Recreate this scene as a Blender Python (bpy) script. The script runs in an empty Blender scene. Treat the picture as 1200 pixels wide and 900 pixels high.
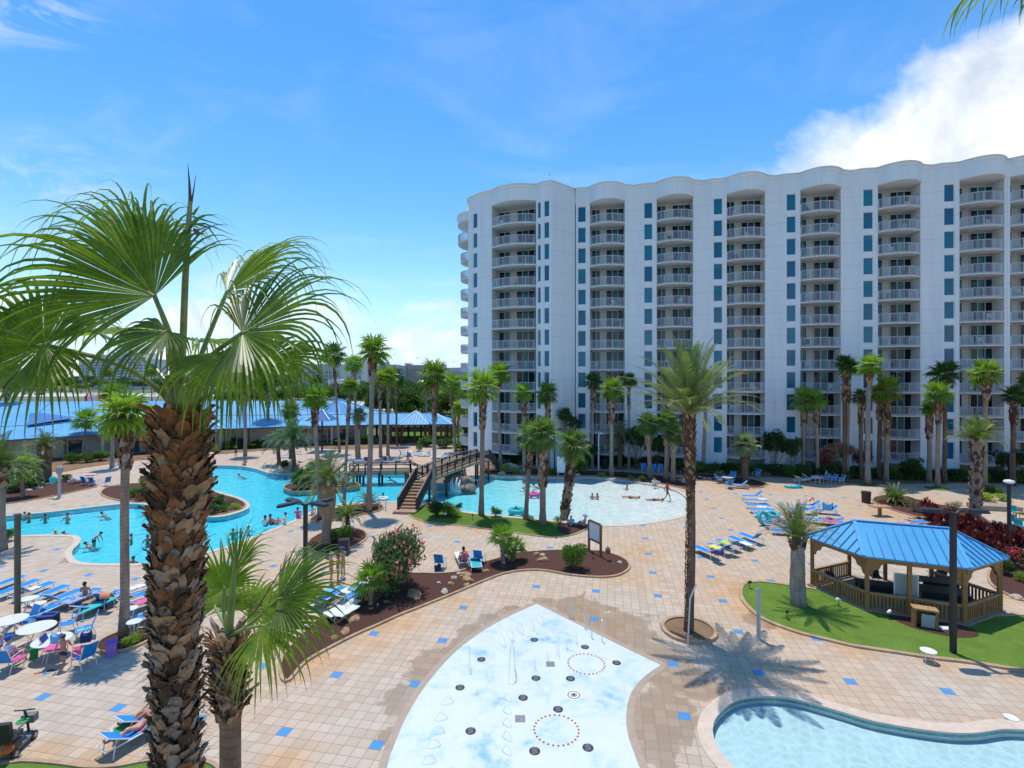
import bpy, bmesh, math, random
from mathutils import Vector as V, Matrix, noise, geometry, Quaternion
rad = math.radians
RNG = random.Random(11)
F, H, HY = 600.0, 11.5, 440.0          # focal length in photo pixels, eye height, horizon row
SC = bpy.context.scene
COL = SC.collection

def P(px, py, z=0.0):                    # point of the level plane z that is seen at (px, py)
    Y = F*(H-z)/(py-HY)
    return V(((px-600)/F*Y, Y, z))
def Wp(px, py, Y):                       # point at distance Y seen at (px, py)
    return V(((px-600)/F*Y, Y, H-(py-HY)/F*Y))
E1 = V((0.9824, -0.1867, 0)); E2 = V((0.1867, 0.9824, 0)); UP = V((0, 0, 1))
EANG = math.atan2(-0.1867, 0.9824)

# ---------------------------------------------------------------- materials
MATS = {}
class NT:
    def __init__(s, name):
        s.m = bpy.data.materials.new(name); s.m.use_nodes = True
        s.t = s.m.node_tree; s.t.nodes.clear()
        s.out = s.n('ShaderNodeOutputMaterial')
    def n(s, typ, **kw):
        x = s.t.nodes.new(typ)
        for k, v in kw.items(): setattr(x, k, v)
        return x
    def l(s, a, b): s.t.links.new(a, b)
    def coord(s, kind='Object'):
        return s.n('ShaderNodeTexCoord').outputs[kind]
    def world(s):
        return s.n('ShaderNodeNewGeometry').outputs['Position']
    def noise(s, vec, scale=5, detail=4, rough=.5, dist=0, out='Fac'):
        x = s.n('ShaderNodeTexNoise'); x.inputs['Scale'].default_value = scale; x.inputs['Detail'].default_value = detail
        x.inputs['Roughness'].default_value = rough; x.inputs['Distortion'].default_value = dist
        s.l(vec, x.inputs['Vector']); return x.outputs[out]
    def math(s, op, a, b=None, c=None, clamp=False):
        x = s.n('ShaderNodeMath', operation=op, use_clamp=clamp)
        for i, q in enumerate((a, b, c)):
            if q is None: continue
            if isinstance(q, (int, float)): x.inputs[i].default_value = q
            else: s.l(q, x.inputs[i])
        return x.outputs[0]
    def ramp(s, fac, stops, interp='LINEAR'):
        x = s.n('ShaderNodeValToRGB'); x.color_ramp.interpolation = interp
        e = x.color_ramp.elements
        while len(e) < len(stops): e.new(.5)
        for i, (p, c) in enumerate(stops):
            e[i].position = p; e[i].color = (*c, 1) if isinstance(c, tuple) else (c, c, c, 1)
        s.l(fac, x.inputs[0]); return x.outputs['Color']
    def mr(s, v, a, b, c=0, d=1):
        x = s.n('ShaderNodeMapRange'); x.inputs[1].default_value = a; x.inputs[2].default_value = b
        x.inputs[3].default_value = c; x.inputs[4].default_value = d; s.l(v, x.inputs[0]); return x.outputs[0]
    def mix(s, fac, a, b, mode='MIX'):
        x = s.n('ShaderNodeMix', data_type='RGBA', blend_type=mode)
        for i, q in ((0, fac), (6, a), (7, b)):
            if isinstance(q, (int, float)): x.inputs[i].default_value = q if i == 0 else (q, q, q, 1)
            elif isinstance(q, tuple): x.inputs[i].default_value = (*q, 1)
            else: s.l(q, x.inputs[i])
        return x.outputs[2]
    def bump(s, h, strength=.3, dist=.05):
        x = s.n('ShaderNodeBump'); x.inputs['Strength'].default_value = strength; x.inputs['Distance'].default_value = dist
        s.l(h, x.inputs['Height']); return x.outputs[0]
    def prin(s, col, rough=.6, spec=.5, metal=0, nrm=None):
        x = s.n('ShaderNodeBsdfPrincipled')
        if isinstance(col, tuple): x.inputs['Base Color'].default_value = (*col, 1)
        else: s.l(col, x.inputs['Base Color'])
        if isinstance(rough, (int, float)): x.inputs['Roughness'].default_value = rough
        else: s.l(rough, x.inputs['Roughness'])
        x.inputs['Specular IOR Level'].default_value = spec; x.inputs['Metallic'].default_value = metal
        if nrm is not None: s.l(nrm, x.inputs['Normal'])
        return x.outputs[0]
    def done(s, sh): s.l(sh, s.out.inputs[0]); MATS[s.m.name] = s.m; return s.m

def mat(name, col, rough=.6, var=.15, scale=4., bump=0., bscale=25., spec=.4, metal=0, coord='Object'):
    if name in MATS: return MATS[name]
    t = NT(name); c = t.coord(coord)
    f = t.noise(c, scale, 5, .6)
    lo = tuple(max(0, x*(1-var)) for x in col); hi = tuple(min(1, x*(1+var)) for x in col)
    cc = t.ramp(f, [(.3, lo), (.7, hi)])
    nr = t.bump(t.noise(c, bscale, 4), bump, .03) if bump else None
    return t.done(t.prin(cc, rough, spec, metal, nr))

def leafmat(name, a, b, trans=.35, rough=.4, scale=1.5, spec=.35, tcol=None):
    t = NT(name); c = t.coord('Object')
    oi = t.n('ShaderNodeObjectInfo').outputs['Random']
    f = t.math('ADD', t.noise(c, scale, 3), t.math('MULTIPLY', t.math('SUBTRACT', oi, .5), .35))
    f2 = t.noise(c, scale*9, 2)
    f = t.math('ADD', t.math('MULTIPLY', f, .6), t.math('MULTIPLY', f2, .4))
    cc = t.ramp(f, [(.3, a), (.68, b)])
    p = t.prin(cc, rough, spec)
    tr = t.n('ShaderNodeBsdfTranslucent')
    t.l(t.mix(1.0, cc, tcol or (1.7, 1.9, .75), 'MULTIPLY'), tr.inputs[0])
    m = t.n('ShaderNodeMixShader'); m.inputs[0].default_value = trans
    t.l(p, m.inputs[1]); t.l(tr.outputs[0], m.inputs[2])
    return t.done(m.outputs[0])

# deck pavers: square grid of 0.4 m turned with the tower, one blue tile every 3.2 m
def deck_material(name='paver_deck', plain=False):
    t = NT(name); pos = t.world()
    mp = t.n('ShaderNodeMapping'); mp.vector_type = 'POINT'
    c0 = V((6.42, 20.43, 0))
    mp.inputs['Rotation'].default_value = (0, 0, -EANG)
    u0 = c0.dot(E1); v0 = c0.dot(E2)
    mp.inputs['Location'].default_value = (-u0+.2+320, -v0+.2+320, 0)
    t.l(pos, mp.inputs[0])
    sx = t.n('ShaderNodeSeparateXYZ'); t.l(mp.outputs[0], sx.inputs[0])
    u, v = sx.outputs[0], sx.outputs[1]
    def cell(x, s): return t.math('FRACT', t.math('DIVIDE', x, s))
    # running bond: every other course shifted by half a paver
    row = t.math('FLOOR', t.math('DIVIDE', v, .4))
    fu, fv = cell(u, .4), cell(v, .4)
    def line(f, w): return t.math('LESS_THAN', t.math('ABSOLUTE', t.math('SUBTRACT', f, .5)), .5-w)
    inside = t.math('MULTIPLY', line(fu, .022), line(fv, .022))
    bu, bv = t.math('LESS_THAN', cell(u, 3.2), .125), t.math('LESS_THAN', cell(v, 3.2), .125)
    blue = t.math('MULTIPLY', t.math('MULTIPLY', bu, bv), inside)
    cmb = t.n('ShaderNodeCombineXYZ')
    t.l(t.math('FLOOR', t.math('DIVIDE', u, .4)), cmb.inputs[0]); t.l(row, cmb.inputs[1])
    wn = t.n('ShaderNodeTexWhiteNoise', noise_dimensions='2D'); t.l(cmb.outputs[0], wn.inputs[0])
    base = t.ramp(wn.outputs[0], [(0, (.455, .37, .28)), (.5, (.50, .41, .315)), (1, (.54, .45, .355))])
    big = t.noise(pos, .12, 5, .6)
    base = t.mix(t.mr(big, .42, .62), base, t.mix(1.0, base, (1.06, .93, .80), 'MULTIPLY'))
    dirt = t.noise(pos, 1.3, 6, .65)
    base = t.mix(t.mr(dirt, .35, .75, 0, .35), base, t.mix(1.0, base, (.78, .74, .7), 'MULTIPLY'))
    # rust-coloured irrigation stains and splashed water, each where it lies on this deck
    def blobs(pts, soft, amp=1.6):
        acc = None
        for (x, y, r) in pts:
            d = t.n('ShaderNodeVectorMath', operation='DISTANCE'); t.l(pos, d.inputs[0]); d.inputs[1].default_value = (x, y, 0)
            k = t.math('SUBTRACT', 1.0, t.math('DIVIDE', d.outputs['Value'], r))
            acc = k if acc is None else t.math('MAXIMUM', acc, k)
        nn = t.math('MULTIPLY', t.math('SUBTRACT', t.noise(pos, .75, 6, .62, .4), .5), amp)
        return t.mr(t.math('ADD', acc, nn), 0.02, soft)
    st = blobs(STAINS, .7)
    base = t.mix(t.math('MULTIPLY', st, .48), base, t.mix(1.0, base, (1.08, .74, .36), 'MULTIPLY'))
    wet = blobs(WET, .16, 2.6)
    base = t.mix(t.math('MULTIPLY', wet, .85), base, t.mix(1.0, base, (.68, .62, .55), 'MULTIPLY'))
    base = t.mix(inside, (.27, .18, .12), base)
    base = t.mix(t.math('MULTIPLY', blue, .95), base, (.05, .25, .52))
    hgt = t.math('ADD', t.math('MULTIPLY', inside, .8), t.math('MULTIPLY', t.noise(pos, 14, 4), .3))
    rg = t.mr(wet, 0, 1, .75, .42)
    return t.done(t.prin(base, rg, .35, 0, t.bump(hgt, .35, .008)))

def water_material(name, tint, ripple=2.2, dark=.72, cau=1.1, bs=.25, beach=None):
    t = NT(name); pos = t.world()
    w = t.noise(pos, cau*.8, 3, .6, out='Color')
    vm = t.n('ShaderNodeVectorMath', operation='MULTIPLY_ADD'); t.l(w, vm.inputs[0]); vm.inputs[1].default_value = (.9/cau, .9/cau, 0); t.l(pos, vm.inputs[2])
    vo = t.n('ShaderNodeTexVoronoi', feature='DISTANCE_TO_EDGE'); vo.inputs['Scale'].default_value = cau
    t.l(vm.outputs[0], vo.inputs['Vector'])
    k = t.mr(t.math('POWER', t.mr(vo.outputs['Distance'], .26, .0), 1.8), 0, 1, dark, 1.0)  # sunlit caustic net put into the tint: bright cell edges, darker cells
    tr = t.n('ShaderNodeBsdfTransparent')
    if beach:      # the floor rises to a beach entry, so the water layer thins and loses its tint
        sx = t.n('ShaderNodeSeparateXYZ'); t.l(pos, sx.inputs[0])
        q = t.math('ADD', sx.outputs[0], t.math('MULTIPLY', t.math('SUBTRACT', t.noise(pos, .22, 3), .5), 5))
        tc = t.ramp(t.mr(q, beach[0], beach[1]), [(0, tint), (.4, (.66, .96, 1.0)), (.8, (.90, .985, .99)), (1, (.95, .99, .99))])
    else: tc = tint
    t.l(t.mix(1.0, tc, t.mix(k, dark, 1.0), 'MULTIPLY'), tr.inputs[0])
    gl = t.n('ShaderNodeBsdfGlossy'); gl.inputs['Roughness'].default_value = .08
    gl.inputs[0].default_value = (1, 1, 1, 1)
    h = t.math('ADD', t.noise(pos, ripple, 3, .55, .6), t.math('MULTIPLY', t.noise(pos, ripple*3.1, 2), .35))
    b = t.bump(h, bs, .12)
    fr = t.n('ShaderNodeFresnel'); fr.inputs[0].default_value = 1.33; t.l(b, fr.inputs[1]); t.l(b, gl.inputs['Normal'])
    m = t.n('ShaderNodeMixShader'); t.l(t.math('MULTIPLY', fr.outputs[0], .85), m.inputs[0])
    t.l(tr.outputs[0], m.inputs[1]); t.l(gl.outputs[0], m.inputs[2])
    return t.done(m.outputs[0])

# ---------------------------------------------------------------- mesh builder
class MB:
    def __init__(s): s.v = []; s.f = []; s.m = []
    def add(s, vs, fs, mi=0):
        b = len(s.v); s.v += [tuple(p) for p in vs]; s.f += [tuple(i+b for i in f) for f in fs]; s.m += [mi]*len(fs)
    def box(s, c, d, mi=0, rz=0, M=None):
        c = V(c); x, y, z = d[0]/2, d[1]/2, d[2]/2
        Rm = M if M is not None else Matrix.Rotation(rz, 3, 'Z')
        vs = [c+Rm@V((i*x, j*y, k*z)) for k in (-1, 1) for j in (-1, 1) for i in (-1, 1)]
        s.add(vs, [(0, 2, 3, 1), (4, 5, 7, 6), (0, 1, 5, 4), (2, 6, 7, 3), (0, 4, 6, 2), (1, 3, 7, 5)], mi)
    def beam(s, a, b, w, h, mi=0, up=UP):
        a = V(a); b = V(b); d = b-a; L = d.length
        if L < 1e-6: return
        x = d/L
        if abs(x.dot(up)) > .99: up = V((1, 0, 0))
        y = up.cross(x).normalized(); z = x.cross(y)
        Rm = Matrix((x, y, z)).transposed()
        s.box((a+b)/2, (L, w, h), mi, M=Rm)
    def tube(s, pts, r, n=8, mi=0, cap=True):
        pts = [V(p) for p in pts]; N = len(pts)
        rs = list(r) if isinstance(r, (list, tuple)) else [r]*N
        t0 = (pts[1]-pts[0]).normalized(); a = t0.orthogonal().normalized()
        b0 = len(s.v)
        for i, p in enumerate(pts):
            t = (pts[min(i+1, N-1)]-pts[max(i-1, 0)]).normalized()
            a = (a-t*a.dot(t)).normalized(); b = t.cross(a)
            for k in range(n):
                q = 2*math.pi*k/n; s.v.append(tuple(p+(a*math.cos(q)+b*math.sin(q))*rs[i]))
        for i in range(N-1):
            for k in range(n):
                k2 = (k+1) % n
                s.f.append((b0+i*n+k, b0+i*n+k2, b0+(i+1)*n+k2, b0+(i+1)*n+k)); s.m.append(mi)
        if cap:
            s.f.append(tuple(b0+k for k in reversed(range(n)))); s.m.append(mi)
            s.f.append(tuple(b0+(N-1)*n+k for k in range(n))); s.m.append(mi)
    def cyl(s, c, r, h, n=20, mi=0, r2=None):
        c = V(c); s.tube([c, c+V((0, 0, h))], [r, r if r2 is None else r2], n, mi)
    def prism(s, poly, z0, z1, mi=0, mtop=None):
        n = len(poly); tri = geometry.tessellate_polygon([[V((p[0], p[1], 0)) for p in poly]])
        lo = [(p[0], p[1], z0) for p in poly]; hi = [(p[0], p[1], z1) for p in poly]
        ar = sum(poly[i][0]*poly[(i+1) % n][1]-poly[(i+1) % n][0]*poly[i][1] for i in range(n))
        s.add(lo+hi, [(i, (i+1) % n, n+(i+1) % n, n+i) if ar > 0 else (n+i, n+(i+1) % n, (i+1) % n, i) for i in range(n)], mi)
        s.add(hi, tri, mi if mtop is None else mtop); s.add(lo, [t[::-1] for t in tri], mi)
    def quad(s, a, b, c, d, mi=0): s.add([a, b, c, d], [(0, 1, 2, 3)], mi)
    def ball(s, c, r, nu=10, nv=7, mi=0, jit=0, rng=None, sc=(1, 1, 1)):
        c = V(c); vs = []; fs = []
        for j in range(nv+1):
            th = math.pi*j/nv
            for i in range(nu):
                ph = 2*math.pi*i/nu; k = 1
                d = V((math.sin(th)*math.cos(ph), math.sin(th)*math.sin(ph), math.cos(th)))
                if jit: k = 1+jit*noise.noise(d*1.7+c*3.1)
                vs.append(c+V((d.x*sc[0], d.y*sc[1], d.z*sc[2]))*r*k)
        for j in range(nv):
            for i in range(nu):
                i2 = (i+1) % nu; fs.append((j*nu+i, (j+1)*nu+i, (j+1)*nu+i2, j*nu+i2))
        s.add(vs, fs, mi)
    def build(s, name, mats, parent=None, smooth=False, off=None):
        me = bpy.data.meshes.new(name)
        vs = s.v
        if off is not None:
            ox, oy, oz = off; vs = [(a-ox, b-oy, c-oz) for a, b, c in vs]
        me.from_pydata(vs, [], s.f)
        if not isinstance(mats, (list, tuple)): mats = [mats]
        for m in mats: me.materials.append(m)
        if len(mats) > 1: me.polygons.foreach_set('material_index', s.m)
        if smooth is True: me.polygons.foreach_set('use_smooth', [True]*len(me.polygons))
        me.update()
        o = bpy.data.objects.new(name, me); COL.objects.link(o)
        if parent is not None: o.parent = parent
        return o

def shade_auto(o, ang=40):
    me = o.data
    me.polygons.foreach_set('use_smooth', [True]*len(me.polygons))
    try: me.set_sharp_from_angle(angle=rad(ang))
    except Exception: pass
    return o

def tag(o, label=None, cat=None, group=None, kind=None):
    if label: o['label'] = label
    if cat: o['category'] = cat
    if group: o['group'] = group
    if kind: o['kind'] = kind
    return o
def empty(name, loc=(0, 0, 0), rz=0, label=None, cat=None, group=None, scale=None):
    o = bpy.data.objects.new(name, None); COL.objects.link(o); o.location = loc; o.rotation_euler = (0, 0, rz)
    o.empty_display_size = .2
    if scale is not None: o.scale = scale if isinstance(scale, (tuple, list)) else (scale,)*3
    return tag(o, label, cat, group)
def kids(o): return [c for c in COL.objects if c.parent == o]
KIDS = {}
def copy_tree(o, parent=None):
    if o.name not in KIDS: KIDS[o.name] = kids(o)
    c = o.copy(); COL.objects.link(c)
    if parent is not None: c.parent = parent
    for ch in KIDS[o.name]: copy_tree(ch, c)
    return c
PROTO = {}
def place(key, maker, loc, rz=0, label=None, cat=None, group=None, scale=None, kind=None):
    if key not in PROTO:
        o = maker(); PROTO[key] = o
    else: o = copy_tree(PROTO[key])
    o.location = loc; o.rotation_euler = (0, 0, rz)
    if scale is not None: o.scale = scale if isinstance(scale, (tuple, list)) else (scale,)*3
    for k in ('label', 'category', 'group', 'kind'):
        if k in o: del o[k]
    return tag(o, label, cat, group, kind)
def struct(name, mb, m, **k):
    return tag(mb.build(name, m, **k), kind='structure')

def catmull(pts, n=5, closed=True):
    out = []; N = len(pts)
    rg = range(N) if closed else range(N-1)
    for i in rg:
        if closed: p0, p1, p2, p3 = pts[(i-1) % N], pts[i], pts[(i+1) % N], pts[(i+2) % N]
        else: p0, p1, p2, p3 = pts[max(i-1, 0)], pts[i], pts[i+1], pts[min(i+2, N-1)]
        for k in range(n):
            t = k/n
            out.append(.5*((2*p1)+(p2-p0)*t+(2*p0-5*p1+4*p2-p3)*t*t+(3*p1-p0-3*p2+p3)*t**3))
    if not closed: out.append(pts[-1])
    return out
def area(poly): return sum(poly[i].x*poly[(i+1) % len(poly)].y-poly[(i+1) % len(poly)].x*poly[i].y for i in range(len(poly)))/2
def outline(px, n=5, smooth=True):
    g = [P(*p) for p in px]
    g = catmull(g, n) if smooth else g
    if area(g) < 0: g.reverse()
    return g
def offset(poly, d):
    N = len(poly); out = []
    for i in range(N):
        t = (poly[(i+1) % N]-poly[i-1]); t.z = 0
        if t.length < 1e-6: out.append(poly[i].copy()); continue
        t.normalize(); nn = V((t.y, -t.x, 0)); out.append(poly[i]+nn*d)
    return out
def inside(poly, x, y):
    c = False; N = len(poly); j = N-1
    for i in range(N):
        a, b = poly[i], poly[j]
        if (a.y > y) != (b.y > y) and x < (b.x-a.x)*(y-a.y)/(b.y-a.y)+a.x: c = not c
        j = i
    return c
def sheet(poly, z, holes=()):
    mb = MB(); loops = [[V((p.x, p.y, 0)) for p in poly]]+[[V((p.x, p.y, 0)) for p in h] for h in holes]
    tri = geometry.tessellate_polygon(loops); allp = [p for l in loops for p in l]
    fs = []
    for t in tri:
        a, b, c = (allp[i] for i in t)
        fs.append(tuple(t) if (b-a).cross(c-a).z > 0 else tuple(t[::-1]))
    mb.add([(p.x, p.y, z) for p in allp], fs); return mb
def ring(mb, poly, d0, d1, z0, z1, mi=0):
    """kerb-like closed band between offsets d0 (inner) and d1 (outer), from z0 up to z1"""
    a = offset(poly, d0); b = offset(poly, d1); N = len(poly)
    vs = [(p.x, p.y, z1) for p in a]+[(p.x, p.y, z1) for p in b]+[(p.x, p.y, z0) for p in a]+[(p.x, p.y, z0) for p in b]
    fs = []
    for i in range(N):
        j = (i+1) % N
        fs += [(i, N+i, N+j, j), (N+i, 3*N+i, 3*N+j, N+j), (i, j, 2*N+j, 2*N+i)]
    mb.add(vs, fs, mi)
# ================================================================= camera, light, sky
cam = bpy.data.cameras.new('camera'); co = bpy.data.objects.new('camera', cam); COL.objects.link(co)
co.location = (0, 0, H); co.rotation_euler = (rad(90), 0, 0)
cam.sensor_width = 36; cam.lens = 18; cam.shift_y = -10/1200; cam.clip_start = .05; cam.clip_end = 6000
SC.camera = co
SHD = V((.10, -.24, -1)).normalized()     # the way the sunlight travels
sl = bpy.data.lights.new('sun', 'SUN'); so = bpy.data.objects.new('sun', sl); COL.objects.link(so)
sl.energy = 3.05; sl.angle = rad(.53); sl.color = (1, .95, .87)
so.rotation_euler = (-SHD).to_track_quat('Z', 'Y').to_euler(); so.location = (0, 0, 60)
SELEV = math.asin(-SHD.z); SAZ = math.atan2(-SHD.x, -SHD.y)
w = bpy.data.worlds.new('World'); SC.world = w; w.use_nodes = True
wt = w.node_tree; wt.nodes.clear()
class WN(NT):
    def __init__(s, t): s.t = t
WT = WN(wt)
wo = WT.n('ShaderNodeOutputWorld'); bg = WT.n('ShaderNodeBackground')
sky = WT.n('ShaderNodeTexSky', sky_type='NISHITA'); sky.sun_disc = False
sky.sun_elevation = SELEV; sky.sun_rotation = SAZ; sky.ozone_density = 1.6; sky.air_density = 1.0; sky.dust_density = .1
hs = WT.n('ShaderNodeHueSaturation'); hs.inputs['Saturation'].default_value = 1.34; hs.inputs['Value'].default_value = 1.12
WT.l(sky.outputs[0], hs.inputs['Color'])
dirv = WT.coord('Generated'); sp = WT.n('ShaderNodeSeparateXYZ'); WT.l(dirv, sp.inputs[0])
yy = WT.math('MAXIMUM', sp.outputs[1], .05)
cu = WT.math('DIVIDE', sp.outputs[0], yy); cv = WT.math('DIVIDE', sp.outputs[2], yy)
n1 = WT.noise(dirv, 3.2, 8, .62, .4); n2 = WT.noise(dirv, 9, 6, .6)
nn = WT.math('ADD', WT.math('MULTIPLY', WT.math('SUBTRACT', n1, .5), .34), WT.math('MULTIPLY', WT.math('SUBTRACT', n2, .5), .16))
# the big cumulus rising to the right behind the tower
edge = WT.math('MULTIPLY_ADD', WT.math('SUBTRACT', cu, .508), .60, .425)
cu1 = WT.math('ADD', WT.math('SUBTRACT', edge, cv), nn)
big = WT.math('MULTIPLY', WT.mr(cu1, -.02, .07), WT.mr(WT.math('ADD', cu, WT.math('MULTIPLY', nn, .6)), .40, .52))
big = WT.math('MULTIPLY', big, WT.mr(sp.outputs[1], .05, .2))
# thin high wisps
mp = WT.n('ShaderNodeMapping'); mp.inputs['Rotation'].default_value = (0, rad(-28), rad(20)); mp.inputs['Scale'].default_value = (1, 1, 2.8)
WT.l(dirv, mp.inputs[0])
wisp = WT.mr(WT.noise(mp.outputs[0], 2.6, 7, .62, .8), .50, .78)
low = WT.mr(sp.outputs[2], .05, .5, 1, .35)
wisp = WT.math('MULTIPLY', WT.math('MULTIPLY', wisp, low), .34)
# broken low cloud near the horizon on the left
lc = WT.noise(mp.outputs[0], 5.5, 7, .6, .3)
lowc = WT.math('MULTIPLY', WT.mr(lc, .47, .62), WT.mr(sp.outputs[2], .20, .08))
lowc = WT.math('MULTIPLY', lowc, .95)
lft = WT.math('MULTIPLY', WT.mr(WT.noise(mp.outputs[0], 4.0, 8, .65, 1.2), .44, .70), WT.math('MULTIPLY', WT.mr(cu, -.62, -.85), WT.mr(WT.math('ABSOLUTE', WT.math('SUBTRACT', cv, .36)), .16, .02)))
lft2 = WT.math('MULTIPLY', WT.mr(WT.noise(mp.outputs[0], 5.0, 8, .65, 1.2), .42, .66), WT.math('MULTIPLY', WT.mr(cu, -.75, -.9), WT.mr(WT.math('ABSOLUTE', WT.math('SUBTRACT', cv, .70)), .07, .01)))
cl = WT.math('MAXIMUM', WT.math('MAXIMUM', WT.math('MAXIMUM', big, wisp), lowc), WT.math('MULTIPLY', WT.math('MAXIMUM', lft, lft2), .85))
shade = WT.mr(WT.noise(dirv, 6, 8, .66, .5), .34, .62)
ccol = WT.ramp(shade, [(0, (3.3, 3.9, 4.7)), (.55, (4.9, 5.2, 5.5)), (1, (6.1, 6.2, 6.2))])
# a pale blue air near the horizon belongs to the sky itself
hz = WT.math('POWER', WT.mr(sp.outputs[2], -.02, .30, 1, 0), 1.8)
air = WT.mix(WT.math('MULTIPLY', hz, .92), hs.outputs[0], (2.2, 3.6, 5.2))
mixc = WT.mix(cl, air, ccol)
WT.l(mixc, bg.inputs[0]); bg.inputs[1].default_value = .15
WT.l(bg.outputs[0], wo.inputs[0])
SC.view_settings.view_transform = 'Standard'; SC.view_settings.look = 'None'; SC.view_settings.exposure = 0.36; SC.view_settings.gamma = 1
SC.render.engine = 'CYCLES'
cy = SC.cycles; cy.max_bounces = 7; cy.diffuse_bounces = 3; cy.glossy_bounces = 3; cy.transmission_bounces = 4; cy.transparent_max_bounces = 12
cy.use_denoising = True; cy.caustics_reflective = False; cy.caustics_refractive = False; cy.sample_clamp_indirect = 8
try: cy.denoiser = 'OPENIMAGEDENOISE'
except Exception: pass

# ================================================================= outlines of the pools and beds
LAGOON = [(-140, 618), (-90, 612), (2, 605), (60, 600), (140, 591), (175, 592), (215, 601), (249, 606), (275, 602), (292, 594), (284, 585), (262, 578), (243, 572), (238, 560), (241, 547), (267, 545.5), (287, 547), (302, 550), (317, 554.5), (347, 555.5), (400, 555), (440, 555), (478, 556), (490, 559), (497, 572), (515, 576), (540, 575), (554, 571), (553, 562), (549, 557.5), (570, 557.5), (620, 559), (670, 560), (697, 560), (730, 563), (764, 568), (790, 574), (803, 582), (808, 592), (800, 604), (769, 611), (740, 614.7), (710, 615.5), (680, 613.5), (655, 611), (620, 607), (580, 604), (545, 599.5), (530, 595), (519, 591), (505, 589), (470, 588.5), (445, 588), (405, 590), (385, 594), (370, 598), (352, 606), (340, 612), (315, 622), (290, 632), (265, 641), (250, 645), (210, 655), (170, 660.5), (135, 661), (105, 660.5), (90, 658), (84, 652), (84, 645), (92, 637), (93, 631), (82, 627.5), (25, 628), (-90, 640), (-150, 640)]
ISLE = [(333, 572.5), (350, 576.5), (390, 573), (412, 571.5), (422, 569.5), (415, 566.5), (390, 566), (352, 566.5), (337, 568)]
SMALL = [(834, 861), (834, 850), (839, 839), (852, 826), (870, 818), (899, 815.5), (932, 819), (980, 832), (1017, 843), (1064, 852), (1112, 858), (1145, 858), (1174, 854), (1200, 855), (1260, 862), (1340, 890), (1360, 960), (1250, 1080), (1050, 1090), (920, 1010), (868, 915), (841, 880)]
SPLASH_L = [(629, 707.5), (590, 725.5), (560, 743.5), (530, 767.5), (500, 802), (479, 835), (464, 868), (453.5, 900), (446, 960), (450, 1040)]
SPLASH_R = [(774.5, 779.5), (755, 793), (740, 811), (734, 835), (735.5, 859), (743, 882), (755, 910), (790, 960), (840, 1020)]
LAG = outline(LAGOON, 4); SML = outline(SMALL, 5)
a_ = catmull([P(*p) for p in SPLASH_L], 5, False); b_ = catmull([P(*p) for p in SPLASH_R], 5, False)
t_ = catmull([P(629, 707.5), P(677, 731.5), P(740, 763), P(774.5, 779.5)], 4, False)
SPL = a_[::-1]+t_[1:]+b_[1:]
if area(SPL) < 0: SPL.reverse()

def sp_(px, py, r): p = P(px, py); return (p.x, p.y, r)
STAINS = [sp_(380, 775, 1.7), sp_(430, 745, 1.8), sp_(480, 725, 1.9), sp_(530, 705, 1.8), sp_(730, 672, 2.6), sp_(750, 650, 2.4), sp_(868, 690, 2.2), sp_(880, 715, 1.7), sp_(920, 738, 1.3), sp_(1000, 762, 1.3), sp_(1100, 775, 1.5), sp_(1190, 790, 1.7), sp_(560, 615, 3.5), sp_(500, 615, 2.6), sp_(870, 566, 5), sp_(1030, 600, 3.2), sp_(945, 565, 5), sp_(330, 895, 1.2), sp_(120, 892, 1.3), sp_(820, 640, 1.5), sp_(1180, 700, 1.6), sp_(910, 690, 1.7), sp_(60, 880, .9)]
WET = [sp_(600, 716, .7), sp_(578, 728, .7), sp_(540, 752, .7), sp_(522, 768, .8), sp_(495, 795, .8), sp_(474, 830, .6), sp_(460, 860, .5), sp_(680, 715, 1.7), sp_(725, 735, 1.9), sp_(770, 770, 1.5), sp_(800, 800, 1.5), sp_(775, 830, 1.5), sp_(765, 870, 1.2), sp_(555, 738, .7), sp_(505, 775, .9), sp_(475, 812, .8), sp_(88, 655, .8), sp_(890, 728, .8), sp_(785, 595, 1.5), sp_(640, 706, .7)]

M_DECK = deck_material()
M_COPE = mat('coping_concrete', (.60, .47, .36), .7, .12, 3, .25, 40, coord='Object')
M_KERB = mat('kerb_concrete', (.42, .28, .17), .8, .25, 2, .3, 30)
M_MULCH = (lambda t: t.done(t.prin(t.ramp(t.noise(t.world(), 26, 4, .75), [(.3, (.045, .022, .018)), (.55, (.13, .062, .048)), (.8, (.24, .14, .11))]), .95, .1, 0, t.bump(t.noise(t.world(), 30, 4, .8), 1, .06))))(NT('bark_mulch'))
def grassm(name, a, b):
    t = NT(name); p = t.world()
    f = t.math('ADD', t.math('MULTIPLY', t.noise(p, .9, 5, .7), .5), t.math('MULTIPLY', t.noise(p, 16, 4, .8), .5))
    return t.done(t.prin(t.ramp(f, [(.3, a), (.7, b)]), .9, .1, 0, t.bump(t.noise(p, 60, 3, .7), .8, .03)))
M_GRASS = grassm('lawn_grass', (.06, .12, .014), (.15, .235, .04))
M_TURF = grassm('bright_turf', (.065, .14, .018), (.19, .29, .05))
M_TERR = grassm('far_ground', (.09, .11, .04), (.22, .21, .11))
M_DRY = grassm('bed_soil', (.16, .09, .05), (.34, .22, .13))

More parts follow.
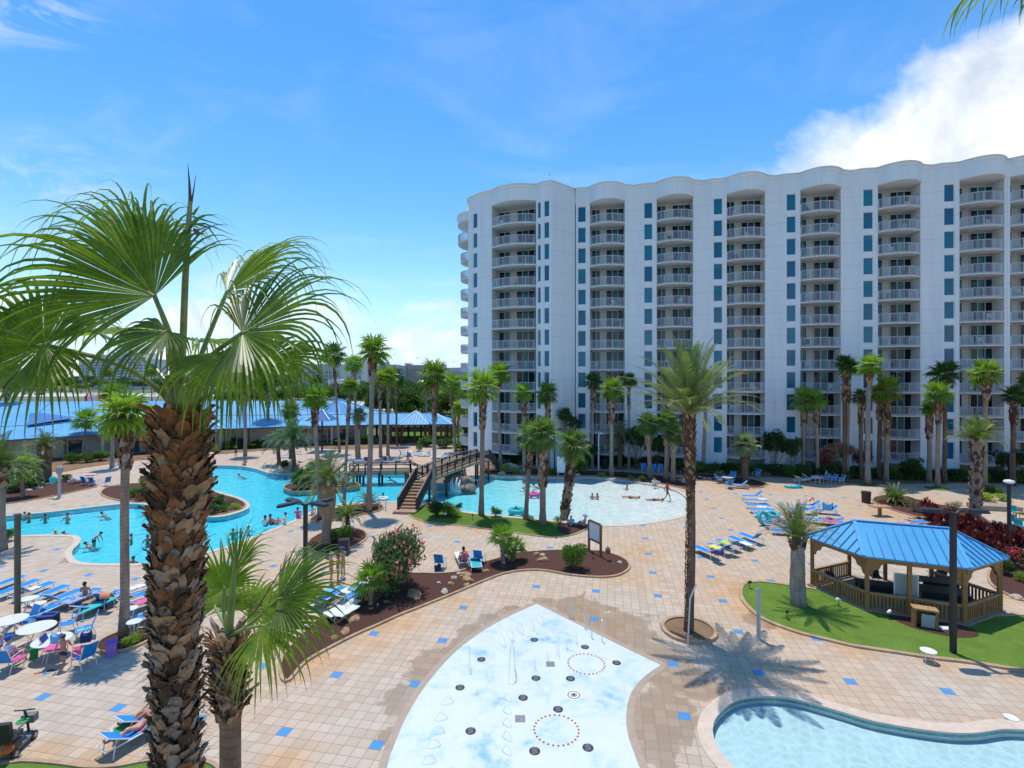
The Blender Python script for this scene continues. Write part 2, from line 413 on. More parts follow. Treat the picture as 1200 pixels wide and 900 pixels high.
# ---- ground that reaches the horizon, open where the resort deck lies
DX0, DX1, DY0, DY1 = -96, 112, -8, 92
mb = MB()
for (x0, x1, y0, y1) in ((-4500, 4500, DY1, 5500), (-4500, 4500, -900, DY0), (-4500, DX0, DY0, DY1), (DX1, 4500, DY0, DY1)):
    mb.add([(x0, y0, -.02), (x1, y0, -.02), (x1, y1, -.02), (x0, y1, -.02)], [(0, 1, 2, 3)])
struct('ground', mb, M_TERR)
outer = [V(p+(0,)) for p in ((DX0, DY0), (DX1, DY0), (DX1, DY1), (DX0, DY1))]
struct('deck', sheet(outer, 0, [LAG, SML]), M_DECK)

# ---- basins
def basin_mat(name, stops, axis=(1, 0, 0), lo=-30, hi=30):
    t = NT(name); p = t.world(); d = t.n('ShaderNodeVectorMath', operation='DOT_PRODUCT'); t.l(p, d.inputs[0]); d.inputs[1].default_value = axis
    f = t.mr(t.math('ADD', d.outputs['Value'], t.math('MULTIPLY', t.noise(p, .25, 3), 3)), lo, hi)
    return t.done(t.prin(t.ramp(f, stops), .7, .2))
M_BASIN = basin_mat('pool_plaster', [(0, (.26, .76, .84)), (.4, (.24, .74, .84)), (.58, (.40, .80, .86)), (.72, (.70, .88, .88)), (.85, (.82, .88, .86)), (1, (.84, .88, .86))], (1, 0, 0), -30, 16)  # the water's depth absorption is put into this colour, paling towards the beach end
M_BAS2 = mat('pale_pool_plaster', (.80, .88, .88), .7, .04, .6)
def basin(poly, zfun, name, m, step=1.6):
    N = len(poly); xs = [p.x for p in poly]; ys = [p.y for p in poly]
    pts = [p.to_2d() for p in poly]; ins = offset(poly, -.3)
    x = min(xs)
    while x < max(xs):
        y = min(ys)
        while y < max(ys):
            if inside(ins, x, y): pts.append(V((x, y)))
            y += step
        x += step
    r = geometry.delaunay_2d_cdt(pts, [(i, (i+1) % N) for i in range(N)], [], 1, 1e-5)
    vs = [(p.x, p.y, zfun(p.x, p.y)) for p in r[0]]
    mb = MB(); fs = []
    for f in r[2]:
        a, b, c = (V(vs[i]) for i in f[:3]); fs.append(tuple(f) if (b-a).cross(c-a).z > 0 else tuple(f[::-1]))
    mb.add(vs, fs)
    for i in range(N):
        a, b = poly[i], poly[(i+1) % N]
        mb.quad((a.x, a.y, zfun(a.x, a.y)-.05), (a.x, a.y, 0), (b.x, b.y, 0), (b.x, b.y, zfun(b.x, b.y)-.05))
    return struct(name, mb, m)
def zlag(x, y):
    k = max(0, min(1, (x+1)/14)); return -.42+k*.27 if y > 34 else -.42
basin(LAG, zlag, 'pool_basin', M_BASIN)
basin(SML, lambda x, y: -.30, 'pool_basin', M_BAS2, 1.2)
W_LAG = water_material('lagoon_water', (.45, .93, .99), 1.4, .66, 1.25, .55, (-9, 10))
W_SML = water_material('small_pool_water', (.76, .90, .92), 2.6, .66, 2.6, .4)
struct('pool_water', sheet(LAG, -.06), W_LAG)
struct('pool_water', sheet(SML, -.08), W_SML)
M_TILE = mat('waterline_tile', (.16, .40, .44), .3, .4, 14)
for poly, wd in ((LAG, .32), (SML, .42)):
    mb = MB(); ring(mb, poly, -.05, wd, -.02, .028); struct('pool_coping', mb, M_COPE)
mb = MB(); ring(mb, SML, -.012, .0, -.16, -.07); struct('waterline_tiles', mb, M_TILE)
# zero entry apron at the right end of the wave pool
# ---- splash pad
def splash_mat():
    t = NT('splash_pad_coating'); p = t.world()
    f = t.math('ADD', t.math('MULTIPLY', t.noise(p, .55, 6, .62, .5), .75), t.math('MULTIPLY', t.noise(p, 3.0, 5, .65), .25))
    cc = t.ramp(f, [(.36, (.28, .47, .63)), (.43, (.50, .62, .70)), (.50, (.62, .675, .695)), (.68, (.655, .69, .70))])
    return t.done(t.prin(cc, t.mr(t.noise(p, 1.4, 4), .4, .6, .10, .4), .5, 0, t.bump(t.noise(p, 5, 4), .12, .02)))
M_SPL = splash_mat()
struct('splash_pad', sheet(SPL, .005), M_SPL)
M_WETC = mat('wet_edge_concrete', (.40, .30, .22), .5, .1, 3)
mb = MB(); ring(mb, SPL, 0, .26, .0, .009); struct('splash_pad_edge', mb, M_WETC)

# ---- planting beds: soil or lawn with a kerb round it
def bed(px, m, name='planting_bed', z=.04, kw=.13, kh=.09, n=4, kerb=True, lift=0):
    g = outline(px, n)
    struct(name, sheet(offset(g, -.02), z+lift), m)
    if kerb:
        mb = MB(); ring(mb, g, -kw*.5, kw*.5, 0, kh+lift); struct('kerb', mb, M_KERB)
    return g
BED_A = [(335, 800), (359, 776), (392, 757), (420, 743), (443, 733), (467, 722), (490, 713), (513, 703.7), (537, 694), (566.7, 681.5), (590, 673), (613, 669), (637, 669), (660, 673), (683, 676), (707, 677), (725, 674.5), (737, 667), (735, 658), (721, 651), (702, 646.5), (660, 645.5), (632, 646.5), (606, 649), (585, 654.7), (560, 661.7), (539, 670), (515, 672.8), (488, 672.5), (455, 675), (425, 687), (394, 708), (360, 738), (330, 772)]
BED_B = [(480, 602), (485, 607.5), (505, 612.5), (555, 618), (605, 625), (642, 629.5), (670, 627.5), (685, 621), (690, 616.8), (680, 615.2), (655, 612.8), (620, 609), (580, 605.8), (545, 601.5), (530, 597.3), (519, 593), (505, 592), (492, 595)]
BED_C = [(360, 638), (366, 646), (385, 650), (405, 645), (424, 636), (430, 629), (424, 622), (405, 619), (385, 622), (368, 630)]
BED_D = [(364, 612), (392, 610), (410, 606), (437, 601), (449, 596), (446, 592), (430, 591.5), (405, 593.5), (387, 598), (370, 604)]
BED_E = [(-90, 605), (7, 591), (50, 584), (87, 576.5), (113, 570), (105, 565), (75, 562), (40, 561), (0, 560), (-90, 558)]
BED_F = [(118, 579), (135, 586), (160, 588.5), (178, 589.5), (215, 598.5), (249, 603.5), (273, 599.5), (288, 593), (280, 586), (260, 580), (240, 574), (200, 569), (160, 567), (128, 571)]
BED_H = [(566, 555.8), (620, 557.2), (670, 558.2), (700, 558.2), (735, 561.2), (768, 566), (795, 571.5), (806, 574), (812, 570), (800, 561.5), (760, 556), (720, 553), (680, 551.5), (640, 550), (590, 548), (567, 550)]
BED_H2 = [(806, 558), (812, 563), (838, 564), (862, 570), (880, 572), (893, 571.5), (897, 567), (880, 562), (850, 558), (820, 556)]
BED_J = [(1023, 588), (1047, 598.5), (1072, 606), (1095, 620), (1120, 635), (1150, 655), (1160, 665), (1158, 678), (1167, 690), (1200, 705), (1260, 720), (1330, 720), (1330, 690), (1250, 680), (1200, 648), (1170, 620), (1140, 600), (1100, 592), (1060, 583), (1030, 582)]
BED_K = [(926, 687), (907, 684), (888, 682.5), (874, 684.5), (868.5, 690), (868.5, 700), (876, 711), (894.5, 726), (931, 740.5), (968, 750), (1000, 757.6), (1042, 764), (1091, 771.5), (1132.7, 776.5), (1200, 787), (1270, 800), (1300, 770), (1260, 735), (1200, 722), (1165, 722), (1100, 716), (1010, 702), (960, 692)]
gA = bed(BED_A, M_MULCH); bed(BED_C, M_MULCH); bed(BED_D, M_MULCH); bed(BED_E, M_MULCH); bed(BED_F, M_MULCH)
gB = bed(BED_B, M_GRASS, 'lawn', kh=.06)
gp = outline([(655, 614), (683, 617), (687, 617), (683, 621), (668, 626), (655, 624)], 3); struct('mulch_patch', sheet(gp, .062), M_MULCH)
gH = bed(BED_H, M_MULCH); bed(BED_H2, M_MULCH); bed(BED_J, M_MULCH)
gK = bed(BED_K, M_TURF, 'lawn', kh=.08, kw=.2)
gpm = outline([(1042, 722), (1060, 733), (1085, 741), (1120, 748), (1146, 747), (1140, 738), (1100, 728)], 3); struct('mulch_patch', sheet(gpm, .05), M_MULCH)
bed([(-160, 905), (0, 896), (30, 893.5), (70, 896.5), (105, 901), (140, 899), (175, 893), (225, 892), (260, 905), (330, 990), (-200, 990)], M_TURF, 'lawn')
gI = bed(ISLE, M_MULCH, z=.05)
# island needs its own body in the water
mb = MB(); ring(mb, gI, -.1, 0, -.6, .02); struct('island_wall', mb, M_COPE)
def circ(px, py, r, n=28): c = P(px, py); return [V((c.x+r*math.cos(2*math.pi*i/n), c.y+r*math.sin(2*math.pi*i/n), 0)) for i in range(n)]
g = circ(807.3, 739, 1.13)
struct('planting_bed', sheet(g, .06), M_DRY); mb = MB(); ring(mb, g, -.07, .09, 0, .13); struct('kerb', mb, M_KERB)
g = circ(147, 751, 1.02)
struct('planting_bed', sheet(g, .05), M_MULCH); mb = MB(); ring(mb, g, -.06, .07, 0, .10); struct('kerb', mb, M_KERB)
g = circ(1030, 566, 2.0)
# bare strips before the tower and the clubhouse, and lawn beyond
bed([(566, 545), (600, 543), (700, 543), (800, 548), (895, 553), (925, 560), (985, 566), (1040, 568), (1120, 566), (1250, 570), (1400, 590), (1400, 560), (1200, 548), (1000, 540), (800, 535), (620, 533), (560, 533)], M_DRY, kerb=False, n=2)
bed([(60, 553), (100, 548), (150, 541), (200, 536), (255, 532.5), (322, 527), (360, 525), (420, 527), (470, 521.5), (478, 518), (440, 515), (340, 516), (200, 520), (60, 530)], M_DRY, kerb=False, n=2)
bed([(455, 517), (530, 520), (560, 523), (566, 528), (572, 531), (590, 530), (590, 515), (540, 505), (455, 506)], M_GRASS, 'lawn', kerb=False, n=2)
for (px, py, r) in ((1017, 568, .9), (1098, 572.5, 1.1), (1153, 576, 1.0), (1100, 566, .7)):
    c = circ(px, py, r, 16); struct('mulch_patch', sheet(c, .012), M_GRASS)
# ================================================================= the tower
def stucco():
    t = NT('white_stucco'); p = t.world(); sx = t.n('ShaderNodeSeparateXYZ'); t.l(p, sx.inputs[0])
    f = t.math('FRACT', t.math('DIVIDE', t.math('ADD', sx.outputs[2], 1.15), 2.7))
    joint = t.math('LESS_THAN', t.math('ABSOLUTE', t.math('SUBTRACT', f, .5)), .009)
    stv = t.n('ShaderNodeMapping'); stv.inputs['Scale'].default_value = (1, 1, .12); t.l(p, stv.inputs[0])
    c = t.ramp(t.noise(stv.outputs[0], 1.1, 6, .65), [(.3, (.76, .77, .77)), (.6, (.84, .84, .83)), (.8, (.86, .855, .84))])
    c = t.mix(t.math('MULTIPLY', joint, .55), c, (.45, .46, .47))
    return t.done(t.prin(c, .85, .2, 0, t.bump(t.noise(p, 12, 4), .15, .01)))
M_STUC = stucco()
M_SOFF = mat('slab_concrete', (.70, .70, .68), .8, .10, 1.2)
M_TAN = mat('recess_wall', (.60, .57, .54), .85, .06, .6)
M_ALU = mat('white_aluminium', (.74, .75, .76), .4, .04, 3)
def glassm(name, tint, tint2, sp=.9):
    t = NT(name); oi = t.n('ShaderNodeObjectInfo').outputs['Random']; c = t.coord('Object')
    f = t.math('FRACT', t.math('ADD', t.math('MULTIPLY', oi, 7.3), t.math('MULTIPLY', t.noise(c, .9, 2), .8)))
    col = t.ramp(f, [(0, tint), (.5, tuple((a+b)/2 for a, b in zip(tint, tint2))), (.8, tint2), (1, tint)])
    nb = t.bump(t.noise(c, .8, 2), .06, .1)
    x = t.prin(col, .06, sp, 0, nb); return t.done(x)
M_GLASS = glassm('blue_window_glass', (.006, .10, .19), (.012, .19, .27), .4)
M_DOORG = glassm('door_glass', (.003, .008, .014), (.008, .05, .08), .35)
M_DOOR2 = glassm('curtained_door_glass', (.008, .075, .12), (.02, .17, .22), .35)
def railm():
    t = NT('railing_pickets'); return t.done(t.prin((.62, .63, .65), .45, .4))
M_RAIL = railm()

tower = empty('apartment_tower', (9.11, 66.67, 0), 0, 'tall white apartment tower of wavy balcony bays with blue tinted windows behind the pools', 'building')
O = V((9.11, 66.67, 0)); D = E1.copy(); NRM = V((-E1.y*-1*-1, 0, 0))
NRM = V((-0.1867, -0.9824, 0))
def SP(s, p): q = O+D*s+NRM*p; return V((q.x, q.y, 0))
FL = [1.55+2.68*k for k in range(12)]; ZT = 33.75; TOFF = tuple(O)
walls = MB(); spand = MB()
def wall_prism(pts, z0, z1, mb=None):
    (mb or walls).prism([(p.x, p.y) for p in pts], z0, z1)
WINP = {}
nwin = [0]
def window_stack(a, b, wd, name='window', floors=range(12)):
    """stack of windows in the wall face from a to b (plan points, outside on the right of a->b ... towards the viewer)"""
    d = (b-a).normalized(); n = V((d.y, -d.x, 0)); L = (b-a).length; e = (L-wd)/2
    dp = .5
    for (u0, u1) in ((0, e), (e+wd, L)):
        if u1-u0 > .02: wall_prism([a+d*u0, a+d*u1, a+d*u1-n*dp, a+d*u0-n*dp], -.2, ZT)
    zs = [FL[k] for k in range(12)]
    lo = -.2
    for k in range(12):
        z0, z1 = FL[k]+.35, FL[k]+2.35
        wall_prism([a+d*e+d*.002, a+d*(e+wd)-d*.002, a+d*(e+wd)-d*.002-n*dp, a+d*e+d*.002-n*dp], lo, z0, walls)
        lo = z1
    wall_prism([a+d*e, a+d*(e+wd), a+d*(e+wd)-n*dp, a+d*e-n*dp], lo, ZT, walls)
    key = round(wd, 2)
    if key not in WINP:
        mb = MB(); h = 2.0
        mb.box((0, 0, h/2), (wd, .03, h), 0)
        for x in (-wd/2+.03, wd/2-.03): mb.box((x, -.03, h/2), (.06, .05, h), 1)
        for z in (.03, h-.03): mb.box((0, -.03, z), (wd-.12, .05, .06), 1)
        o = mb.build(name, [M_GLASS, M_ALU], tower); WINP[key] = o; first = True
    o = WINP[key]; ang = math.atan2(d.y, d.x)
    c = (a+b)/2-n*.14-O
    for k in floors:
        if WINP[key] is o and o.get('used') is None: q = o; o['used'] = 1
        else: q = o.copy(); COL.objects.link(q); q.name = name
        q.location = (c.x, c.y, FL[k]+.35); q.rotation_euler = (0, 0, ang)

BAYP = {}
BALC = []   # (col, floor, world centre, direction angle, width)
def arc(a, b, bulge, base, n=10):
    d = (b-a); L = d.length; d = d.normalized(); nn = V((d.y, -d.x, 0)); out = []
    for i in range(n+1):
        t = i/n; out.append(a+d*(L*t)+nn*(base+bulge*4*t*(1-t)))
    return out
def bay(a, b, bulge, col, depth=1.9, doors=((.04, .29, 2), (.47, .985, 3))):
    d = (b-a).normalized(); n = V((d.y, -d.x, 0)); L = (b-a).length; ang = math.atan2(d.y, d.x)
    key = (round(L, 1), bulge)
    if key not in BAYP:
        # everything in bay-local coordinates: x along the bay, -y outwards
        A, B = V((0, 0, 0)), V((L, 0, 0)); e = arc(A, B, bulge, .12)
        e = [V((p.x, p.y, 0)) for p in e]
        poly = [(0, depth)]+[(p.x, p.y) for p in e]+[(L, depth)]
        mb = MB(); mb.prism(poly, -.16, .0); bal = mb.build('balcony', M_SOFF, tower)
        mb = MB()
        e2 = [V((p.x+(.05 if i == 0 else (-.05 if i == len(e)-1 else 0)), p.y+.09, 0)) for i, p in enumerate(e)]
        for i in range(len(e2)-1):
            mb.beam(e2[i]+V((0, 0, 1.04)), e2[i+1]+V((0, 0, 1.04)), .07, .05)
            mb.beam(e2[i]+V((0, 0, .09)), e2[i+1]+V((0, 0, .09)), .05, .04)
        tot = sum((e2[i+1]-e2[i]).length for i in range(len(e2)-1)); k = 0; s = 0; seg = 0; acc = 0
        npk = int(tot/.125)
        for j in range(npk+1):
            s = tot*j/npk
            while seg < len(e2)-2 and s > acc+(e2[seg+1]-e2[seg]).length: acc += (e2[seg+1]-e2[seg]).length; seg += 1
            q = e2[seg]+(e2[seg+1]-e2[seg]).normalized()*(s-acc)
            r = .065 if j % 8 == 0 else .024
            mb.box((q.x, q.y, .53), (r, r, .96), 0)
        rail = mb.build('railing', M_RAIL, bal)
        dm = MB()
        for (f0, f1, np_) in doors:
            x0, x1 = L*f0, L*f1; w = (x1-x0)/np_
            for i in range(np_):
                dm.box((x0+w*(i+.5), depth-.16, 1.2), (w-.07, .03, 2.3), 0 if (i % 2 == 0) else 2)
                dm.box((x0+w*i+.02, depth-.19, 1.2), (.055, .07, 2.36), 1)
            dm.box((x1, depth-.19, 1.2), (.055, .07, 2.36), 1)
            dm.box(((x0+x1)/2, depth-.19, 2.38), (x1-x0, .07, .07), 1)
        dr = dm.build('glass_door', [M_DOORG, M_ALU, M_DOOR2], bal)
        BAYP[key] = bal; bal['used'] = 0
    o = BAYP[key]; la = a-O
    for k in range(12):
        if o['used'] == 0: q = o; o['used'] = 1
        else:
            q = o.copy(); COL.objects.link(q)
            for ch in kids(o):
                c2 = ch.copy(); COL.objects.link(c2); c2.parent = q
        q.location = (la.x, la.y, FL[k]); q.rotation_euler = (0, 0, ang)
        BALC.append((col, k, a+d*(L/2)+n*.1+V((0, 0, FL[k])), ang, L, depth, bulge))
    # recess: back wall, side cheeks
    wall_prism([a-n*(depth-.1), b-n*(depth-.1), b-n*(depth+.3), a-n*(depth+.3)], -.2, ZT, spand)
    wall_prism([a-d*.28+n*.02, a-d*.002+n*.02, a-d*.002-n*(depth+.3), a-d*.28-n*(depth+.3)], -.2, ZT)
    wall_prism([b+d*.002+n*.02, b+d*.28+n*.02, b+d*.28-n*(depth+.3), b+d*.002-n*(depth+.3)], -.2, ZT)
def arch_band(pts, z0=ZT, z1=36.0):
    n = len(pts)
    back = [p+V((.3, 1, 0)).normalized()*4.3 for p in pts]
    walls.prism([(p.x, p.y) for p in pts]+[(p.x, p.y) for p in reversed(back)], z0, z1)

top = []     # plan outline of the parapet from left to right
# column 0 on the corner
h_ = V((-7.2, 84, 0)); g_ = V((-6.0, 70.2, 0)); f_ = V((-3.95, 67.9, 0)); e_ = V((-2.65, 67.3, 0))
d_ = V((3.05, 65.2, 0)); c_ = V((3.75, 64.35, 0)); b_ = V((4.9, 63.75, 0)); a2 = SP(-.85, .12)
window_stack(g_, f_, .95, 'corner_window')
wall_prism([f_, e_-(d_-e_).normalized()*.28+V((0, 0, 0)), e_+V((.1, .8, 0)), f_+V((.3, .8, 0))], -.2, ZT)
bay(e_, d_, .95, 0, 2.2, ((.04, .30, 2), (.45, 1.0, 4)))
window_stack(d_+V((.02, -.30, 0)), c_, .5, 'corner_window')
window_stack(c_, b_, .72, 'corner_window')
wall_prism([b_, a2, a2+V((.3, 2, 0)), b_+V((.3, 2, 0))], -.2, ZT)
walls.prism([(-6.0, 70.2), (-5.5, 70.6), (-6.7, 84), (-7.2, 84)], -.2, ZT)
top += [h_, g_, f_]+arc(e_, d_, 1.15, .12)+[c_, b_, a2]
L = 8.34
for m in range(6):
    s0 = m*L
    window_stack(SP(s0-.75, .35), SP(s0+.75, .35), 1.05)
    bay(SP(s0+1.03, .30), SP(s0+5.42, .30), .85, m+1)
    if m < 5:
        q = [SP(s0+5.42, .32), SP(s0+6.7, 0), SP(s0+7.59, .35), SP(s0+7.59, -.6), SP(s0+5.5, -.6)]
        wall_prism(q, -.2, ZT)
    top += [SP(s0-.75, .35), SP(s0+.75, .35)]+arc(SP(s0+.95, .30), SP(s0+5.55, .30), 1.5, .12)+([SP(s0+6.7, 0)] if m < 5 else [])
s0 = 5*L
bay(SP(s0+6.0, .30), SP(s0+10.39, .30), .85, 7)
top += arc(SP(s0+5.9, .30), SP(s0+10.5, .30), .98, .12)
for m in (6, 7):
    s1 = s0+(m-6)*L+11.5
    wall_prism([SP(s1-1.0, .3), SP(s1+3.5, .3), SP(s1+3.5, -1), SP(s1-1.0, -1)], -.2, ZT)
top += [SP(s0+22, .3)]
wall_prism([SP(s0+14.9, .3), SP(s0+22, .3), SP(s0+22, -1), SP(s0+14.9, -1)], -.2, ZT)
arch_band(top, ZT, 35.75)
# coping line and the long body behind
cop = MB()
for i in range(len(top)-1): cop.beam(top[i]+V((0, 0, 35.78)), top[i+1]+V((0, 0, 35.78)), .34, .10)
cop.build('parapet_coping', M_STUC, tower, off=TOFF)
walls.prism([(q.x, q.y) for q in (SP(-10.5, -12), SP(-10.5, -2.9), SP(s0+22, -2.9), SP(s0+22, -16), SP(-10.5, -16))], -.2, 34.6)
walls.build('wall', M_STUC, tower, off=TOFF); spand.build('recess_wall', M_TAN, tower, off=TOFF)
# balconies of the side face seen edge-on at the left corner
sb = MB(); sr = MB()
for k in range(12):
    z = FL[k]; big_ = 1.25 if k == 11 else 1.0
    cen = V((-6.1, 76.5, 0)); poly = [(cen.x, cen.y-2.6*big_)]+[(cen.x-1.55*big_*math.sin(math.pi*i/8), cen.y-2.6*big_*math.cos(math.pi*i/8)) for i in range(1, 8)]+[(cen.x, cen.y+2.6*big_)]
    b1 = MB(); b1.prism(poly, z-.18, z); o = b1.build('side_balcony', M_SOFF, tower, off=TOFF)
    r1 = MB()
    for i in range(len(poly)-1):
        A, B = V((*poly[i], z)), V((*poly[i+1], z)); r1.beam(A+V((0, 0, 1.03)), B+V((0, 0, 1.03)), .07, .06)
        r1.beam(A+V((0, 0, .08)), B+V((0, 0, .08)), .05, .05)
        for j in range(7): q = A+(B-A)*j/7; r1.box((q.x, q.y, z+.53), (.05, .05, .95))
    r1.build('railing', M_RAIL, o, off=TOFF).matrix_parent_inverse = Matrix()
b1 = MB(); cen = V((-6.1, 76.5, 0))
poly = [(cen.x+.6, cen.y-3.6)]+[(cen.x-2.0*math.sin(math.pi*i/10), cen.y-3.6*math.cos(math.pi*i/10)) for i in range(1, 10)]+[(cen.x+.6, cen.y+3.6)]
b1.prism(poly, ZT-.1, ZT+.8); poly2 = [(cen.x+(x-cen.x)*1.06, cen.y+(y-cen.y)*1.05) for x, y in poly]; b1.prism(poly2, ZT+.8, ZT+1.15)
b1.build('side_canopy', M_STUC, tower, off=TOFF)
# roof masts
mb = MB(); mb.tube([(0, 0, 0), (0, 0, 3.2)], [.05, .03], 6); q = SP(-.9, -1.0)
tag(mb.build('roof_mast', M_RAIL), 'thin grey mast standing on the roof of the white tower', 'mast').location = (Wp(671.5, 222, 67.5).x, 67.5, 34.6+.0)
mb = MB(); mb.tube([(0, 0, 0), (0, 0, 1.1)], [.03, .03], 6); mb.ball((0, 0, 1.15), .09, 8, 6, 1)
tag(mb.build('roof_beacon', [M_RAIL, mat('red_lens', (.55, .03, .03), .3, .05)]), 'short red-topped beacon on the roof near the left corner of the tower', 'beacon').location = (Wp(644, 214, 65).x, 65, 35.8)
mb = MB(); mb.tube([(0, 0, 0), (0, 0, 2.0)], [.04, .03], 6)
tag(mb.build('roof_mast', M_RAIL), 'short pale mast on the roof above the fourth blank wall of the tower', 'mast').location = (Wp(928.5, 205, 62).x, 64, 34.6)

# furniture on the balconies
ORD = 'first second third fourth fifth sixth seventh eighth ninth tenth eleventh twelfth'.split()
M_PLAS = mat('pale_plastic', (.62, .60, .57), .5, .08, 3); M_DKW = mat('dark_wicker', (.10, .07, .055), .7, .2, 20)
def patio_chair(m):
    def f():
        r = empty('patio_chair'); mb = MB(); mb.box((0, 0, .40), (.5, .48, .05)); mb.build('seat', m, r)
        mb = MB(); mb.box((0, .25, .68), (.5, .05, .5)); mb.build('backrest', m, r)
        for sx in (-1, 1):
            for sy in (-1, 1):
                mb = MB(); mb.box((.22*sx, .2*sy, .19), (.05, .05, .38)); mb.build('leg', m, r)
        for sx in (-1, 1):
            mb = MB(); mb.box((.25*sx, .02, .6), (.05, .46, .04)); mb.box((.25*sx, -.19, .5), (.04, .04, .2)); mb.build('armrest', m, r)
        return r
    return f
rr = random.Random(5)
for (col, k, c, ang, Lb, dep, bul) in BALC:
    n = V((math.sin(ang), -math.cos(ang), 0)); d = V((math.cos(ang), math.sin(ang), 0))
    if rr.random() < .82:
        kind = 'pale' if rr.random() < .6 else 'dark'
        m = M_PLAS if kind == 'pale' else M_DKW
        u = rr.uniform(-Lb*.35, Lb*.35); q = c+d*u-n*rr.uniform(.3, .8)
        place('pchair'+kind, patio_chair(m), (q.x, q.y, c.z+.002), ang+rr.uniform(-1, 1)+math.pi*0, f'{kind} patio chair on the {ORD[11-k]} balcony from the top in the {ORD[col]} balcony column', 'patio chair', 'patio chairs on the tower balconies')
# ================================================================= clubhouse and far background
def roofm(name='blue_metal_roof', c1=(.085, .31, .56), c2=(.12, .37, .63), rough=.6):
    t = NT(name); p = t.coord('Object'); 
    c = t.ramp(t.noise(p, .35, 4), [(.3, c1), (.7, c2)])
    return t.done(t.prin(c, rough, .35))
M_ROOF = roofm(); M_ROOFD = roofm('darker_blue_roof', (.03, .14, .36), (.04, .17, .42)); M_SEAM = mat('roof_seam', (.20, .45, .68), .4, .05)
M_RIDGE = mat('roof_ridge_cap', (.45, .62, .76), .4, .05); M_FASC = mat('dark_blue_fascia', (.02, .07, .16), .5, .1)
M_CREAM = mat('cream_wall', (.46, .42, .36), .85, .12, .5); M_DGL = glassm('dark_teal_glass', (.01, .04, .06), (.02, .12, .15)); M_BRN = mat('brown_post', (.10, .055, .035), .7, .2, 4)
M_DKM = mat('black_metal', (.022, .022, .026), .45, .1, 5)
club = empty('clubhouse', Wp(250, 527, 82), 0, 'long low clubhouse with pale blue metal roof beyond the left pool', 'building')
COFF = tuple(club.location)
def slope(pts_lo, pts_hi, nseam, name='roof', m=None, seam=.09, parent=club, off=COFF):
    """roof plane(s) between a lower and an upper polyline (same count), with standing seams and real thickness"""
    mb = MB()
    for i in range(len(pts_lo)-1):
        a, b, c, d = pts_lo[i], pts_lo[i+1], pts_hi[i+1], pts_hi[i]
        mb.quad(a, b, c, d, 0); dn = V((0, 0, -.18)); mb.quad(b+dn, a+dn, d+dn, c+dn, 0); mb.quad(a+dn, b+dn, b, a, 2)
        mb.quad(b+dn, c+dn, c, b, 2); mb.quad(c+dn, d+dn, d, c, 2); mb.quad(d+dn, a+dn, a, d, 2)
        n = max(1, int((b-a).length/nseam))
        for k in range(n+1):
            q0 = a+(b-a)*k/n; q1 = d+(c-d)*k/n
            if (q1-q0).length > .3: mb.beam(q0+V((0, 0, .03)), q1+V((0, 0, .03)), .07, seam, 1)
    return mb.build(name, [m or M_ROOF, M_SEAM, M_FASC], parent, off=off)
eA = [Wp(-160, 533, 60), Wp(-60, 520.5, 63), Wp(30, 514, 66.5), Wp(138, 507.5, 73), Wp(262, 502.5, 79)]
bA = [Wp(-160, 511, 66), Wp(-60, 503, 68), Wp(30, 498.5, 72), Wp(138, 492, 79), Wp(236, 486.5, 85)]
rA = [Wp(-160, 471, 84), Wp(-60, 471, 86), Wp(60, 470.5, 89), Wp(160, 470, 92), Wp(240, 470, 94)]
slope(eA, bA, .9); slope(bA, rA, .9)
eB = [Wp(262, 502.5, 79.1), Wp(330, 500, 82), Wp(430, 497.8, 85.8)]; bB = [Wp(236, 486.5, 85.05), Wp(330, 486.5, 88), Wp(430, 485.5, 91)]
rB = [Wp(240, 470, 94.05), Wp(330, 470, 95), Wp(385, 470, 96)]
slope(eB, bB, .9); slope([bB[0], bB[1], Wp(400, 485.5, 90.2)], rB, .9)
mb = MB(); mb.beam(eA[-1]+V((0, 0, .08)), bA[-1]+V((0, 0, .08)), .35, .14)
for q in (bA, bB):
    for i in range(len(q)-1): mb.beam(q[i]+V((0, 0, .05)), q[i+1]+V((0, 0, .05)), .25, .1)
mb.build('ridge_cap', M_RIDGE, club, off=COFF)
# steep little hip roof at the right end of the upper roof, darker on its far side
pk = Wp(396, 467.5, 93); mbq = [Wp(362, 486, 90.5), Wp(452, 484.5, 91.5)]
mb = MB(); mb.add([mbq[0], Wp(420, 486, 90), pk], [(0, 1, 2)], 0); mb.add([Wp(420, 486, 90), mbq[1], pk], [(0, 1, 2)], 0)
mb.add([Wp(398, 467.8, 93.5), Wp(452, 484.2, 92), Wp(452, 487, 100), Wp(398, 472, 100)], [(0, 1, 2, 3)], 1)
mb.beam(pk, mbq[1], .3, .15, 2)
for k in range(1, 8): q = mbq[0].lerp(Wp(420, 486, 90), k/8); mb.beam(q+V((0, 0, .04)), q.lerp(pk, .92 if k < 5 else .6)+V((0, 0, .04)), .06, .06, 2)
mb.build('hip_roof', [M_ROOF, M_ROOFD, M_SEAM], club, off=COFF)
# dark dormer on the left wing
mb = MB(); A, B, C_ = Wp(32, 498, 71), Wp(78, 491, 75), Wp(35, 484, 79)
mb.add([A, B, C_, A+V((.2, 1.5, 0)), B+V((.2, 1.5, .1)), C_+V((.2, 1.5, 0))], [(0, 1, 2), (3, 5, 4), (0, 3, 4, 1), (1, 4, 5, 2), (2, 5, 3, 0)], 0)
mb.build('dormer_roof', M_ROOFD, club, off=COFF)
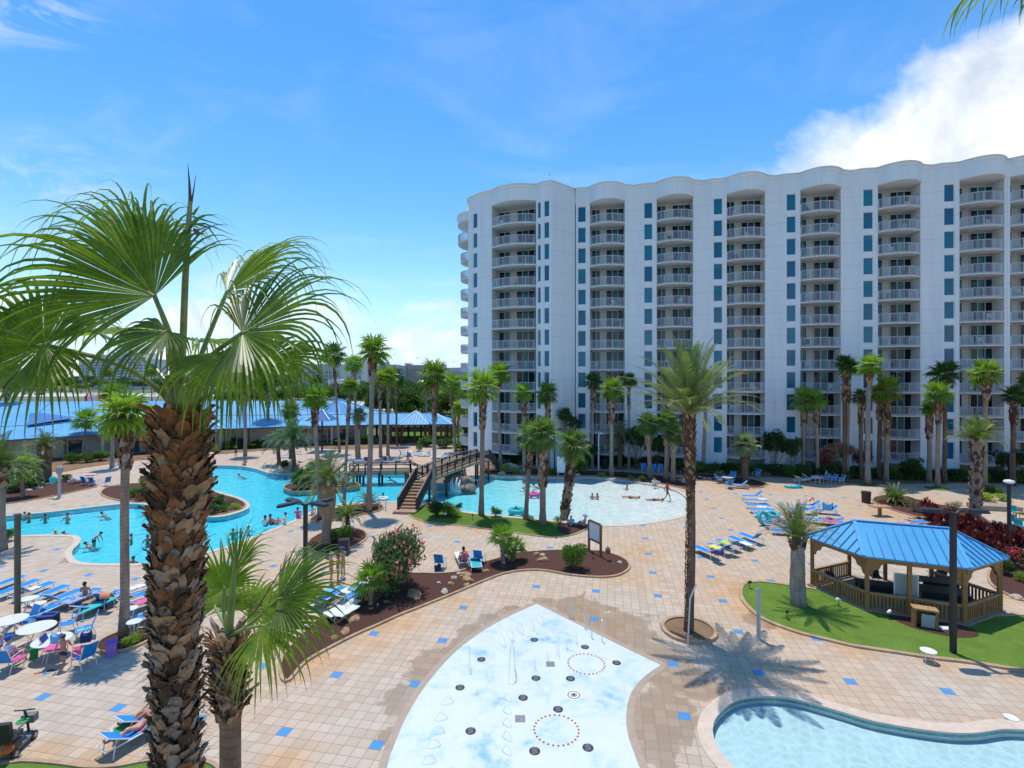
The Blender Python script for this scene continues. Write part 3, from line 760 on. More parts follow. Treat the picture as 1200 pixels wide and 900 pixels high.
# walls with dark glass doors, set back under the eaves
def wallrun(a, b, zt, seed, parent=club, off=COFF, z0=0):
    r = random.Random(seed); d = (b-a); Ln = d.length; d.normalize(); ang = math.atan2(d.y, d.x); nrm = V((d.y, -d.x, 0))
    mb = MB(); mb.beam(a+V((0, 0, zt/2)), b+V((0, 0, zt/2)), .3, zt); mb.build('wall', M_CREAM, parent, off=off)
    x = 1.0
    while x < Ln-3:
        w_ = r.choice([1.6, 2.4, 3.2]); c = a+d*(x+w_/2)+nrm*.17
        mb = MB(); mb.box((c.x, c.y, 1.25), (w_, .06, 2.2), 0, ang)
        for q in range(int(w_/.8)+1):
            e = a+d*(x+min(w_, q*.8))+nrm*.2; mb.box((e.x, e.y, 1.25), (.08, .08, 2.3), 1, ang)
        mb.build('glass_door', [M_DGL, M_ALU if r.random() < .4 else M_BRN], parent, off=off)
        x += w_+r.uniform(1.0, 3.2)
    for k in range(int(Ln/4)+1):
        e = a+d*(k*4)+nrm*2.6
        mb = MB(); mb.box((e.x, e.y, 1.6), (.32, .32, 3.2), 0, ang); mb.build('post', M_BRN if k % 2 else M_CREAM, parent, off=off)
def grd(v, dy=2.6): return V((v.x*(1+dy/v.y), v.y+dy, 0))
for i in range(len(eA)-1): wallrun(grd(eA[i]), grd(eA[i+1]), 3.0, i)
wallrun(grd(eB[0], 3), grd(eB[1], 3), 3.2, 11); wallrun(grd(eB[1], 3), grd(eB[2], 3), 3.2, 12)
# open pavilion at the right end
pav = empty('poolside_pavilion', Wp(485, 525, 85), 0, 'open-sided pavilion with blue metal roof and brown posts beside the tower', 'pavilion'); PO = tuple(pav.location)
pe = [Wp(431, 497.6, 85.4), Wp(530, 497.0, 86)]; pr = [Wp(431, 484.3, 91), Wp(512, 485, 91.5)]
slope(pe, pr, .8, parent=pav, off=PO)
mb = MB(); mb.add([pe[1], Wp(528, 489, 97), pr[1]], [(0, 1, 2)], 0); mb.add([pe[0]+V((0, 12, 0)), pe[1]+V((0, 12, 0)), pr[1], pr[0]], [(1, 0, 3, 2)], 0)
mb.beam(pe[1], pr[1], .3, .16, 1); mb.beam(pr[0], pr[1], .3, .16, 1); mb.build('roof', [M_ROOF, M_RIDGE], pav, off=PO)
g0, g1, gt = Wp(466, 497.8, 84.2), Wp(502, 497.4, 84.4), Wp(487, 481.5, 88)
mb = MB(); mb.add([g0, g1, gt, g0+V((0, 7, .3)), g1+V((0, 7, .3))], [(0, 1, 2), (0, 2, 3), (1, 4, 2), (3, 2, 4)], 0)
mb.beam(g0, gt, .25, .15, 1); mb.beam(g1, gt, .25, .15, 1)
for k in range(1, 9): q = g0.lerp(g1, k/9); tt = 1-abs(k/9-.58)*1.7; mb.beam(q+V((0, 0, .05)), q.lerp(V((q.x+(gt.x-q.x)*.15, gt.y, gt.z)), max(.15, tt))+V((0, 0, .05)), .06, .06, 1)
mb.build('gable_roof', [M_ROOF, M_RIDGE], pav, off=PO)
for px in (434, 448, 458, 471, 486, 498, 503, 517, 522, 529):
    for Y in (86.5, 95):
        b0 = V(((px-600)/F*Y+ (0 if Y < 90 else 1.2), Y, 0)); mb = MB(); mb.box((b0.x, b0.y, 1.6), (.34, .34, 3.2)); mb.build('post', M_BRN, pav, off=PO)
mb = MB(); mb.beam(V((-24, 97.5, 1.3)), V((-9.5, 97.5, 1.3)), .25, 1.1); mb.build('rear_wall', M_CREAM, pav, off=PO)
# small blue shade roof on its dark post
b0 = Wp(377.5, 505, 78); ks = empty('shade_shelter', (b0.x, b0.y, 0), 0, 'small pointed blue shade roof on a dark post before the clubhouse', 'shelter'); zz = b0.z
mb = MB(); mb.tube([(0, 0, 0), (0, 0, 4.9)], .14, 8); mb.build('post', M_DKM, ks)
mb = MB(); q = 1.9; mb.add([(-q, -q, 4.7), (q, -q, 4.7), (q, q, 4.7), (-q, q, 4.7), (0, 0, 6.3)], [(0, 1, 4), (1, 2, 4), (2, 3, 4), (3, 0, 4), (3, 2, 1, 0)], 0)
for a_ in ((-q, -q), (q, -q)): mb.beam(V((*a_, 4.75)), V((0, 0, 6.33)), .16, .12, 1)
mb.build('roof', [M_ROOFD, M_ALU], ks)

# far ground: pale parking lot, verge, road
M_LOT = mat('parking_concrete', (.50, .48, .45), .9, .12, .02); M_ROAD = mat('asphalt', (.16, .16, .17), .9, .15, .1)
def rect(name, x0, x1, y0, y1, z, m):
    mb = MB(); mb.add([(x0, y0, z), (x1, y0, z), (x1, y1, z), (x0, y1, z)], [(0, 1, 2, 3)]); return struct(name, mb, m)
rect('parking_lot', -420, -20, 170, 225, .0, M_LOT); rect('road', -600, 300, 250, 262, .0, M_ROAD); rect('parking_lot', -500, -60, 280, 340, .004, M_LOT)
rect('lawn', -260, -30, 105, 165, .0, M_GRASS)
# distant buildings
M_FARW = mat('far_pale_wall', (.66, .66, .66), .9, .05, .05); M_FARB = mat('far_buff_wall', (.50, .43, .38), .9, .06, .05); M_FARG = mat('far_grey_wall', (.50, .54, .60), .9, .05, .05)
M_FWIN = mat('far_window_band', (.14, .18, .23), .3, .2, .1)
def far_block(px0, px1, pytop, Y, m, label, rows=8, cols=None, steps=None, cat='building', blue=False):
    c = Wp((px0+px1)/2, 440, Y); o = empty('distant_building', (c.x, Y, 0), 0, label, cat, 'distant buildings beyond the trees')
    wd = (px1-px0)/F*Y; ht = H+(440-pytop)/F*Y; dp = 22
    body = MB()
    st = steps or [(0, 1, 1)]
    for (u0, u1, hh) in st:
        body.box((wd*((u0+u1)/2-.5), dp/2, ht*hh/2), (wd*(u1-u0)-.02, dp-(.4*hh), ht*hh), 0)
        body.box((wd*((u0+u1)/2-.5), dp/2, ht*hh+.4), (wd*(u1-u0)*.97, dp, .8), 0)
    body.build('wall', m, o)
    cols = cols or max(3, int(wd/7)); 
    for r in range(rows):
        z = 6+(ht-9)*r/rows
        for (u0, u1, hh) in st:
            if z < ht*hh-3:
                mb = MB(); mb.box((wd*((u0+u1)/2-.5), .4*hh/2-.05, z), (wd*(u1-u0)*.9, .3, (ht-9)/rows*.42), 0); mb.build('window_band', M_FWIN, o)
    for (u0, u1, hh) in st:
        for k in range(1, max(2, int(cols*(u1-u0)))):
            x = wd*(u0+(u1-u0)*k/max(2, int(cols*(u1-u0)))-.5); mb = MB(); mb.box((x, -.1, ht*hh/2), (.9, .5, ht*hh-.5), 0); mb.build('pilaster', m, o)
    return o
far_block(108, 175, 414, 420, M_FARW, 'wide white hotel far beyond the clubhouse, seen under the large palm fronds', 9, 12, [(0, .35, .93), (.35, .8, 1), (.8, 1, .82)])
far_block(92, 104, 422, 440, M_FARW, 'narrow pale tower block left of the wide white hotel', 8, 3)
far_block(340, 400, 428, 380, M_FARG, 'low wide grey building far behind the clubhouse palms', 4, 12)
far_block(404, 424, 420, 520, M_FARW, 'pale high-rise on the horizon behind the first tall palm trunks', 9, 4)
far_block(424, 451, 425, 560, M_FARG, 'pale grey high-rise with a slim tower, right of the first one', 8, 5, [(0, .3, 1), (.3, .8, .86), (.8, 1, 1.0)])
far_block(453, 474, 428, 600, M_FARG, 'grey blue high-rise left of the buff block on the horizon', 9, 6, [(0, .6, 1), (.6, 1, .95)])
far_block(474.5, 499, 428.5, 610, M_FARB, 'long buff block with square roof box on the horizon', 9, 9, [(0, .2, 1.09), (.2, 1, 1)])
far_block(507, 527, 427.5, 600, M_FARB, 'stepped buff high-rise right of the gap on the horizon', 9, 5, [(0, .7, 1), (.7, 1, .82)])
far_block(529, 547, 431.5, 640, M_FARW, 'white high-rise on the horizon just left of the tower', 8, 5)
far_block(384, 406, 447, 240, M_FARW, 'low white flat-roofed building at the edge of the parking lot', 1, 8)
# birds
M_BIRD = mat('bird_dark', (.02, .02, .02), .8, .1)
for i, (px, py, nm) in enumerate(((462, 416, 'leftmost'), (489, 419.5, 'second from left'), (499.5, 421.5, 'third from left'), (532, 424.5, 'rightmost, nearest the tower'))):
    c = Wp(px, py, 190); mb = MB(); mb.ball((0, 0, 0), .28, 8, 6, sc=(.6, 1.5, .6))
    for sx in (-1, 1): mb.add([(0, .25, .1), (0, -.35, .1), (sx*.6, -.2, .35), (sx*.6, .2, .35), (sx*1.15, -.25, .15)], [(0, 1, 2, 3), (3, 2, 4)])
    mb.add([(-.1, -.4, 0), (.1, -.4, 0), (.18, -.8, 0), (-.18, -.8, 0)], [(0, 1, 2, 3)])
    o = mb.build('bird', M_BIRD); o.location = c; tag(o, f'dark bird above the distant high-rises, {nm} of the four', 'bird', 'birds over the distant high-rises')

# ================================================================= cars on the far lot
def car_proto(m):
    def f():
        r = empty('parked_car'); mb = MB()
        prof = [(-2.2, .35), (-2.2, .8), (-1.5, .95), (-1.0, 1.42), (.5, 1.45), (1.15, 1.0), (2.1, .85), (2.2, .4)]
        vs = [(x, y*(.82 if z > 1.2 else .9), z) for y in (-1, 1) for x, z in prof]; n = len(prof)
        mb.add(vs, [tuple(range(n))]+[tuple(range(2*n-1, n-1, -1))]+[(i, i+n, (i+1) % n+n, (i+1) % n) for i in range(n)]); mb.build('body', m, r)
        mb = MB(); mb.box((-.25, 0, 1.2), (2.0, 1.72, .32)); mb.build('windows', M_DGL, r)
        for x in (-1.35, 1.35):
            for y in (-.85, .85):
                mb = MB(); mb.tube([(x, y-.1, .33), (x, y+.1, .33)], .33, 12); mb.build('wheel', M_DKM, r)
        return r
    return f
CARC = {'white': mat('white_car_paint', (.7, .7, .7), .25, .03), 'dark blue': mat('blue_car_paint', (.02, .04, .12), .25, .05), 'black': mat('black_car_paint', (.015, .015, .018), .25, .05), 'silver': mat('silver_car_paint', (.4, .41, .43), .3, .04), 'red': mat('red_car_paint', (.4, .02, .02), .3, .05)}
for i, (px, py, cn, wh) in enumerate(((232, 465, 'dark blue', 'just right of the big palm trunk top'), (243, 466, 'white', 'second car right of the big palm trunk top'), (258, 464.5, 'black', 'right of the dark blue and white cars'), (46, 463, 'dark blue', 'behind the fan leaf at the left edge'), (30, 462.5, 'silver', 'leftmost on the far lot'), (178, 463, 'white', 'left of the big palm crown base'), (190, 462, 'silver', 'close left of the big palm crown base'), (205, 465, 'white', 'hidden partly by the big palm petioles'), (272, 465, 'silver', 'fourth car right of the big palm'), (398, 452, 'white', 'before the low white building'))):
    place('car'+cn, car_proto(CARC[cn]), P(px, py), rad(85+6*(i % 3)), f'{cn} car parked on the far lot, {wh}', 'car', 'cars parked on the far lot')
# red and white bounce shelter on the far verge
c = P(112, 471); o = empty('striped_tent', c, 0, 'red and pale rounded tent on the grass by the far parking lot', 'tent')
mb = MB(); mb.ball((0, 0, 1.2), 3.2, 14, 8, sc=(1, .8, .9)); mb.build('canopy', mat('tent_pale', (.55, .42, .42), .7, .2, .4), o)
for sx in (-1, 1): mb = MB(); mb.tube([(sx*2.6, -1.5, 0), (sx*3.4, -1.2, 2.2), (sx*2.2, -1, 3.8)], [.5, .5, .25], 8); mb.build('red_arm', mat('tent_red', (.55, .04, .05), .6, .1), o)
# ================================================================= bridge, waterfall rocks
M_DKW2 = mat('dark_bridge_timber', (.075, .05, .042), .7, .3, 6, .2); M_TREAD = mat('weathered_tread_timber', (.36, .23, .145), .8, .2, 4, .2); M_BEAMW = mat('pale_fascia_timber', (.40, .29, .20), .8, .2, 3)
M_RAILT = mat('greyed_handrail_timber', (.17, .13, .12), .7, .2, 5)
br = empty('footbridge', P(483, 600), 0, 'dark timber footbridge with stairs rising from the deck over the pool', 'bridge'); BO = tuple(br.location)
S0 = P(477, 599.5); S1 = Wp(496, 562, 48.2); 
sd = V((S1.x-S0.x, S1.y-S0.y, 0)); sl_ = sd.length; sd.normalize(); sn = V((sd.y, -sd.x, 0)); wB = .78
mb = MB(); c = S0-sd*.35; mb.box((c.x, c.y, .1), (1.1, 1.9, .2), 0, math.atan2(sd.y, sd.x)); mb.build('landing_step', M_TREAD, br, off=BO)
nst = 9
for i in range(nst):
    c = S0+sd*(.3+(sl_-.3)*i/nst); z = .2+(S1.z-.2)*(i+1)/nst
    mb = MB(); mb.box((c.x, c.y, z-.04), (.38, 1.5, .06), 0, math.atan2(sd.y, sd.x)); mb.box((c.x-sd.x*.18, c.y-sd.y*.18, z-.14), (.03, 1.5, .16), 0, math.atan2(sd.y, sd.x)); mb.build('tread', M_TREAD, br, off=BO)
for s in (-1, 1):
    mb = MB(); mb.beam(S0+sn*s*wB+V((0, 0, .15)), S1+sn*s*wB-V((0, 0, .1)), .08, .3); mb.build('stringer', M_DKW2, br, off=BO)
T0 = S1; T1 = Wp(566, 540, 58.5); T1.z = S1.z+.35; Tm = (T0+T1)/2+V((0, 0, .18))
deckp = [T0, T0.lerp(Tm, .5)+V((0, 0, .06)), Tm, Tm.lerp(T1, .5)+V((0, 0, .06)), T1]
E_ = P(577, 552); E_.z = .1
mb = MB()
for i in range(4): mb.beam(deckp[i]-V((0, 0, .08)), deckp[i+1]-V((0, 0, .08)), 1.6, .14, 0); 
mb.build('deck_boards', M_TREAD, br, off=BO)
def sidedir(a, b): d = V((b.x-a.x, b.y-a.y, 0)).normalized(); return V((d.y, -d.x, 0))
mb = MB()
for i in range(4):
    n_ = sidedir(deckp[i], deckp[i+1])
    for s in (-1, 1): mb.beam(deckp[i]+n_*s*.82-V((0, 0, .12)), deckp[i+1]+n_*s*.82-V((0, 0, .12)), .07, .28)
mb.build('fascia', M_BEAMW, br, off=BO)
def railing(path, s, parent, off, hgt=1.02, name='railing', w=.8, panel=True, post=1.15):
    mb = MB(); d = 0
    pts = []
    for i, p in enumerate(path):
        n_ = sidedir(path[max(0, i-1)], path[min(len(path)-1, i+1)]); pts.append(p+n_*s*w)
    for i in range(len(pts)-1):
        a, b = pts[i], pts[i+1]; Ls = (b-a).length; n = max(1, round(Ls/post))
        mb.beam(a+V((0, 0, hgt)), b+V((0, 0, hgt)), .13, .06, 1)
        mb.beam(a+V((0, 0, hgt-.16)), b+V((0, 0, hgt-.16)), .05, .10, 0); mb.beam(a+V((0, 0, .18)), b+V((0, 0, .18)), .05, .10, 0)
        for k in range(n+1): q = a+(b-a)*k/n; mb.box((q.x, q.y, q.z+hgt/2-.12), (.12, .12, hgt+.2), 0)
        if panel:
            n2 = int(Ls/.16)
            for k in range(n2): q = a+(b-a)*(k+.5)/n2; mb.box((q.x, q.y, q.z+hgt/2-.02), (.05, .05, hgt-.25), 0)
    return mb.build(name, [M_DKW2, M_RAILT], parent, off=off)
Dn = [T1, E_]
for s in (-1, 1):
    railing([S0+V((0, 0, .15))]+deckp[:1], s, br, BO); railing(deckp, s, br, BO); railing(Dn, s, br, BO)
mb = MB()
for i in range(8): q = T1.lerp(E_, (i+.5)/8); mb.box(q, (.4, 1.4, .06), 0, math.atan2(E_.y-T1.y, E_.x-T1.x))
mb.build('tread', M_TREAD, br, off=BO)
for i, p in enumerate(deckp):
    n_ = sidedir(deckp[max(0, i-1)], deckp[min(4, i+1)])
    for s in (-1, 1): mb = MB(); q = p+n_*s*.7; mb.box((q.x, q.y, (p.z-.6)/2), (.2, .2, p.z+.45)); mb.build('post', M_DKW2, br, off=BO)
# second, level bridge behind
fb = empty('footbridge', P(440, 560), 0, 'level timber footbridge crossing the pool behind the planted islet', 'bridge'); FO = tuple(fb.location)
A0 = V(((412-600)/F*56, 56, .95)); A1 = V(((481-600)/F*56.5, 56.5, .95)); A2 = V(((494-600)/F*57.5, 57.8, .35)); Am = V(((393-600)/F*52.2, 52.2, .08))
mb = MB(); mb.beam(A0, A1, 1.5, .14); mb.beam(A1, A2, 1.5, .12); mb.build('deck_boards', M_TREAD, fb, off=FO)
mb = MB(); mb.beam(A0+V((0, -.78, -.06)), A1+V((0, -.78, -.06)), .06, .32); mb.beam(A0+V((0, .78, -.06)), A1+V((0, .78, -.06)), .06, .32); mb.build('fascia', M_BEAMW, fb, off=FO)
for s in (-1, 1): railing([A0, A1, A2], s, fb, FO, panel=False, post=1.5); railing([Am, A0], s, fb, FO, panel=False, post=1.5)
for i in range(6): q = Am.lerp(A0, (i+.5)/6); mb = MB(); mb.box(q, (1.5, .38, .07), 0, .5); mb.build('tread', M_TREAD, fb, off=FO)
for x in (A0.x+.4, A0.x+1.1, (A0.x+A1.x)/2, A1.x-.3):
    for y in (55.4, 56.7): mb = MB(); mb.box((x, y, .2), (.2, .2, 1.5)); mb.build('post', M_DKW2, fb, off=FO)

# rocks: weathered irregular boulders
def rockm(name, a, b):
    t = NT(name); p = t.coord('Object')
    return t.done(t.prin(t.ramp(t.noise(p, 2.2, 7, .7), [(.3, a), (.5, tuple((x+y)/2 for x, y in zip(a, b))), (.7, b)]), .85, .25, 0, t.bump(t.noise(p, 5, 6, .7), .8, .1)))
M_ROCK = rockm('waterfall_rock', (.10, .07, .05), (.42, .34, .27)); M_SAND = rockm('sandstone', (.34, .17, .07), (.58, .38, .20)); M_PALE = rockm('pale_limestone', (.40, .33, .26), (.68, .60, .50))
def rock_proto(seed, m):
    def f():
        bm = bmesh.new(); bmesh.ops.create_icosphere(bm, subdivisions=3, radius=1); r = random.Random(seed); o3 = V((r.random()*9, r.random()*9, r.random()*9))
        for v in bm.verts:
            d = v.co.normalized(); k = 1+.38*noise.noise(d*1.1+o3)+.16*noise.noise(d*3+o3); v.co = V((d.x*k, d.y*k*.8, max(-.25, d.z*k*.62)))
            for pl in range(4):
                a = V((math.cos(pl*1.7+seed), math.sin(pl*1.7+seed), .6*math.cos(pl+seed))).normalized(); q = v.co.dot(a)
                if q > .72: v.co -= a*(q-.72)*.85
        me = bpy.data.meshes.new('rock'); bm.to_mesh(me); bm.free(); me.materials.append(m)
        o = bpy.data.objects.new('rock', me); COL.objects.link(o); return shade_auto(o, 32)
    return f
def rock(px, py, sz, label, m='M_SAND', z=.05, asp=1, rz=0, nm=None, group='loose rocks in the planting beds', Y=None):
    p = P(px, py, z) if Y is None else Wp(px, py, Y)
    s = int(px*7+py) % 5
    o = place('rock%s%d' % (m, s), rock_proto(s, globals()[m]), (p.x, p.y, p.z-.02), rz or px*1.3, label, 'rock', group, (sz*asp, sz, sz))
    o.name = 'rock'; return o
rr = random.Random(3)
wfr = [(519, 573.5, 1.0, 0, 'large low boulder at the left end of the waterfall'), (531, 573, .95, .0, 'boulder at the foot of the waterfall, left side'), (541, 573.5, .9, 0, 'wet boulder at the foot of the waterfall, right side'), (550, 570, .85, 0, 'rightmost boulder of the waterfall, at the waterline'), (535, 565, 1.1, .7, 'middle boulder of the waterfall stack'), (545, 564, .9, .6, 'middle boulder right in the waterfall stack'), (527, 566, .9, .5, 'middle boulder left in the waterfall stack'), (534, 559, .8, 1.5, 'tallest boulder topping the waterfall stack'), (541, 560, .65, 1.3, 'smaller boulder beside the top of the waterfall'), (526, 560, .7, 1.1, 'upper left boulder of the waterfall stack'), (549, 562, .6, .5, 'small boulder behind the right end of the waterfall')]
for (px, py, s, z, lb) in wfr:
    Y = F*H/(575-440)+.7+max(0, (568-py)*.16); q = V(((px-600)/F*Y, Y, 0)); k = int(px) % 5
    o = place('wrock%d' % k, rock_proto(k+3, M_ROCK), (q.x, q.y, z), px, lb, 'boulder', 'boulders of the waterfall', s); o.name = 'boulder'
mb = MB(); q0 = P(497, 574.8); 
cw = catmull([P(497, 572.5), P(505, 574.6), P(515, 575.4), P(527, 575), P(536, 574.4)], 4, False)
for i in range(len(cw)-1): mb.beam(cw[i]+V((0, .15, .28)), cw[i+1]+V((0, .15, .28)), .3, .95)
tag(mb.build('tiled_wall', mat('blue_mosaic', (.10, .30, .38), .3, .45, 9)), 'low curved wall of blue mosaic left of the waterfall rocks', 'wall')
M_FALL = (lambda t: t.done(t.prin((.86, .93, .95), .25, .5, 0, t.bump(t.noise(t.world(), 8, 4), .6, .05))))(NT('falling_water'))
mb = MB(); p0 = P(533, 576.5)
for k in range(7):
    x = p0.x-.45+.15*k; h = 1.0+.3*math.sin(k*2.1); mb.tube([(x, p0.y+.75, h), (x, p0.y+.45, h-.12), (x, p0.y+.28, h*.5), (x+.02, p0.y+.2, -.1)], [.05, .05, .045, .06], 6)
tag(mb.build('waterfall', M_FALL, smooth=True), 'thin white sheet of water falling over the dark boulders', 'waterfall')
mb = MB(); gg = outline([(500, 562), (512, 569), (530, 571), (548, 566), (547, 559), (520, 556), (505, 557)], 3); mb.prism([(p.x, p.y) for p in gg], -.6, .25)
struct('rock_mound', mb, M_DRY)
for (px, py, s, lb, m, asp) in ((578, 688, 0, '', '', 1),): pass
for (px, py, s, lb, m, asp) in ((414.5, 726, .34, 'block-shaped tan rock in the mulch below the bright little palm', 'M_SAND', 1.1), (405, 740, .24, 'small pale tan rock left of the block-shaped one', 'M_SAND', 1.2), (392, 747, .17, 'small rounded rock near the near kerb of the mulch bed', 'M_SAND', 1), (406, 717, .13, 'tiny cream stone left of the bright little palm trunk', 'M_PALE', 1.2), (452, 705, .13, 'tiny stone right of the bright little palm trunk', 'M_SAND', 1), (485, 697, .42, 'long flat tan rock below the oleander', 'M_SAND', 1.5), (521, 693, .22, 'flat pale stone in the middle of the mulch bed', 'M_PALE', 1.4), (528, 684, .22, 'round tan stone above the flat pale stone', 'M_SAND', 1), (514, 683, .15, 'small cream stone left of the round tan stone', 'M_PALE', 1), (532, 677, .19, 'cream stone near the back kerb, left of the stone pair', 'M_PALE', 1.1), (537.5, 672, .18, 'small pale stone at the back kerb', 'M_PALE', 1), (546, 674.5, .34, 'upper tan rock of the stacked pair', 'M_SAND', 1.2), (548, 680, .36, 'lower rounded rock of the stacked pair', 'M_SAND', 1.1), (547, 685.5, .22, 'small tan rock just below the stacked pair', 'M_SAND', 1), (561, 666, .25, 'tan rock left of the small palm clump', 'M_SAND', 1.1), (568, 669.5, .22, 'low tan rock beside the small palm clump', 'M_SAND', 1.2), (635.5, 656.5, .36, 'squared reddish rock left of the round bush', 'M_SAND', 1.1), (629, 649, .22, 'small tan rock behind the squared reddish one', 'M_SAND', 1.1), (636, 650.5, .2, 'small flat rock touching the back kerb', 'M_PALE', 1), (726, 659, .17, 'small cream stone near the right tip of the mulch bed', 'M_PALE', 1.2), (577, 553, 0, '', '', 1)):
    if s: rock(px, py, s, lb, m, asp=asp)
for (px, py, s, lb) in ((598, 551, 1.3, 'large pale rounded boulder on the far shore of the wave pool'), (610, 554, .7, 'pale boulder right of the large rounded one'), (588, 555.5, .5, 'small boulder left of the large rounded one'), (676, 557, .5, 'pale stone at the waterline below the bright bush'), (771, 566, .4, 'pale stone by the three sabal trunks'), (802, 565, .4, 'cream stone right of the three sabal trunks'), (340, 548, 1.5, 'big grey boulder behind the islet at the far shore'), (328, 553, .8, 'grey boulder at the far shore near the steps'), (44, 572, .5, 'pale flat rock in the left mulch bed'), (32, 575, .45, 'tan rock in the left mulch bed'), (56, 568, .4, 'small rock at the right of the left mulch bed'), (139, 569, .5, 'dark rock at the start of the planted peninsula'), (1191, 700.5, .3, 'flat reddish stone in the mulch at the right edge'), (1156, 628, .5, 'pale squared rock among the dark red plants')):
    rock(px, py, s, lb, 'M_PALE')
for i, (px, py) in enumerate(((808, 558), (813, 559.5), (820, 559), (826, 560.5), (832, 561), (839, 560), (846, 561), (853, 562))):
    rock(px, py, .3, f'cream edging stone of the bed by the tall date palm, {ORD[i]} from the left', 'M_PALE', group='edging stones')

# ================================================================= gazebo
M_WOOD = mat('stained_pine', (.30, .15, .055), .65, .22, 5, .15); M_WOODS = mat('sunlit_pine_cap', (.42, .25, .12), .65, .2, 5)  # cap pine is a paler copy, sunlight on the tops put into its colour
M_ROOFG = roofm('gazebo_roof_metal', (.06, .31, .55), (.085, .37, .61), .42); M_SEAMG = mat('gazebo_seam', (.03, .16, .38), .45, .1)
gz = empty('gazebo', (20, 26.4, 0), 0, 'timber gazebo with hipped blue metal roof standing in the lawn', 'gazebo'); GO = tuple(gz.location)
GC = V((20.05, 26.35, 0)); hex_ = [V((16.05, 28.1, 0)), V((17.1, 24.9, 0)), V((20.9, 23.3, 0)), V((24.0, 24.7, 0)), V((22.95, 27.85, 0)), V((19.15, 29.45, 0))]
ze = 2.72; R1, R2 = V((18.05, 27.0, 3.85)), V((21.9, 25.6, 3.85))
def roofplane(pts, name='roof_panel'):
    mb = MB(); up = [p.copy() for p in pts]; n = len(up); dn = [p-V((0, 0, .07)) for p in up]
    mb.add(up+dn, [tuple(range(n)), tuple(range(2*n-1, n-1, -1))]+[(n+i, n+(i+1) % n, (i+1) % n, i) for i in range(n)], 0)
    a, b = up[0], up[1]; d = (b-a).normalized(); nr = (b-a).cross(up[2]-b).normalized(); ups = nr.cross(d); 
    if ups.z < 0: ups = -ups
    Ln = (b-a).length; k = .42
    while k < Ln-.1:
        q = a+d*k; best = None
        for i in range(1, n):
            p1, p2 = up[i], up[(i+1) % n]; e = p2-p1
            # solve q+t*ups = p1+s*e in the roof plane
            m2 = Matrix(((ups.dot(ups), -e.dot(ups)), (ups.dot(e), -e.dot(e))))
            if abs(m2.determinant()) < 1e-9: continue
            r = m2.inverted() @ V(((p1-q).dot(ups), (p1-q).dot(e)))
            if r[0] > .05 and -.001 <= r[1] <= 1.001: best = r[0] if best is None else min(best, r[0])
        if best: mb.beam(q+nr*.025, q+ups*best+nr*.025, .035, .05, 1, up=nr)
        k += .42
    return mb.build(name, [M_ROOFG, M_SEAMG], gz, off=GO)
def ez(p, z=ze): return V((p.x, p.y, z))
hx = [ez(p) for p in hex_]
roofplane([hx[0], hx[1], R1]); roofplane([hx[1], hx[2], R2, R1]); roofplane([hx[2], hx[3], R2]); roofplane([hx[3], hx[4], R2]); roofplane([hx[4], hx[5], R1, R2]); roofplane([hx[5], hx[0], R1])
mb = MB()
for a, b in ((R1, R2), (hx[0], R1), (hx[1], R1), (hx[2], R2), (hx[3], R2), (hx[4], R2), (hx[5], R1)): mb.beam(a+V((0, 0, .03)), b+V((0, 0, .03)), .16, .05)
mb.build('ridge_cap', mat('gazebo_ridge', (.09, .36, .70), .35, .05), gz, off=GO)
mb = MB()
ins = [GC+(p-GC)*.93 for p in hex_]
for i in range(6): mb.beam(ez(ins[i], ze-.17), ez(ins[(i+1) % 6], ze-.17), .12, .22)
mb.build('eave_beam', M_WOOD, gz, off=GO)
pin = [GC+(p-GC)*.915 for p in hex_]
posts = pin+[pin[1].lerp(pin[2], .45), pin[4].lerp(pin[5], .55)]
for p in posts: mb = MB(); mb.box((p.x, p.y, (ze-.28)/2), (.17, .17, ze-.28), 0, -.36); mb.build('post', M_WOOD, gz, off=GO)
def bracket(p, q):
    d = (q-p).normalized(); mb = MB()
    pr = [V((0, 0, 1.75)), V((.12, 0, 1.8)), V((.2, 0, 2.02)), V((.42, 0, 2.12)), V((.5, 0, 2.32)), V((.72, 0, 2.42)), V((0, 0, 2.42))]
    n2 = V((d.y, -d.x, 0))*.035; vs = [p+d*(.08+a.x)+V((0, 0, a.z))+n2 for a in pr]+[p+d*(.08+a.x)+V((0, 0, a.z))-n2 for a in pr]; n = 7
    mb.add(vs, [tuple(range(n)), tuple(range(2*n-1, n-1, -1))]+[(i, i+n, (i+1) % n+n, (i+1) % n) for i in range(n)]); mb.build('bracket', M_WOOD, gz, off=GO)
for i in range(6): bracket(pin[i], pin[(i+1) % 6]); bracket(pin[(i+1) % 6], pin[i])
def picket(a, b):
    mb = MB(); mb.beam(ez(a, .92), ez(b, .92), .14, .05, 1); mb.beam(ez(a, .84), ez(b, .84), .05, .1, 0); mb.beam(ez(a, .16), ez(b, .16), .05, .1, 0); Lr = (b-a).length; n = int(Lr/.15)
    for k in range(n): q = a.lerp(b, (k+.5)/n); mb.box((q.x, q.y, .5), (.085, .03, .66), 0, math.atan2((b-a).y, (b-a).x))
    m_ = a.lerp(b, .5); mb.box((m_.x, m_.y, .47), (.13, .13, .94), 0)
    mb.build('railing', [M_WOOD, M_WOODS], gz, off=GO)
for i, j in ((0, 1), (1, 2), (2, 3), (3, 4), (5, 0)): picket(pin[i], pin[j])
fl = MB(); fo = [GC+(p-GC)*.97 for p in hex_]
if area(fo) < 0: fo.reverse()
fl.prism([(p.x, p.y) for p in fo], .0, .11); fl.build('floor', mat('gazebo_floor', (.30, .24, .19), .8, .15, 2), gz, off=GO)
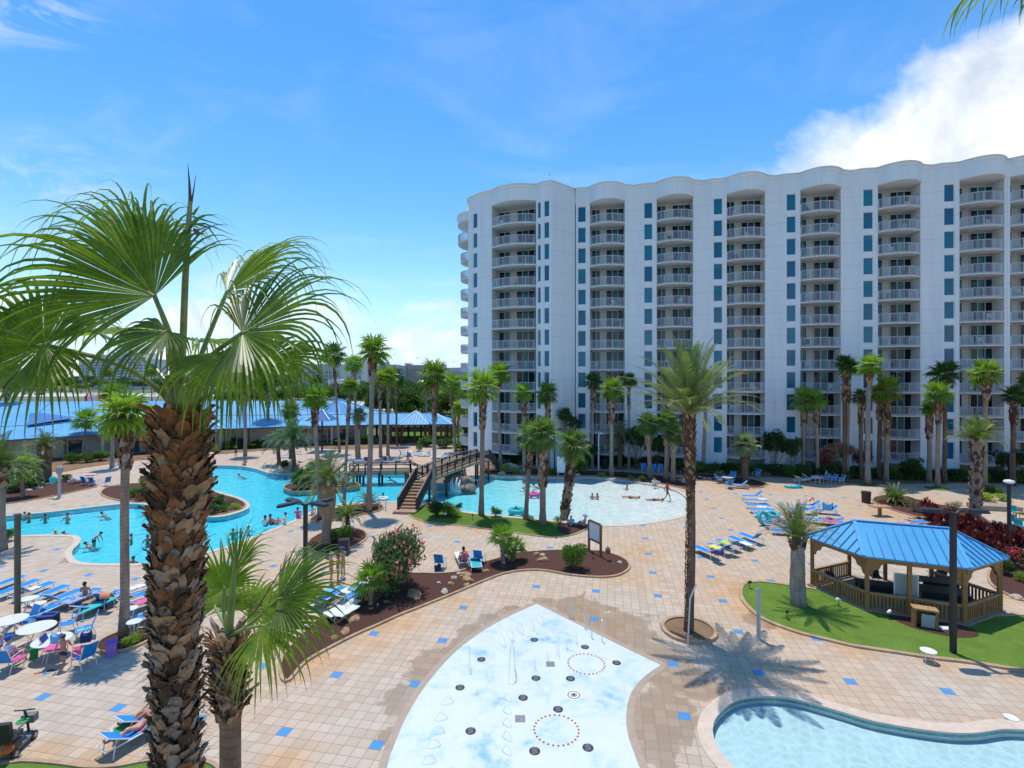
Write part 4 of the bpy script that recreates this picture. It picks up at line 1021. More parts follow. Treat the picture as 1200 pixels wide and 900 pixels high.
# under the roof: dark tables, grey board, metal chairs
def table_dark(loc, rz, label, w_=1.7, d_=.8, drop=.5):
    t = empty('table', loc, rz, label, 'table'); mb = MB(); mb.box((0, 0, .74), (w_, d_, .05)); mb.build('tabletop', M_DKM, t)
    mb = MB(); mb.box((0, -d_/2+.04, .58), (w_-.1, .05, .28)); mb.box((0, d_/2-.04, .58), (w_-.1, .05, .28)); mb.build('apron', M_DKM, t)
    for sx in (-1, 1):
        for sy in (-1, 1): mb = MB(); mb.box((sx*(w_/2-.1), sy*(d_/2-.08), .36), (.08, .08, .72)); mb.build('leg', M_DKM, t)
table_dark((18.6, 26.2, .11), -.35, 'long black table behind the near left rail of the gazebo')
table_dark((21.3, 25.4, .11), -.35, 'wide black table under the right half of the gazebo roof', 2.0, 1.1)
table_dark((22.1, 26.6, .11), -.35, 'black table at the back right of the gazebo', 1.6, .9)
bd = empty('display_board', (19.05, 24.75, .11), -.35, 'upright pale grey board standing behind the middle gazebo post', 'board')
mb = MB(); mb.box((0, 0, 1.25), (1.0, .05, 1.1)); mb.box((0, -.03, 1.25), (.9, .02, 1.0), 1); mb.build('panel', [M_ALU, mat('grey_board', (.33, .35, .34), .6, .08)], bd)
for s in (-1, 1): mb = MB(); mb.tube([(s*.4, 0, 0), (s*.4, .02, 1.2)], .025, 6); mb.build('leg', M_ALU, bd)
cab = empty('wooden_cabinet', P(1083.5, 735), -.42, 'small wooden stand with a grey panel in front of the gazebo rail', 'cabinet')
mb = MB(); mb.box((0, 0, .86), (.95, .5, .07)); mb.build('top', M_WOODS, cab)
for s in (-1, 1): mb = MB(); mb.box((s*.4, 0, .42), (.1, .42, .82)); mb.build('side_panel', M_WOOD, cab)
mb = MB(); mb.box((0, .18, .45), (.8, .05, .75)); mb.build('back_panel', M_WOOD, cab)
mb = MB(); mb.box((.08, -.2, .38), (.5, .04, .62), 0, M=Matrix.Rotation(.15, 3, 'X')); mb.build('grey_panel', mat('grey_panel', (.36, .40, .42), .5, .08), cab)

# ================================================================= lamp posts, posts, signs
def floodlamp(px, py, hgt, label, heads, w_=.17, rz=0, spread=.62):
    b = P(px, py); r = empty('lamp_post', b, rz, label, 'lamp post', None)
    mb = MB(); mb.box((0, 0, hgt/2), (w_, w_, hgt)); mb.box((0, 0, hgt*.18), (w_*1.3, w_*1.15, .25)); mb.build('pole', M_DKM, r)
    for (dx, dy, tilt) in heads:
        d = V((dx, dy, 0)); Ln = d.length; dn = d.normalized()
        mb = MB(); mb.tube([V((0, 0, hgt-.12)), dn*.22+V((0, 0, hgt+.02)), dn*.42+V((0, 0, hgt+.05))], .05, 8); mb.build('arm', M_DKM, r)
        mb = MB(); c = dn*(.42+spread*.75)+V((0, 0, hgt+.06)); ang = math.atan2(dn.y, dn.x)
        Mx = Matrix.Rotation(ang, 3, 'Z') @ Matrix.Rotation(tilt, 3, 'Y')
        n = 10; lo = []; hi = []
        for i in range(n):
            q = 2*math.pi*i/n; x, y = spread*.85*math.copysign(abs(math.cos(q))**.6, math.cos(q)), .26*math.copysign(abs(math.sin(q))**.6, math.sin(q))
            lo.append(c+Mx@V((x, y, -.05))); hi.append(c+Mx@V((x*.85, y*.8, .07)))
        mb.add(lo+hi, [tuple(range(n))[::-1], tuple(range(n, 2*n))]+[(i, (i+1) % n, n+(i+1) % n, n+i) for i in range(n)])
        mb.build('lamp_head', M_DKM, r)
    return r
floodlamp(1117, 766, 5.85, 'tall black square lamp post with two flat heads at the gazebo lawn', [(-1, .1, -.03), (1, -.05, .03)])
floodlamp(358, 700, 4.85, 'black lamp post with four flat heads left of the stout palm', [(-1, .5, -.1), (-1, -.5, .12), (1, .45, -.12), (1, -.35, .08)], .18, spread=.62)
floodlamp(650, 556, 5.2, 'dark lamp post with two flat heads beyond the wave pool', [(-1, 0, 0), (1, 0, 0)], .16, spread=.7)
floodlamp(1183, 572, 3.6, 'lamp post with wide pale heads against the hedge at the right edge', [(-1, .2, -.06), (1, .2, .06)], .2, spread=1.0)
lp = empty('lamp_post', P(1182.5, 645), 0, 'black lamp post with a white dish cap beside the dark red plants', 'lamp post')
mb = MB(); mb.tube([(0, 0, 0), (0, 0, 4.25)], .11, 10); mb.build('pole', M_DKM, lp)
mb = MB(); mb.tube([(0, 0, 4.2), (0, 0, 4.35), (0, 0, 4.4)], [.16, .2, .1], 12); mb.build('neck', M_DKM, lp)
mb = MB(); mb.tube([(0, 0, 4.4), (0, 0, 4.5), (0, 0, 4.6), (0, 0, 4.66)], [.16, .3, .26, .05], 16); mb.build('lamp_cap', M_ALU, lp)
mb = MB(); mb.box((0, -.15, 1.55), (.5, .2, .35)); mb.build('junction_box', M_DKM, lp)
lp = empty('lamp_post', P(701.5, 550), 0, 'slim white lamp post with a round head beyond the wave pool', 'lamp post')
mb = MB(); mb.tube([(0, 0, 0), (0, 0, 4.1), (.1, 0, 4.35)], .1, 8); mb.build('pole', M_ALU, lp); mb = MB(); mb.ball((.28, 0, 4.4), .24, 12, 8, sc=(1.2, .8, .6)); mb.build('lamp_head', M_ALU, lp)
def post_(px, py, h, r, m, label, cap=None):
    o = empty('post', P(px, py), 0, label, 'post'); mb = MB(); mb.tube([(0, 0, 0), (0, 0, h)], r, 12); mb.build('shaft', m, o)
    mb = MB(); mb.tube([(0, 0, h), (0, 0, h+.05), (0, 0, h+.08)], [r*1.25, r*1.2, r*.4], 12); mb.build('cap', cap or m, o); 
    mb = MB(); mb.tube([(0, 0, 0), (0, 0, .03)], r*1.8, 12); mb.build('base_plate', m, o); return o
M_GPOST = mat('green_grey_metal', (.10, .10, .065), .5, .2, 3); M_LPOST = mat('light_grey_metal', (.45, .45, .44), .5, .1, 3)
post_(889, 749, 2.15, .085, M_LPOST, 'short light grey post on the pavers left of the gazebo lawn')
post_(20.5, 727, 4.95, .12, M_GPOST, 'tall dark olive post by the blue loungers on the left')
post_(69.5, 583, 2.2, .13, M_LPOST, 'light grey post in front of the left mulch bed')
mb = MB(); mb.tube([(0, 0, 0), (.03, 0, 2.0), (.3, .1, 2.6)], [.035]*3, 8)
o = mb.build('support_stake', M_PLAS); o.location = P(806, 757); o.rotation_euler = (0, rad(2), 0); tag(o, 'pale stake standing against the trunk of the tall date palm', 'stake')
# framed notice board on two posts
nb = empty('notice_board', (5.32, 32.9, .04), math.atan2(-1.6, .85), 'blank white notice board in a brown frame on two posts at the bed tip', 'notice board')
M_SIGNW = mat('sign_brown_wood', (.22, .12, .055), .7, .2, 6)
for s in (-1, 1): mb = MB(); mb.box((s*.62, 0, .98), (.12, .12, 2.05)); mb.build('post', M_SIGNW, nb)
mb = MB(); mb.box((0, 0, 2.02), (1.12, .1, .12)); mb.box((0, 0, .84), (1.12, .1, .12)); mb.build('frame', M_SIGNW, nb); mb = MB(); mb.box((0, -.01, 1.43), (1.1, .04, 1.05)); mb.build('panel', mat('whiteboard', (.72, .73, .74), .4, .04), nb)
mb = MB(); mb.box((0, 0, 0), (.28, .22, .3)); mb.box((0, -.12, .05), (.2, .05, .14)); mb.box((0, 0, .2), (.1, .1, .12))
o = mb.build('utility_box', M_SIGNW); o.location = (5.95, 31.75, .62); tag(o, 'small brown box fixed low on the right post of the notice board', 'box')
sb_ = empty('sign', P(658, 558.5), -.15, 'blank white upright sign panel behind the leaning sabal palms', 'sign')
mb = MB(); mb.box((0, 0, 1.35), (1.0, .08, 1.8)); mb.build('panel', M_ALU, sb_); mb = MB(); mb.box((-.4, .1, .7), (.08, .08, 1.4)); mb.box((.4, .1, .7), (.08, .08, 1.4)); mb.build('post', M_ALU, sb_)
def bin_(px, py, r, h, label, m=M_DKM):
    o = empty('litter_bin', P(px, py), 0, label, 'litter bin'); mb = MB(); mb.tube([(0, 0, 0), (0, 0, h*.9)], [r*.92, r], 16); mb.build('body', m, o)
    mb = MB(); mb.tube([(0, 0, h*.9), (0, 0, h), (0, 0, h+.03)], [r*1.08, r*1.05, r*.55], 16); mb.build('lid', m, o)
M_BINB = mat('dark_bronze', (.035, .025, .02), .5, .15)
bin_(1015, 589, .38, 1.0, 'round dark bronze litter bin on the open deck left of the planting bed', M_BINB)
bin_(709, 549.5, .4, 1.15, 'black litter bin in the shade beyond the wave pool')
sb2 = empty('speaker_box', P(403, 649), .1, 'square black cabinet standing on the deck beside the planted ring', 'cabinet')
mb = MB(); mb.box((0, 0, .45), (.62, .55, .9)); mb.build('body', M_DKM, sb2); mb = MB(); mb.box((0, 0, .93), (.68, .6, .06)); mb.build('lid', M_BINB, sb2)
pt = empty('pedestal_table', P(1031, 604.5), 0, 'tan square table on a single post by the planting bed', 'table')
mb = MB(); mb.box((0, 0, .78), (1.45, .8, .08)); mb.build('tabletop', M_WOODS, pt); mb = MB(); mb.box((0, 0, .37), (.2, .2, .74)); mb.build('leg', M_WOOD, pt)
# masonry planter with yellow flowers at the right
pl = empty('raised_planter', P(1165, 597), -.2, 'low stone planter filled with yellow-green plants', 'planter')
mb = MB(); mb.box((0, 0, .2), (3.4, 1.3, .42)); mb.build('wall', mat('block_wall', (.34, .27, .21), .9, .25, 6, .4), pl)
# stand pipes / handrails at the pool steps
def handrail(px, py, rz, label, s=1):
    mb = MB(); mb.tube([(-.6, 0, 0), (-.6, 0, .75), (-.45, 0, .9), (.3, 0, .75), (.5, 0, .55), (.55, 0, -.1)], .028, 8)
    o = shade_auto(mb.build('pool_handrail', mat('steel', (.6, .6, .62), .25, .03, metal=.9))); o.location = P(px, py); o.rotation_euler = (0, 0, rz); tag(o, label, 'handrail', 'handrails at the pool steps')
handrail(310, 551, -1.3, 'steel handrail at the far pool steps, left one of the pair'); handrail(317, 552.5, -1.3, 'steel handrail at the far pool steps, right one of the pair'); handrail(439, 598, 2.6, 'steel handrail where the deck meets the pool near the stairs')
mb = MB(); mb.box((-.35, 0, .0), (.02, .1, .02))
rp = P(436, 596); mb = MB()
for k in range(3):
    q = P(436+8*k, 596+1.0*k); mb.tube([(q.x, q.y, 0), (q.x, q.y, .9)], .05, 8, 0)
mb.tube([P(436, 596)+V((0, 0, .85)), P(440, 596.5)+V((0, 0, .6)), P(444, 597)+V((0, 0, .85)), P(448, 597.5)+V((0, 0, .62)), P(452, 598)+V((0, 0, .85))], .025, 6)
tag(mb.build('rope_barrier', M_ALU), 'white rope strung between low posts at the pool edge left of the stairs', 'barrier')
# small things on the deck
st = empty('stool', P(1088, 775.5), 0, 'small white round side table on thin legs at the lawn kerb', 'side table')
mb = MB(); mb.tube([(0, 0, .42), (0, 0, .46), (0, 0, .47)], [.27, .28, .24], 24); mb.build('tabletop', M_ALU, st)
for k in range(4): a = k*math.pi/2+.5; mb = MB(); mb.tube([(.18*math.cos(a), .18*math.sin(a), .42), (.24*math.cos(a), .24*math.sin(a), .2), (.2*math.cos(a), .2*math.sin(a), 0)], .014, 6); mb.build('leg', M_ALU, st)
def skimmer(px, py, label): mb = MB(); mb.tube([(0, 0, .03), (0, 0, .045)], .2, 20); mb.tube([(0, 0, .045), (0, 0, .052)], .15, 20); o = mb.build('skimmer_lid', M_ALU); o.location = P(px, py); tag(o, label, 'lid')
skimmer(1185, 842, 'white round skimmer lid in the coping of the near right pool')
# garden spots
def spot(px, py, label, m, z=.06):
    o = empty('garden_spotlight', P(px, py), px*.7, label, 'spotlight', 'spotlights in the lawns'); mb = MB(); mb.tube([(0, 0, z), (0, 0, z+.22)], .015, 6); mb.build('stake', M_DKM, o)
    mb = MB(); mb.tube([(-.07, 0, z+.26), (.04, 0, z+.32), (.1, 0, z+.35)], [.05, .07, .075], 10); mb.build('lamp_head', m, o)
for (px, py, lb, m) in ((878, 690, 'black spotlight in the lawn near its left tip', M_DKM), (922, 726, 'black spotlight in the lawn below the stout palm', M_DKM), (983, 711, 'white spotlight at the gazebo corner in the lawn', M_ALU), (1041.5, 726, 'white spotlight at the mulch patch before the gazebo', M_ALU), (1079, 732, 'white spotlight left of the wooden stand', M_ALU), (522, 608, 'white spotlight in the lawn strip near the footbridge', M_ALU), (554, 609, 'dark spotlight in the lawn strip left of the tall palm', M_DKM), (442, 719, 'black spotlight under the bright little palm', M_DKM), (456, 714, 'black spotlight in the mulch right of the bright little palm', M_DKM), (695, 655, 'black spotlight beside the round bush', M_DKM)): spot(px, py, lb, m)
ut = MB(); ut.box((0, 0, .03), (.55, .3, .05)); o = ut.build('ground_box_lid', M_ALU); o.location = P(1108, 737, .05); tag(o, 'flat pale lid lying in the mulch right of the wooden stand', 'lid')

# ================================================================= splash pad fittings
M_IRON = mat('dark_cast_iron', (.028, .03, .032), .5, .3, 20); M_GRATE = mat('grey_grate', (.28, .27, .28), .5, .35, 30); M_REDD = mat('red_nozzle', (.50, .06, .07), .4, .1)
def drain(px, py, lb):
    mb = MB(); mb.tube([(0, 0, 0), (0, 0, .012), (0, 0, .014)], [.17, .17, .15], 22, 0)
    for k in range(-2, 3): mb.box((0, k*.055, .017), (.2, .018, .006), 1, .4)
    o = mb.build('drain_cover', [M_IRON, M_GRATE]); p = P(px, py); o.location = (p.x, p.y, .006); tag(o, lb, 'drain cover', 'round drain covers of the splash pad')
for i, (px, py, lb) in enumerate(((564, 773, 'left of the tall water jet'), (626, 750, 'nearest the upper corner of the pad'), (685.5, 758.5, 'above the upper red ring'), (722.5, 777, 'right of the upper red ring'), (628, 795, 'in the middle of the pad'), (668.5, 795.5, 'left below the upper red ring'), (539, 806, 'on the left side, third from the bottom'), (613, 818, 'between the middle cover and the square grate'), (654, 831.5, 'above the lower red ring'), (551.5, 857, 'lower left, left of the square grate'), (626.5, 880.5, 'below the lower red ring on its left'), (689, 876.5, 'below the lower red ring on its right'))):
    drain(px, py, f'black round drain cover in the splash pad, {lb}')
def redring(px, py, r, lb, n=30):
    p = P(px, py); o = empty('nozzle_ring', (p.x, p.y, .006), 0, lb, 'nozzle ring', 'red nozzle rings of the splash pad')
    for k in range(n):
        a = 2*math.pi*k/n; mb = MB(); mb.tube([(r*math.cos(a), r*math.sin(a), 0), (r*math.cos(a), r*math.sin(a), .012)], .036, 10)
        mb.build('nozzle', M_REDD, o)
redring(687, 778, .72, 'upper ring of small red dots in the splash pad', 28); redring(652, 855.5, .72, 'lower and larger-looking ring of red dots in the splash pad', 28)
p = P(672.5, 814.8); mb = MB()
for r in (.3, .24, .18, .12): mb.tube([(0, 0, 0), (0, 0, .006+.3*(.3-r)*.05)], r, 28, 0 if int(r*100) % 12 == 0 else 1)
mb.tube([(0, 0, 0), (0, 0, .03)], .04, 10, 2); o = mb.build('drain_plate', [M_GRATE, M_ALU, M_IRON]); o.location = (p.x, p.y, .006); tag(o, 'pale ringed drain plate with a dark centre between the two red rings', 'drain plate')
for (px, py, lb) in ((645, 778.5, 'small square grate left of the upper red ring'), (609.5, 842.5, 'square grey grate left of the lower red ring')):
    p = P(px, py); mb = MB()
    for i in range(6): mb.box((-.15+.06*i, 0, .012), (.03, .34, .012)); mb.box((0, -.15+.06*i, .01), (.34, .03, .010))
    o = mb.build('square_grate', M_GRATE); o.location = (p.x, p.y, .005); tag(o, lb, 'grate')
# jets: thin arcs of water rising and falling on the pad
def watm():
    t = NT('jet_water'); g = t.n('ShaderNodeBsdfGlossy'); g.inputs[1].default_value = .15; tr = t.n('ShaderNodeBsdfTransparent'); tr.inputs[0].default_value = (.93, .97, .98, 1)
    d = t.n('ShaderNodeBsdfDiffuse'); d.inputs[0].default_value = (.9, .95, .97, 1)
    m1 = t.n('ShaderNodeMixShader'); m1.inputs[0].default_value = .5; t.l(g.outputs[0], m1.inputs[1]); t.l(d.outputs[0], m1.inputs[2])
    m2 = t.n('ShaderNodeMixShader'); m2.inputs[0].default_value = .42; t.l(tr.outputs[0], m2.inputs[1]); t.l(m1.outputs[0], m2.inputs[2]); return t.done(m2.outputs[0])
M_JET = watm()
def jet(px, py, h, dx, dy, lb, r=.008, drops=8):
    p = P(px, py); mb = MB(); n = 10; pts = []
    for i in range(n+1):
        t = i/n; pts.append(V((dx*t, dy*t, 4*h*t*(1-t)+.01)))
    mb.tube(pts, [r*(1+.8*i/n) for i in range(n+1)], 6)
    rj = random.Random(int(px*3+py))
    for k in range(drops): t = rj.uniform(.4, 1); q = V((dx*t, dy*t, 4*h*t*(1-t)+.02))+V((rj.gauss(0, .03), rj.gauss(0, .03), rj.gauss(0, .04))); q.z = max(.02, q.z); mb.ball(q, r*rj.uniform(.6, 1.5), 6, 4)
    o = mb.build('water_jet', M_JET, smooth=True); o.location = (p.x, p.y, .005); tag(o, lb, 'water jet', 'water jets of the splash pad')
k = 0
for (px, py) in ((584, 752), (594, 745), (605, 738), (617, 733), (628, 727)):
    jet(px, py, .42, .35, -.55, f'low arc of water near the upper corner of the splash pad, {ORD[k]} from the left'); k += 1
for i, (px, py) in enumerate(((517, 826), (509, 845), (505, 861), (500, 877), (494, 896))):
    jet(px, py, .22, .42, .12, f'low arc of water along the left nozzle row, {ORD[i]} from the top')
for i, (px, py) in enumerate(((600, 823), (600, 838), (600, 853), (600, 869), (600, 886))):
    jet(px, py, .24, -.3, .18, f'low arc of water along the middle nozzle row, {ORD[i]} from the top')
for i, (px, py) in enumerate(((625, 780), (640, 772), (652, 765), (662, 758), (673, 751))):
    jet(px, py, .35, .08, -.4, f'low arc of water left of the upper red ring, {ORD[i]} from the left')
for (px, py, h, lb) in ((667, 724, .62, 'upright jet at the right rim of the pad, leftmost'), (671, 725, .7, 'upright jet at the right rim of the pad, second from left'), (685, 737, .8, 'upright jet at the right rim of the pad, third from left'), (693, 748, .6, 'short upright jet right of the tall rim jets'), (705, 752, .9, 'upright jet at the right rim of the pad, rightmost')):
    jet(px, py, h, .03, .02, lb, .012, 24)
jet(596, 802, 1.35, .25, .9, 'tall slanting jet rising left of the middle drain cover', .013, 40); jet(549, 789, .95, .05, .3, 'tall faint jet on the left side of the splash pad', .009, 26)
M_SPRAY = None
# ================================================================= palms
M_FAN = leafmat('fan_palm_leaf', (.08, .15, .018), (.27, .37, .06), .42, .33, 1.2, .45)
M_FAND = leafmat('dark_fan_leaf', (.025, .065, .014), (.08, .15, .03), .3, .4, 1.2)
M_FANB = leafmat('bright_fan_leaf', (.09, .19, .02), (.25, .37, .05), .4, .4, 1.2)
M_SAB = leafmat('sabal_leaf', (.07, .14, .035), (.20, .28, .09), .35, .4, 1.5)
M_SILV = leafmat('silver_palm_leaf', (.13, .19, .11), (.30, .36, .22), .3, .45, 2)
M_DATE = leafmat('date_palm_leaf', (.06, .115, .03), (.19, .25, .085), .25, .4, 2, .4)
M_CYC = leafmat('sago_leaf', (.05, .13, .015), (.15, .28, .035), .35, .35, 2)
M_TEAL = leafmat('blue_palm_leaf', (.05, .13, .09), (.14, .24, .16), .3, .45, 2)
M_BIGF = leafmat('big_palm_leaf', (.055, .115, .010), (.22, .30, .035), .46, .36, 4.0, .6)
M_PET = mat('petiole_green', (.20, .27, .06), .4, .3, 3, spec=.5); M_PETY = mat('petiole_tan', (.32, .26, .12), .6, .25, 4)
M_DEAD = mat('dry_frond', (.26, .17, .09), .85, .35, 6)
def barkm(name, a, b, rings=True, sc=1.0):
    t = NT(name); p = t.coord('Object'); mp = t.n('ShaderNodeMapping'); mp.inputs['Scale'].default_value = (1, 1, .35); t.l(p, mp.inputs[0])
    f = t.noise(mp.outputs[0], 3.2*sc, 6, .7); sx = t.n('ShaderNodeSeparateXYZ'); t.l(p, sx.inputs[0])
    z = t.math('ADD', sx.outputs[2], t.math('MULTIPLY', t.noise(p, 1.5, 3), .3))
    rg = t.math('FRACT', t.math('MULTIPLY', z, 5.5*sc)); rl = t.math('LESS_THAN', rg, .16)
    c = t.ramp(f, [(.3, a), (.7, b)])
    if rings: c = t.mix(t.math('MULTIPLY', rl, .35), c, tuple(x*.55 for x in a))
    return t.done(t.prin(c, .9, .15, 0, t.bump(t.math('ADD', f, t.math('MULTIPLY', rl, -.4)), .7, .04)))
M_BARK = barkm('grey_palm_bark', (.20, .16, .13), (.44, .37, .31)); M_BARKT = barkm('tan_palm_bark', (.20, .14, .10), (.42, .33, .25)); M_BARKD = barkm('brown_palm_bark', (.10, .06, .038), (.27, .17, .11))
M_BOOT = [mat('leaf_base_%s' % n, c, .85, .3, 9, .4, 40) for n, c in (('red_brown', (.24, .105, .042)), ('tan', (.38, .24, .135)), ('grey', (.33, .25, .185)), ('dark', (.085, .045, .025)), ('buff', (.46, .32, .18)))]

def fan_leaf(mb, o, ax, nrm, R, n=16, spread=5.2, split=.45, droop=1.0, nl=4, mi=0, rng=None, cup=.12, fold=.30, wide=1.0, jit=.10, curl=0):
    rng = rng or RNG; ax = ax.normalized(); nrm = (nrm-ax*nrm.dot(ax)).normalized(); sd = ax.cross(nrm)
    da = spread/(n-1)
    for i in range(n):
        a = -spread/2+da*i; ra = abs(a)/(spread/2)
        Ls = R*(1-.32*ra**2)*rng.uniform(1-jit, 1+jit*.5)
        d = (ax*math.cos(a)+sd*math.sin(a)+nrm*(cup*(1-.3*ra)+rng.gauss(0, .02))).normalized()
        cr = (sd*math.cos(a)-ax*math.sin(a)).normalized()
        p = o.copy(); rows = []; L0 = 0; st = Ls/nl; g = droop*rng.uniform(.6, 1.4); tw = rng.gauss(0, .5 if nl < 9 else 1.1)
        for j in range(nl+1):
            t = j/nl
            if t <= split: w = 2*L0*math.tan(da/2)*(1.12 if nl > 8 else 1.0)
            else:
                ws = 2*Ls*split*math.tan(da/2); w = ws*(1-((t-split)/(1-split))**1.15)*wide
            ln = nrm-d*nrm.dot(d)
            ln = ln.normalized() if ln.length > 1e-4 else nrm
            c2 = (cr-d*cr.dot(d)); c2 = c2.normalized() if c2.length > 1e-3 else cr
            if t > split: c2 = (Quaternion(d, tw*(t-split)) @ c2)
            vdep = ln*(-fold*w)
            rows.append((p-c2*w/2, p+vdep, p+c2*w/2))
            if j < nl:
                tt = (j+.5)/nl
                if tt > split*.75:
                    k = g*((tt-split*.75)/(1-split*.75))**1.1*(3.2/nl)
                    d = (d+V((0, 0, -1))*k+sd*rng.gauss(0, .03)).normalized()
                p = p+d*st; L0 += st
        vs = [q for r in rows for q in r]; fs = []
        for j in range(nl):
            b = 3*j
            if j == nl-1: fs += [(b, b+1, b+4), (b+1, b+2, b+4)]
            else: fs += [(b, b+1, b+4, b+3), (b+1, b+2, b+5, b+4)]
        mb.add(vs, fs, mi)

def petiole(mb, a, b, sag=.1, r=.02, mi=1, n=6, up=.0, r1=None):
    pts = []
    for i in range(n+1):
        t = i/n; pts.append(a.lerp(b, t)+V((0, 0, up*math.sin(math.pi*t)-sag*0)))
    r1 = r1 or r*.6; mb.tube(pts, [r+(r1-r)*i/n for i in range(n+1)], 6, mi, False); return (pts[-1]-pts[-2]).normalized()

def fan_crown(seed, m, R=1.0, nleaf=26, pet=.75, droop=1.0, lowest=-50, mats=None, n=14, skirt=4, wide=1.0, nl=4):
    def f(parent):
        rg = random.Random(seed); mb = MB()
        for i in range(nleaf):
            u = (i+.5)/nleaf; el = rad(82-(82-lowest)*u**.9+rg.uniform(-8, 8)); az = i*2.399+rg.uniform(-.3, .3)
            d = V((math.cos(el)*math.cos(az), math.cos(el)*math.sin(az), math.sin(el))); pl = pet*rg.uniform(.8, 1.15)
            e = d*pl+V((0, 0, -.12*pl*u)); td = petiole(mb, V((0, 0, -.05)), e, r=.022, up=.06*pl)
            side = V((-math.sin(az), math.cos(az), 0)); nn = side.cross(d)*-1
            if nn.z < 0 and el < rad(80): nn = -nn
            ax = (td+V((0, 0, -.25*u))).normalized()
            fan_leaf(mb, e, ax, nn+side*rg.uniform(-.4, .4), R*rg.uniform(.8, 1.08), n, rg.uniform(4.0, 5.4), .42, droop*(0.7+u), nl, 0, rg, .1+.2*u, wide=wide)
        for i in range(skirt):
            az = rg.uniform(0, 6.28); d = V((math.cos(az)*.35, math.sin(az)*.35, -.9)).normalized(); e = d*pet*.7
            petiole(mb, V((0, 0, -.1)), e, r=.02, mi=2); fan_leaf(mb, e, d, V((math.cos(az), math.sin(az), .3)), R*.7, 9, 3.0, .4, 1.2, 3, 2, rg)
        return mb.build('crown', [m, M_PET, M_DEAD], parent)
    return f
def feather(mb, o, az, el, Lr, n=22, leafl=.5, arch=1.2, mi=0, rng=None, w=.035, vang=.5, r0=.03, nd=10, pm=1):
    rng = rng or RNG; d = V((math.cos(el)*math.cos(az), math.cos(el)*math.sin(az), math.sin(el))); side = V((-math.sin(az), math.cos(az), 0))
    p = o.copy(); pts = [p.copy()]; ds = [d.copy()]
    for j in range(nd):
        d = (d+V((0, 0, -1))*arch*.16*((j+1)/nd)**.8*(1.4 if j > 3 else .8)).normalized(); p = p+d*Lr/nd; pts.append(p.copy()); ds.append(d.copy())
    mb.tube(pts, [r0*(1-.85*i/nd) for i in range(nd+1)], 4, pm, False)
    for k in range(n):
        t = .14+.86*k/(n-1); x = t*nd; i = min(nd-1, int(x)); q = pts[i].lerp(pts[i+1], x-i); dd = ds[i]; up_ = side.cross(dd)*-1
        if up_.z < 0: up_ = -up_
        Lf = leafl*math.sin(math.pi*min(1, .18+t*.82))**.6*rng.uniform(.85, 1.1)
        for s in (-1, 1):
            ld = (dd*(.55+.5*t)+side*s*1.0+up_*vang+V((rng.gauss(0, .08), rng.gauss(0, .08), rng.gauss(0, .08)))).normalized()
            c = ld.cross(up_).normalized()*w*.5
            m_ = q+ld*Lf*.55-V((0, 0, .02)); e = q+ld*Lf+V((0, 0, -.18*Lf))
            mb.add([q-c*.6, q+c*.6, m_+c, m_-c, e], [(0, 1, 2, 3), (3, 2, 4)], mi)
def feather_crown(seed, m, Lr=2.6, nleaf=34, n=24, leafl=.5, arch=1.2, el0=84, el1=5, w=.04, vang=.5, name='crown', core=True):
    def f(parent):
        rg = random.Random(seed); mb = MB()
        for i in range(nleaf):
            u = (i+.5)/nleaf; el = rad(el0-(el0-el1)*u+rg.uniform(-6, 6)); feather(mb, V((0, 0, .0)), i*2.399+rg.uniform(-.25, .25), el, Lr*rg.uniform(.85, 1.08), n, leafl, arch*rg.uniform(.8, 1.2), 0, rg, w, vang)
        return mb.build(name, [m, M_PETY], parent)
    return f
def clear_tower(p, m):
    if p.x > -4:
        lim = 68.4-.19*p.x-1.1-m
        if p.y > lim: p = V((p.x*lim/p.y, lim, p.z))
    return p
CROWN = {}
CDEF = {
 'wash0': fan_crown(1, M_FAN, .95, 26, .62), 'wash1': fan_crown(2, M_FAN, .95, 30, .58, 1.2), 'wash2': fan_crown(3, M_FANB, .9, 24, .6, .8, -35),
 'dark': fan_crown(4, M_FAND, .95, 24, .65, .9, -30), 'sab': fan_crown(5, M_SAB, .8, 40, .55, 1.1, -65, n=16, skirt=3), 'sab2': fan_crown(6, M_SAB, .8, 36, .6, 1.3, -60, n=16, skirt=5),
 'silver': fan_crown(7, M_SILV, .75, 34, .55, .8, -55, n=16, skirt=0), 'clump': fan_crown(8, M_FANB, .7, 20, .55, 1.0, -20, n=16, skirt=1, nl=5),
 'date': feather_crown(9, M_DATE, 2.7, 42, 38, .40, .85, 86, 22, .028, .4), 'dateup': feather_crown(10, M_DATE, 3.0, 54, 50, .42, .75, 88, 18, .030, .35), 'pindo': feather_crown(11, M_DATE, 2.3, 40, 34, .38, 1.5, 84, -5, .034),
 'sago': feather_crown(12, M_CYC, 1.15, 40, 26, .16, 1.1, 70, 0, .022, .3), 'teal': feather_crown(13, M_TEAL, 1.6, 40, 22, .35, 1.3, 84, -10, .05), 'silvf': feather_crown(14, M_SILV, 1.9, 38, 26, .36, 1.9, 80, -10, .05),
 'date3': feather_crown(15, M_DATE, 2.3, 40, 32, .42, .95, 85, 8, .05, .5),
}
def put_crown(kind, parent, loc, s=1.0, rz=0, sz=None, name='crown'):
    if kind not in CROWN: o = CDEF[kind](parent); CROWN[kind] = o
    else: o = CROWN[kind].copy(); COL.objects.link(o); o.parent = parent; o.name = name
    o.location = loc; o.rotation_euler = (0, 0, rz); o.scale = (s, s, sz or s); return o

